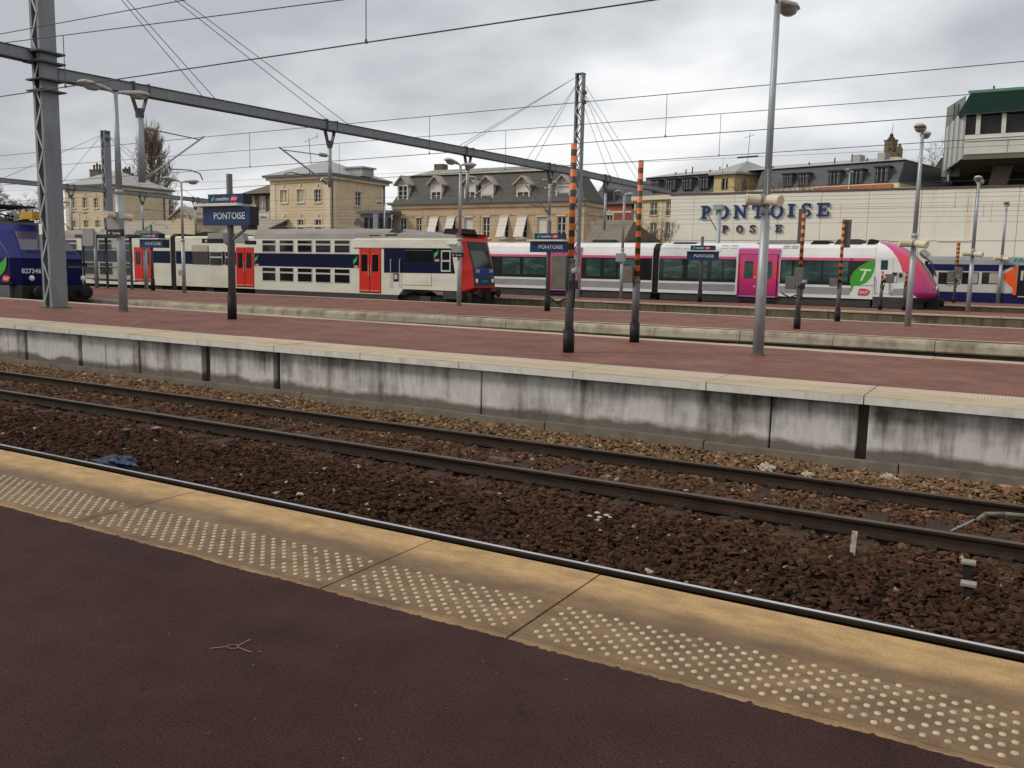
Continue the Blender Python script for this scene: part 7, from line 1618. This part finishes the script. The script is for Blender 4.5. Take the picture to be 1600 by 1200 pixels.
q = MB(); q.box(xc + wx(10.5), xc + wx(18), Yh - 2.5, Yh + 1.5, 12, zz(232)); q.lathe((xc + wx(14.2), Yh - .5, zz(232) + .01), [(wx(3.4), 0), (wx(2.8), .6), (wx(1), 1.3)], 8); q.build('stair_turret', M_ch, t)
for dx in (-5, 0.5): MB().box(xc + wx(dx) - .45, xc + wx(dx) + .45, Yh - 3.1, Yh - 3.003, zz(254), zz(248)).build('belfry_opening', M_chd, t)
MB().box(xc - .3, xc + .3, Yh - wx(10.5) * 1.02, Yh - wx(10.5) * .90, zz(236), zz(232)).build('octagon_window', M_chd, t)
# ------------------------------------------------------------------ trees, hill
M_bark = mat('bark_dark', (0.060, 0.048, 0.038), 0.9, var=.25, scale=3); M_twig = mat('twig_brown', (0.13, 0.10, 0.075), 0.9, var=.25, scale=2); M_twig2 = mat('poplar_twig', (0.17, 0.125, 0.085), 0.9, var=.25, scale=1)
def seg(mb, a, b, r0, r1, n=3):
    d = (b - a).normalized(); u = Vector((0, 0, 1)) if abs(d.z) < .9 else Vector((1, 0, 0)); s = d.cross(u).normalized(); c = s.cross(d); vs = []; fs = []
    for i in range(n):
        t_ = 2 * math.pi * i / n; o = s * math.cos(t_) + c * math.sin(t_); vs += [a + o * r0, b + o * r1]
    for i in range(n): j = (i + 1) % n; fs.append((2 * i, 2 * i + 1, 2 * j + 1, 2 * j))
    mb.add(vs, fs)
def bare_tree(name, label, base, height, spread, seed, tm, depth=5, up=.45, r0=.14, trunk=.28, kids=(3, 4), group='bare winter trees'):
    rg = random.Random(seed); t = thing(name, label, 'tree', base, group); tr = MB(); cr_ = MB(); base = Vector(base)
    def grow(p, d, L_, r, lev):
        n_ = 2 if lev < depth - 1 else 1; q = p
        for k in range(n_):
            d = (d + Vector((rg.gauss(0, .16), rg.gauss(0, .16), rg.gauss(.04, .1)))).normalized(); e_ = q + d * (L_ / n_); rr = r * (1 - .35 * (k + 1) / n_)
            seg(cr_ if lev else tr, q, e_, r, rr, 6 if lev == 0 else (4 if lev < 3 else 3)); q = e_; r = rr
            if lev < depth and k == 0 and lev > 0: sub(q, d, L_ * .6, r * .6, lev)
        if lev < depth:
            for _ in range(rg.randint(*kids)): sub(q, d, L_ * rg.uniform(.55, .85), r * rg.uniform(.55, .75), lev)
    def sub(q, d, L_, r, lev):
        a = rg.uniform(0, 6.283); s = spread * rg.uniform(.6, 1.2); dd = (d * .75 + Vector((math.cos(a) * s, math.sin(a) * s, up * rg.uniform(.3, 1)))).normalized(); grow(q, dd, L_, max(r, .012), lev + 1)
    grow(base, Vector((0, 0, 1)), height * trunk, r0, 0)
    top = max(v[2] for v in cr_.v); k = height / (top - base.z)
    for m_ in (tr, cr_): m_.v = [(base.x + (v[0] - base.x) * k, base.y + (v[1] - base.y) * k, base.z + (v[2] - base.z) * k) for v in m_.v]
    tr.build('trunk', M_bark, t); cr_.build('crown', tm, t)
    return t
def poplar(label, base, height, width, seed):
    rg = random.Random(seed); t = thing('poplar_tree', label, 'tree', base); base = Vector(base); tr = MB(); cr_ = MB()
    seg(tr, base, base + Vector((0, 0, height * .55)), .30, .14, 8); seg(tr, base + Vector((0, 0, height * .55)), base + Vector((0, 0, height * .95)), .14, .03, 6); tr.build('trunk', M_bark, t)
    for k in range(800):
        f = rg.uniform(.06, .93); a = rg.uniform(0, 6.283); prof = min(1, f * 3.2) * (1 - max(0, f - .62) / .40) ** .75
        p = base + Vector((0, 0, height * f)); out = width * .5 * max(.1, prof) * rg.uniform(.55, 1.08); L_ = rg.uniform(1.2, 2.6) * height / 16
        m1 = p + Vector((math.cos(a) * out * .55, math.sin(a) * out * .55, L_ * .45)); e_ = p + Vector((math.cos(a) * out, math.sin(a) * out, L_ * 1.15)); seg(cr_, p, m1, .04, .028, 3); seg(cr_, m1, e_, .028, .012, 3)
        for _ in range(9):
            b = m1.lerp(e_, rg.uniform(0, 1)); q = b + Vector((rg.gauss(0, .22), rg.gauss(0, .22), rg.uniform(.35, 1.1))); seg(cr_, b, q, .026, .010, 3)
    cr_.build('crown', M_twig2, t)
p = at(238, 300, 92); poplar('tall brown leafless poplar behind the left cream house', (p.x, 92, 0), at(238, 213, 92).z, 7.6, 5)
p = at(12, 330, 48); bare_tree('bare_tree', 'bare tree at the left edge above the blue locomotive', (p.x - 1.2, 48, 0), at(10, 272, 48).z, .85, 3, M_twig, depth=6, r0=.17)
p = at(318, 330, 96); bare_tree('bare_tree', 'dark bare tree behind the gabled pavilion', (p.x, 96, 0), at(318, 305, 96).z, .7, 8, M_bark, depth=6, r0=.2)
p = at(338, 330, 101); bare_tree('bare_tree', 'thin bare tree between pavilion and large name sign', (p.x, 101, 0), at(338, 298, 101).z, .5, 9, M_twig, depth=6, r0=.2)
p = at(272, 330, 99); bare_tree('bare_tree', 'bare tree at the right corner of the left house', (p.x, 99, 0), at(272, 300, 99).z, .6, 13, M_twig, depth=6, r0=.2)
p = at(1470, 260, 120); bare_tree('bare_tree', 'large bare tree behind the slanting end of the signal box', (p.x, 120, 0), at(1470, 215, 120).z, .8, 21, M_bark, depth=7, r0=.38, trunk=.36)
p = at(1436, 260, 126); bare_tree('bare_tree', 'bare tree right of the grey mansard end', (p.x, 126, 0), at(1436, 232, 126).z, .75, 22, M_bark, depth=6, r0=.3, trunk=.36)
for k, (px, Yb, lb) in enumerate(((1500, 104, 'left of the light gap'), (1535, 108, 'below the signal box windows'), (1452, 100, 'close to the stair block'), (1575, 110, 'farthest right'))):
    p = at(px, 280, Yb); bare_tree('bare_tree', 'dark bushy bare tree under the signal box, %s' % lb, (p.x, Yb, 0), at(px, 262, Yb).z, .75, 30 + k, M_bark, depth=6, r0=.25, trunk=.4)
p = at(1022, 372, 57.5); bare_tree('bare_tree', 'small twiggy tree in front of the pale building, above the train gangway', (p.x, 57.5, 0), at(1022, 340, 57.5).z, .45, 41, M_twig, depth=5, r0=.07, trunk=.5, kids=(2, 3))
p = at(1215, 300, 72); bare_tree('bare_tree', 'bare tree above the hall roof, right of the tall lamp post', (p.x, 72, 0), at(1215, 264, 72).z, .6, 44, M_twig, depth=6, r0=.14, trunk=.5)
p = at(1240, 300, 74); bare_tree('bare_tree', 'second bare tree above the hall roof, before the grey mansard', (p.x, 74, 0), at(1240, 272, 74).z, .6, 47, M_twig, depth=6, r0=.13, trunk=.55)
# hill and its wood
hl = MB(); nxh, nyh = 90, 26; vs = []; rg = np.random.default_rng(4)
def hz(x, y):
    s = max(0, min(1, (y - 150) / 180)); s = s * s * (3 - 2 * s); rgt = max(0, min(1, (x + 330) / 330)); return -.6 + s * (9 + 27 * rgt) + s * 1.5 * math.sin(x * .021 + 1) * math.sin(y * .017)
for j in range(nyh):
    for i in range(nxh): x, y = -700 + 1100 * i / (nxh - 1), 140 + 420 * j / (nyh - 1); vs.append((x, y, hz(x, y)))
hl.add(vs, [(j * nxh + i, j * nxh + i + 1, (j + 1) * nxh + i + 1, (j + 1) * nxh + i) for j in range(nyh - 1) for i in range(nxh - 1)])
tag(hl.build('hill', mat('hillside', (.075, .07, .055), .95, var=.3, scale=.05), smooth=True), kind='structure')
wd = MB()
for k in range(900):
    x, y = rg.uniform(-420, 150), rg.uniform(165, 400); z = hz(x, y); h = rg.uniform(4, 8.5); r = rg.uniform(1.6, 3.4); n_ = 6; vs = []; fs = []
    for lv_, (rr, zz) in enumerate(((.35, 0), (1, .35), (.85, .65), (.3, .95))):
        for i in range(n_): a = 6.283 * i / n_ + lv_; q = r * rr * rg.uniform(.7, 1.25); vs.append((x + q * math.cos(a), y + q * math.sin(a), z + h * zz * rg.uniform(.9, 1.1)))
    for l_ in range(3):
        for i in range(n_): j = (i + 1) % n_; fs.append((l_ * n_ + i, l_ * n_ + j, (l_ + 1) * n_ + j, (l_ + 1) * n_ + i))
    fs.append(tuple(18 + i for i in range(n_))); wd.add(vs, fs)
o = wd.build('far_wood', mat('winter_wood', (.105, .10, .098), .95, var=.3, scale=.3)); tag(o, 'distant grey winter wood on the hillside', kind='stuff'); o['category'] = 'wood'
# ------------------------------------------------------------------ litter and small things between the rails
def crumpled(name, label, cat, p, r, m_, seed, flat=.45):
    rg = random.Random(seed); bm = bmesh.new(); bmesh.ops.create_icosphere(bm, subdivisions=4, radius=1)
    for v in bm.verts:
        n_ = v.co.normalized(); k = 1 + .35 * math.sin(n_.x * 5 + seed) * math.sin(n_.y * 6 + 2) + .22 * math.sin(n_.z * 9 + n_.x * 7) + .12 * math.sin(n_.y * 17 + n_.x * 13 + seed) * math.sin(n_.z * 15 + seed * 2) + rg.uniform(-.04, .04); v.co = Vector((n_.x * r[0] * k, n_.y * r[1] * k, n_.z * r[2] * k))
    me = bpy.data.meshes.new(name); bm.to_mesh(me); bm.free(); me.materials.append(m_); o = bpy.data.objects.new(name, me); COL.objects.link(o); o.location = p; return tag(o, label, cat)
p = gp(184, 722, -.08); crumpled('plastic_bag', 'crumpled dark blue plastic bag on the ballast beside the polished rail', 'litter', p, (.24, .15, .06), mat('bag_blue', (.02, .038, .075), .35, var=.3, scale=12), 3)
def marker(label, px, py, cap, h=.16):
    p = gp(px, py, -.12); t = thing('track_marker', label, 'track marker', p, 'small capped markers in the ballast')
    MB().box(p.x - .035, p.x + .035, p.y - .03, p.y + .03, p.z - .1, p.z + h).build('stub', M_zdark, t); MB().box(p.x - .055, p.x + .055, p.y - .05, p.y + .05, p.z + h + .002, p.z + h + .022).build('cap', cap, t)
capm = mat('cap_grey', (.27, .25, .20), .6, var=.2, scale=20)
marker('pale capped marker at the right, the upper of two', 1512, 893, capm, .07); marker('pale capped marker at the right, the lower of two', 1512, 928, capm, .07)
capd = mat('cap_brown', (.12, .09, .07), .7, var=.2); marker('brown capped marker at the left, the darker of two', 198, 686, capd, .12); marker('brown capped marker at the left with pale top', 245, 683, mat('cap_tan', (.25, .19, .15), .7), .12)
p = gp(1331, 866, -.13); t = thing('marker_stake', 'whitewashed stake standing in the ballast at the right', 'stake', p)
MB().bar((p.x, p.y, p.z - .1), (p.x + .012, p.y, p.z + .21), .045, .02, (0, 1, 0)).build('stake', mat('stake_white', (.50, .44, .36), .8, var=.3, scale=14, tint=(.14, .06, .035), tfac=.9, tscale=(18, 18, 18)), t); MB().box(p.x - .07, p.x + .07, p.y - .03, p.y + .03, p.z - .06, p.z - .005).build('foot', M_zdark, t)
wh = mat('white_chips', (.55, .54, .51), .6, var=.15, scale=30)
for k, (px, py, r, lb) in enumerate(((922, 806, .022, 'leftmost'), (933, 801, .028, 'upper'), (937, 808, .024, 'middle'), (948, 805, .026, 'right'), (953, 808, .018, 'rightmost'))):
    crumpled('plastic_scrap', '%s of the white plastic scraps on the ballast in the centre' % lb, 'litter', gp(px, py, -.11), (r * .9, r * .55, r * .3), wh, k + 9)
for k, (px, py, r, lb) in enumerate(((1198, 732, .075, 'left of three pale stones below the streaked wall'), (1262, 742, .05, 'middle of three pale stones below the streaked wall'), (1388, 748, .07, 'right of three pale stones below the streaked wall'), (813, 668, .045, 'pale stone by the wall foot near the centre'), (1368, 714, .05, 'pale stone under the dark joint of the wall'), (701, 858, .04, 'yellowish stone beside the polished rail'))):
    crumpled('pale_stone', lb, 'stone', gp(px, py, -.06), (r * 1.1, r * .75, r * .75), mat('pale_stone', (.45, .40, .32), .85, var=.25, scale=20) if k != 5 else mat('yellow_stone', (.42, .32, .13), .85, var=.2, scale=20), 20 + k)
a, b = gp(1487, 829, -.12), gp(1525, 811, -.10); t = thing('steel_rod', 'thin grey rod lying between the rusty rails at the right', 'rod', a); MB().tube(a, b, .010, n=6).build('rod', M_galv, t); MB().box(b.x - .02, b.x + .05, b.y - .03, b.y + .03, b.z - .02, b.z + .03).build('clamp', M_zdark, t)
pts = [gp(1528, 812, -.09), gp(1540, 803, -.07), gp(1570, 803, -.06), gp(1612, 807, -.06), gp(1680, 816, -.07)]; t = thing('cable', 'grey cable running along the rail foot at the right edge', 'cable', pts[0]); MB().path(pts, .022, 8).build('sheath', mat('cable_grey', (.17, .165, .13), .6, var=.2, scale=9), t, smooth=True)
a, b = gp(762, 716, -.12), gp(800, 718, -.12)
for k, (px, py, L_, an, lb) in enumerate(((779, 719, .26, .2, 'longer broken timber block between the rusty rails'), (792, 723, .17, .5, 'shorter broken timber block between the rusty rails'))):
    c = gp(px, py, -.11); d = Vector((math.cos(an), math.sin(an), 0)) * L_ / 2; o = MB().bar(c - d, c + d, .10, .07).build('timber_block', mat('old_timber', (.12, .075, .05), .9, var=.35, scale=12), bevel=.01); tag(o, lb, 'timber')
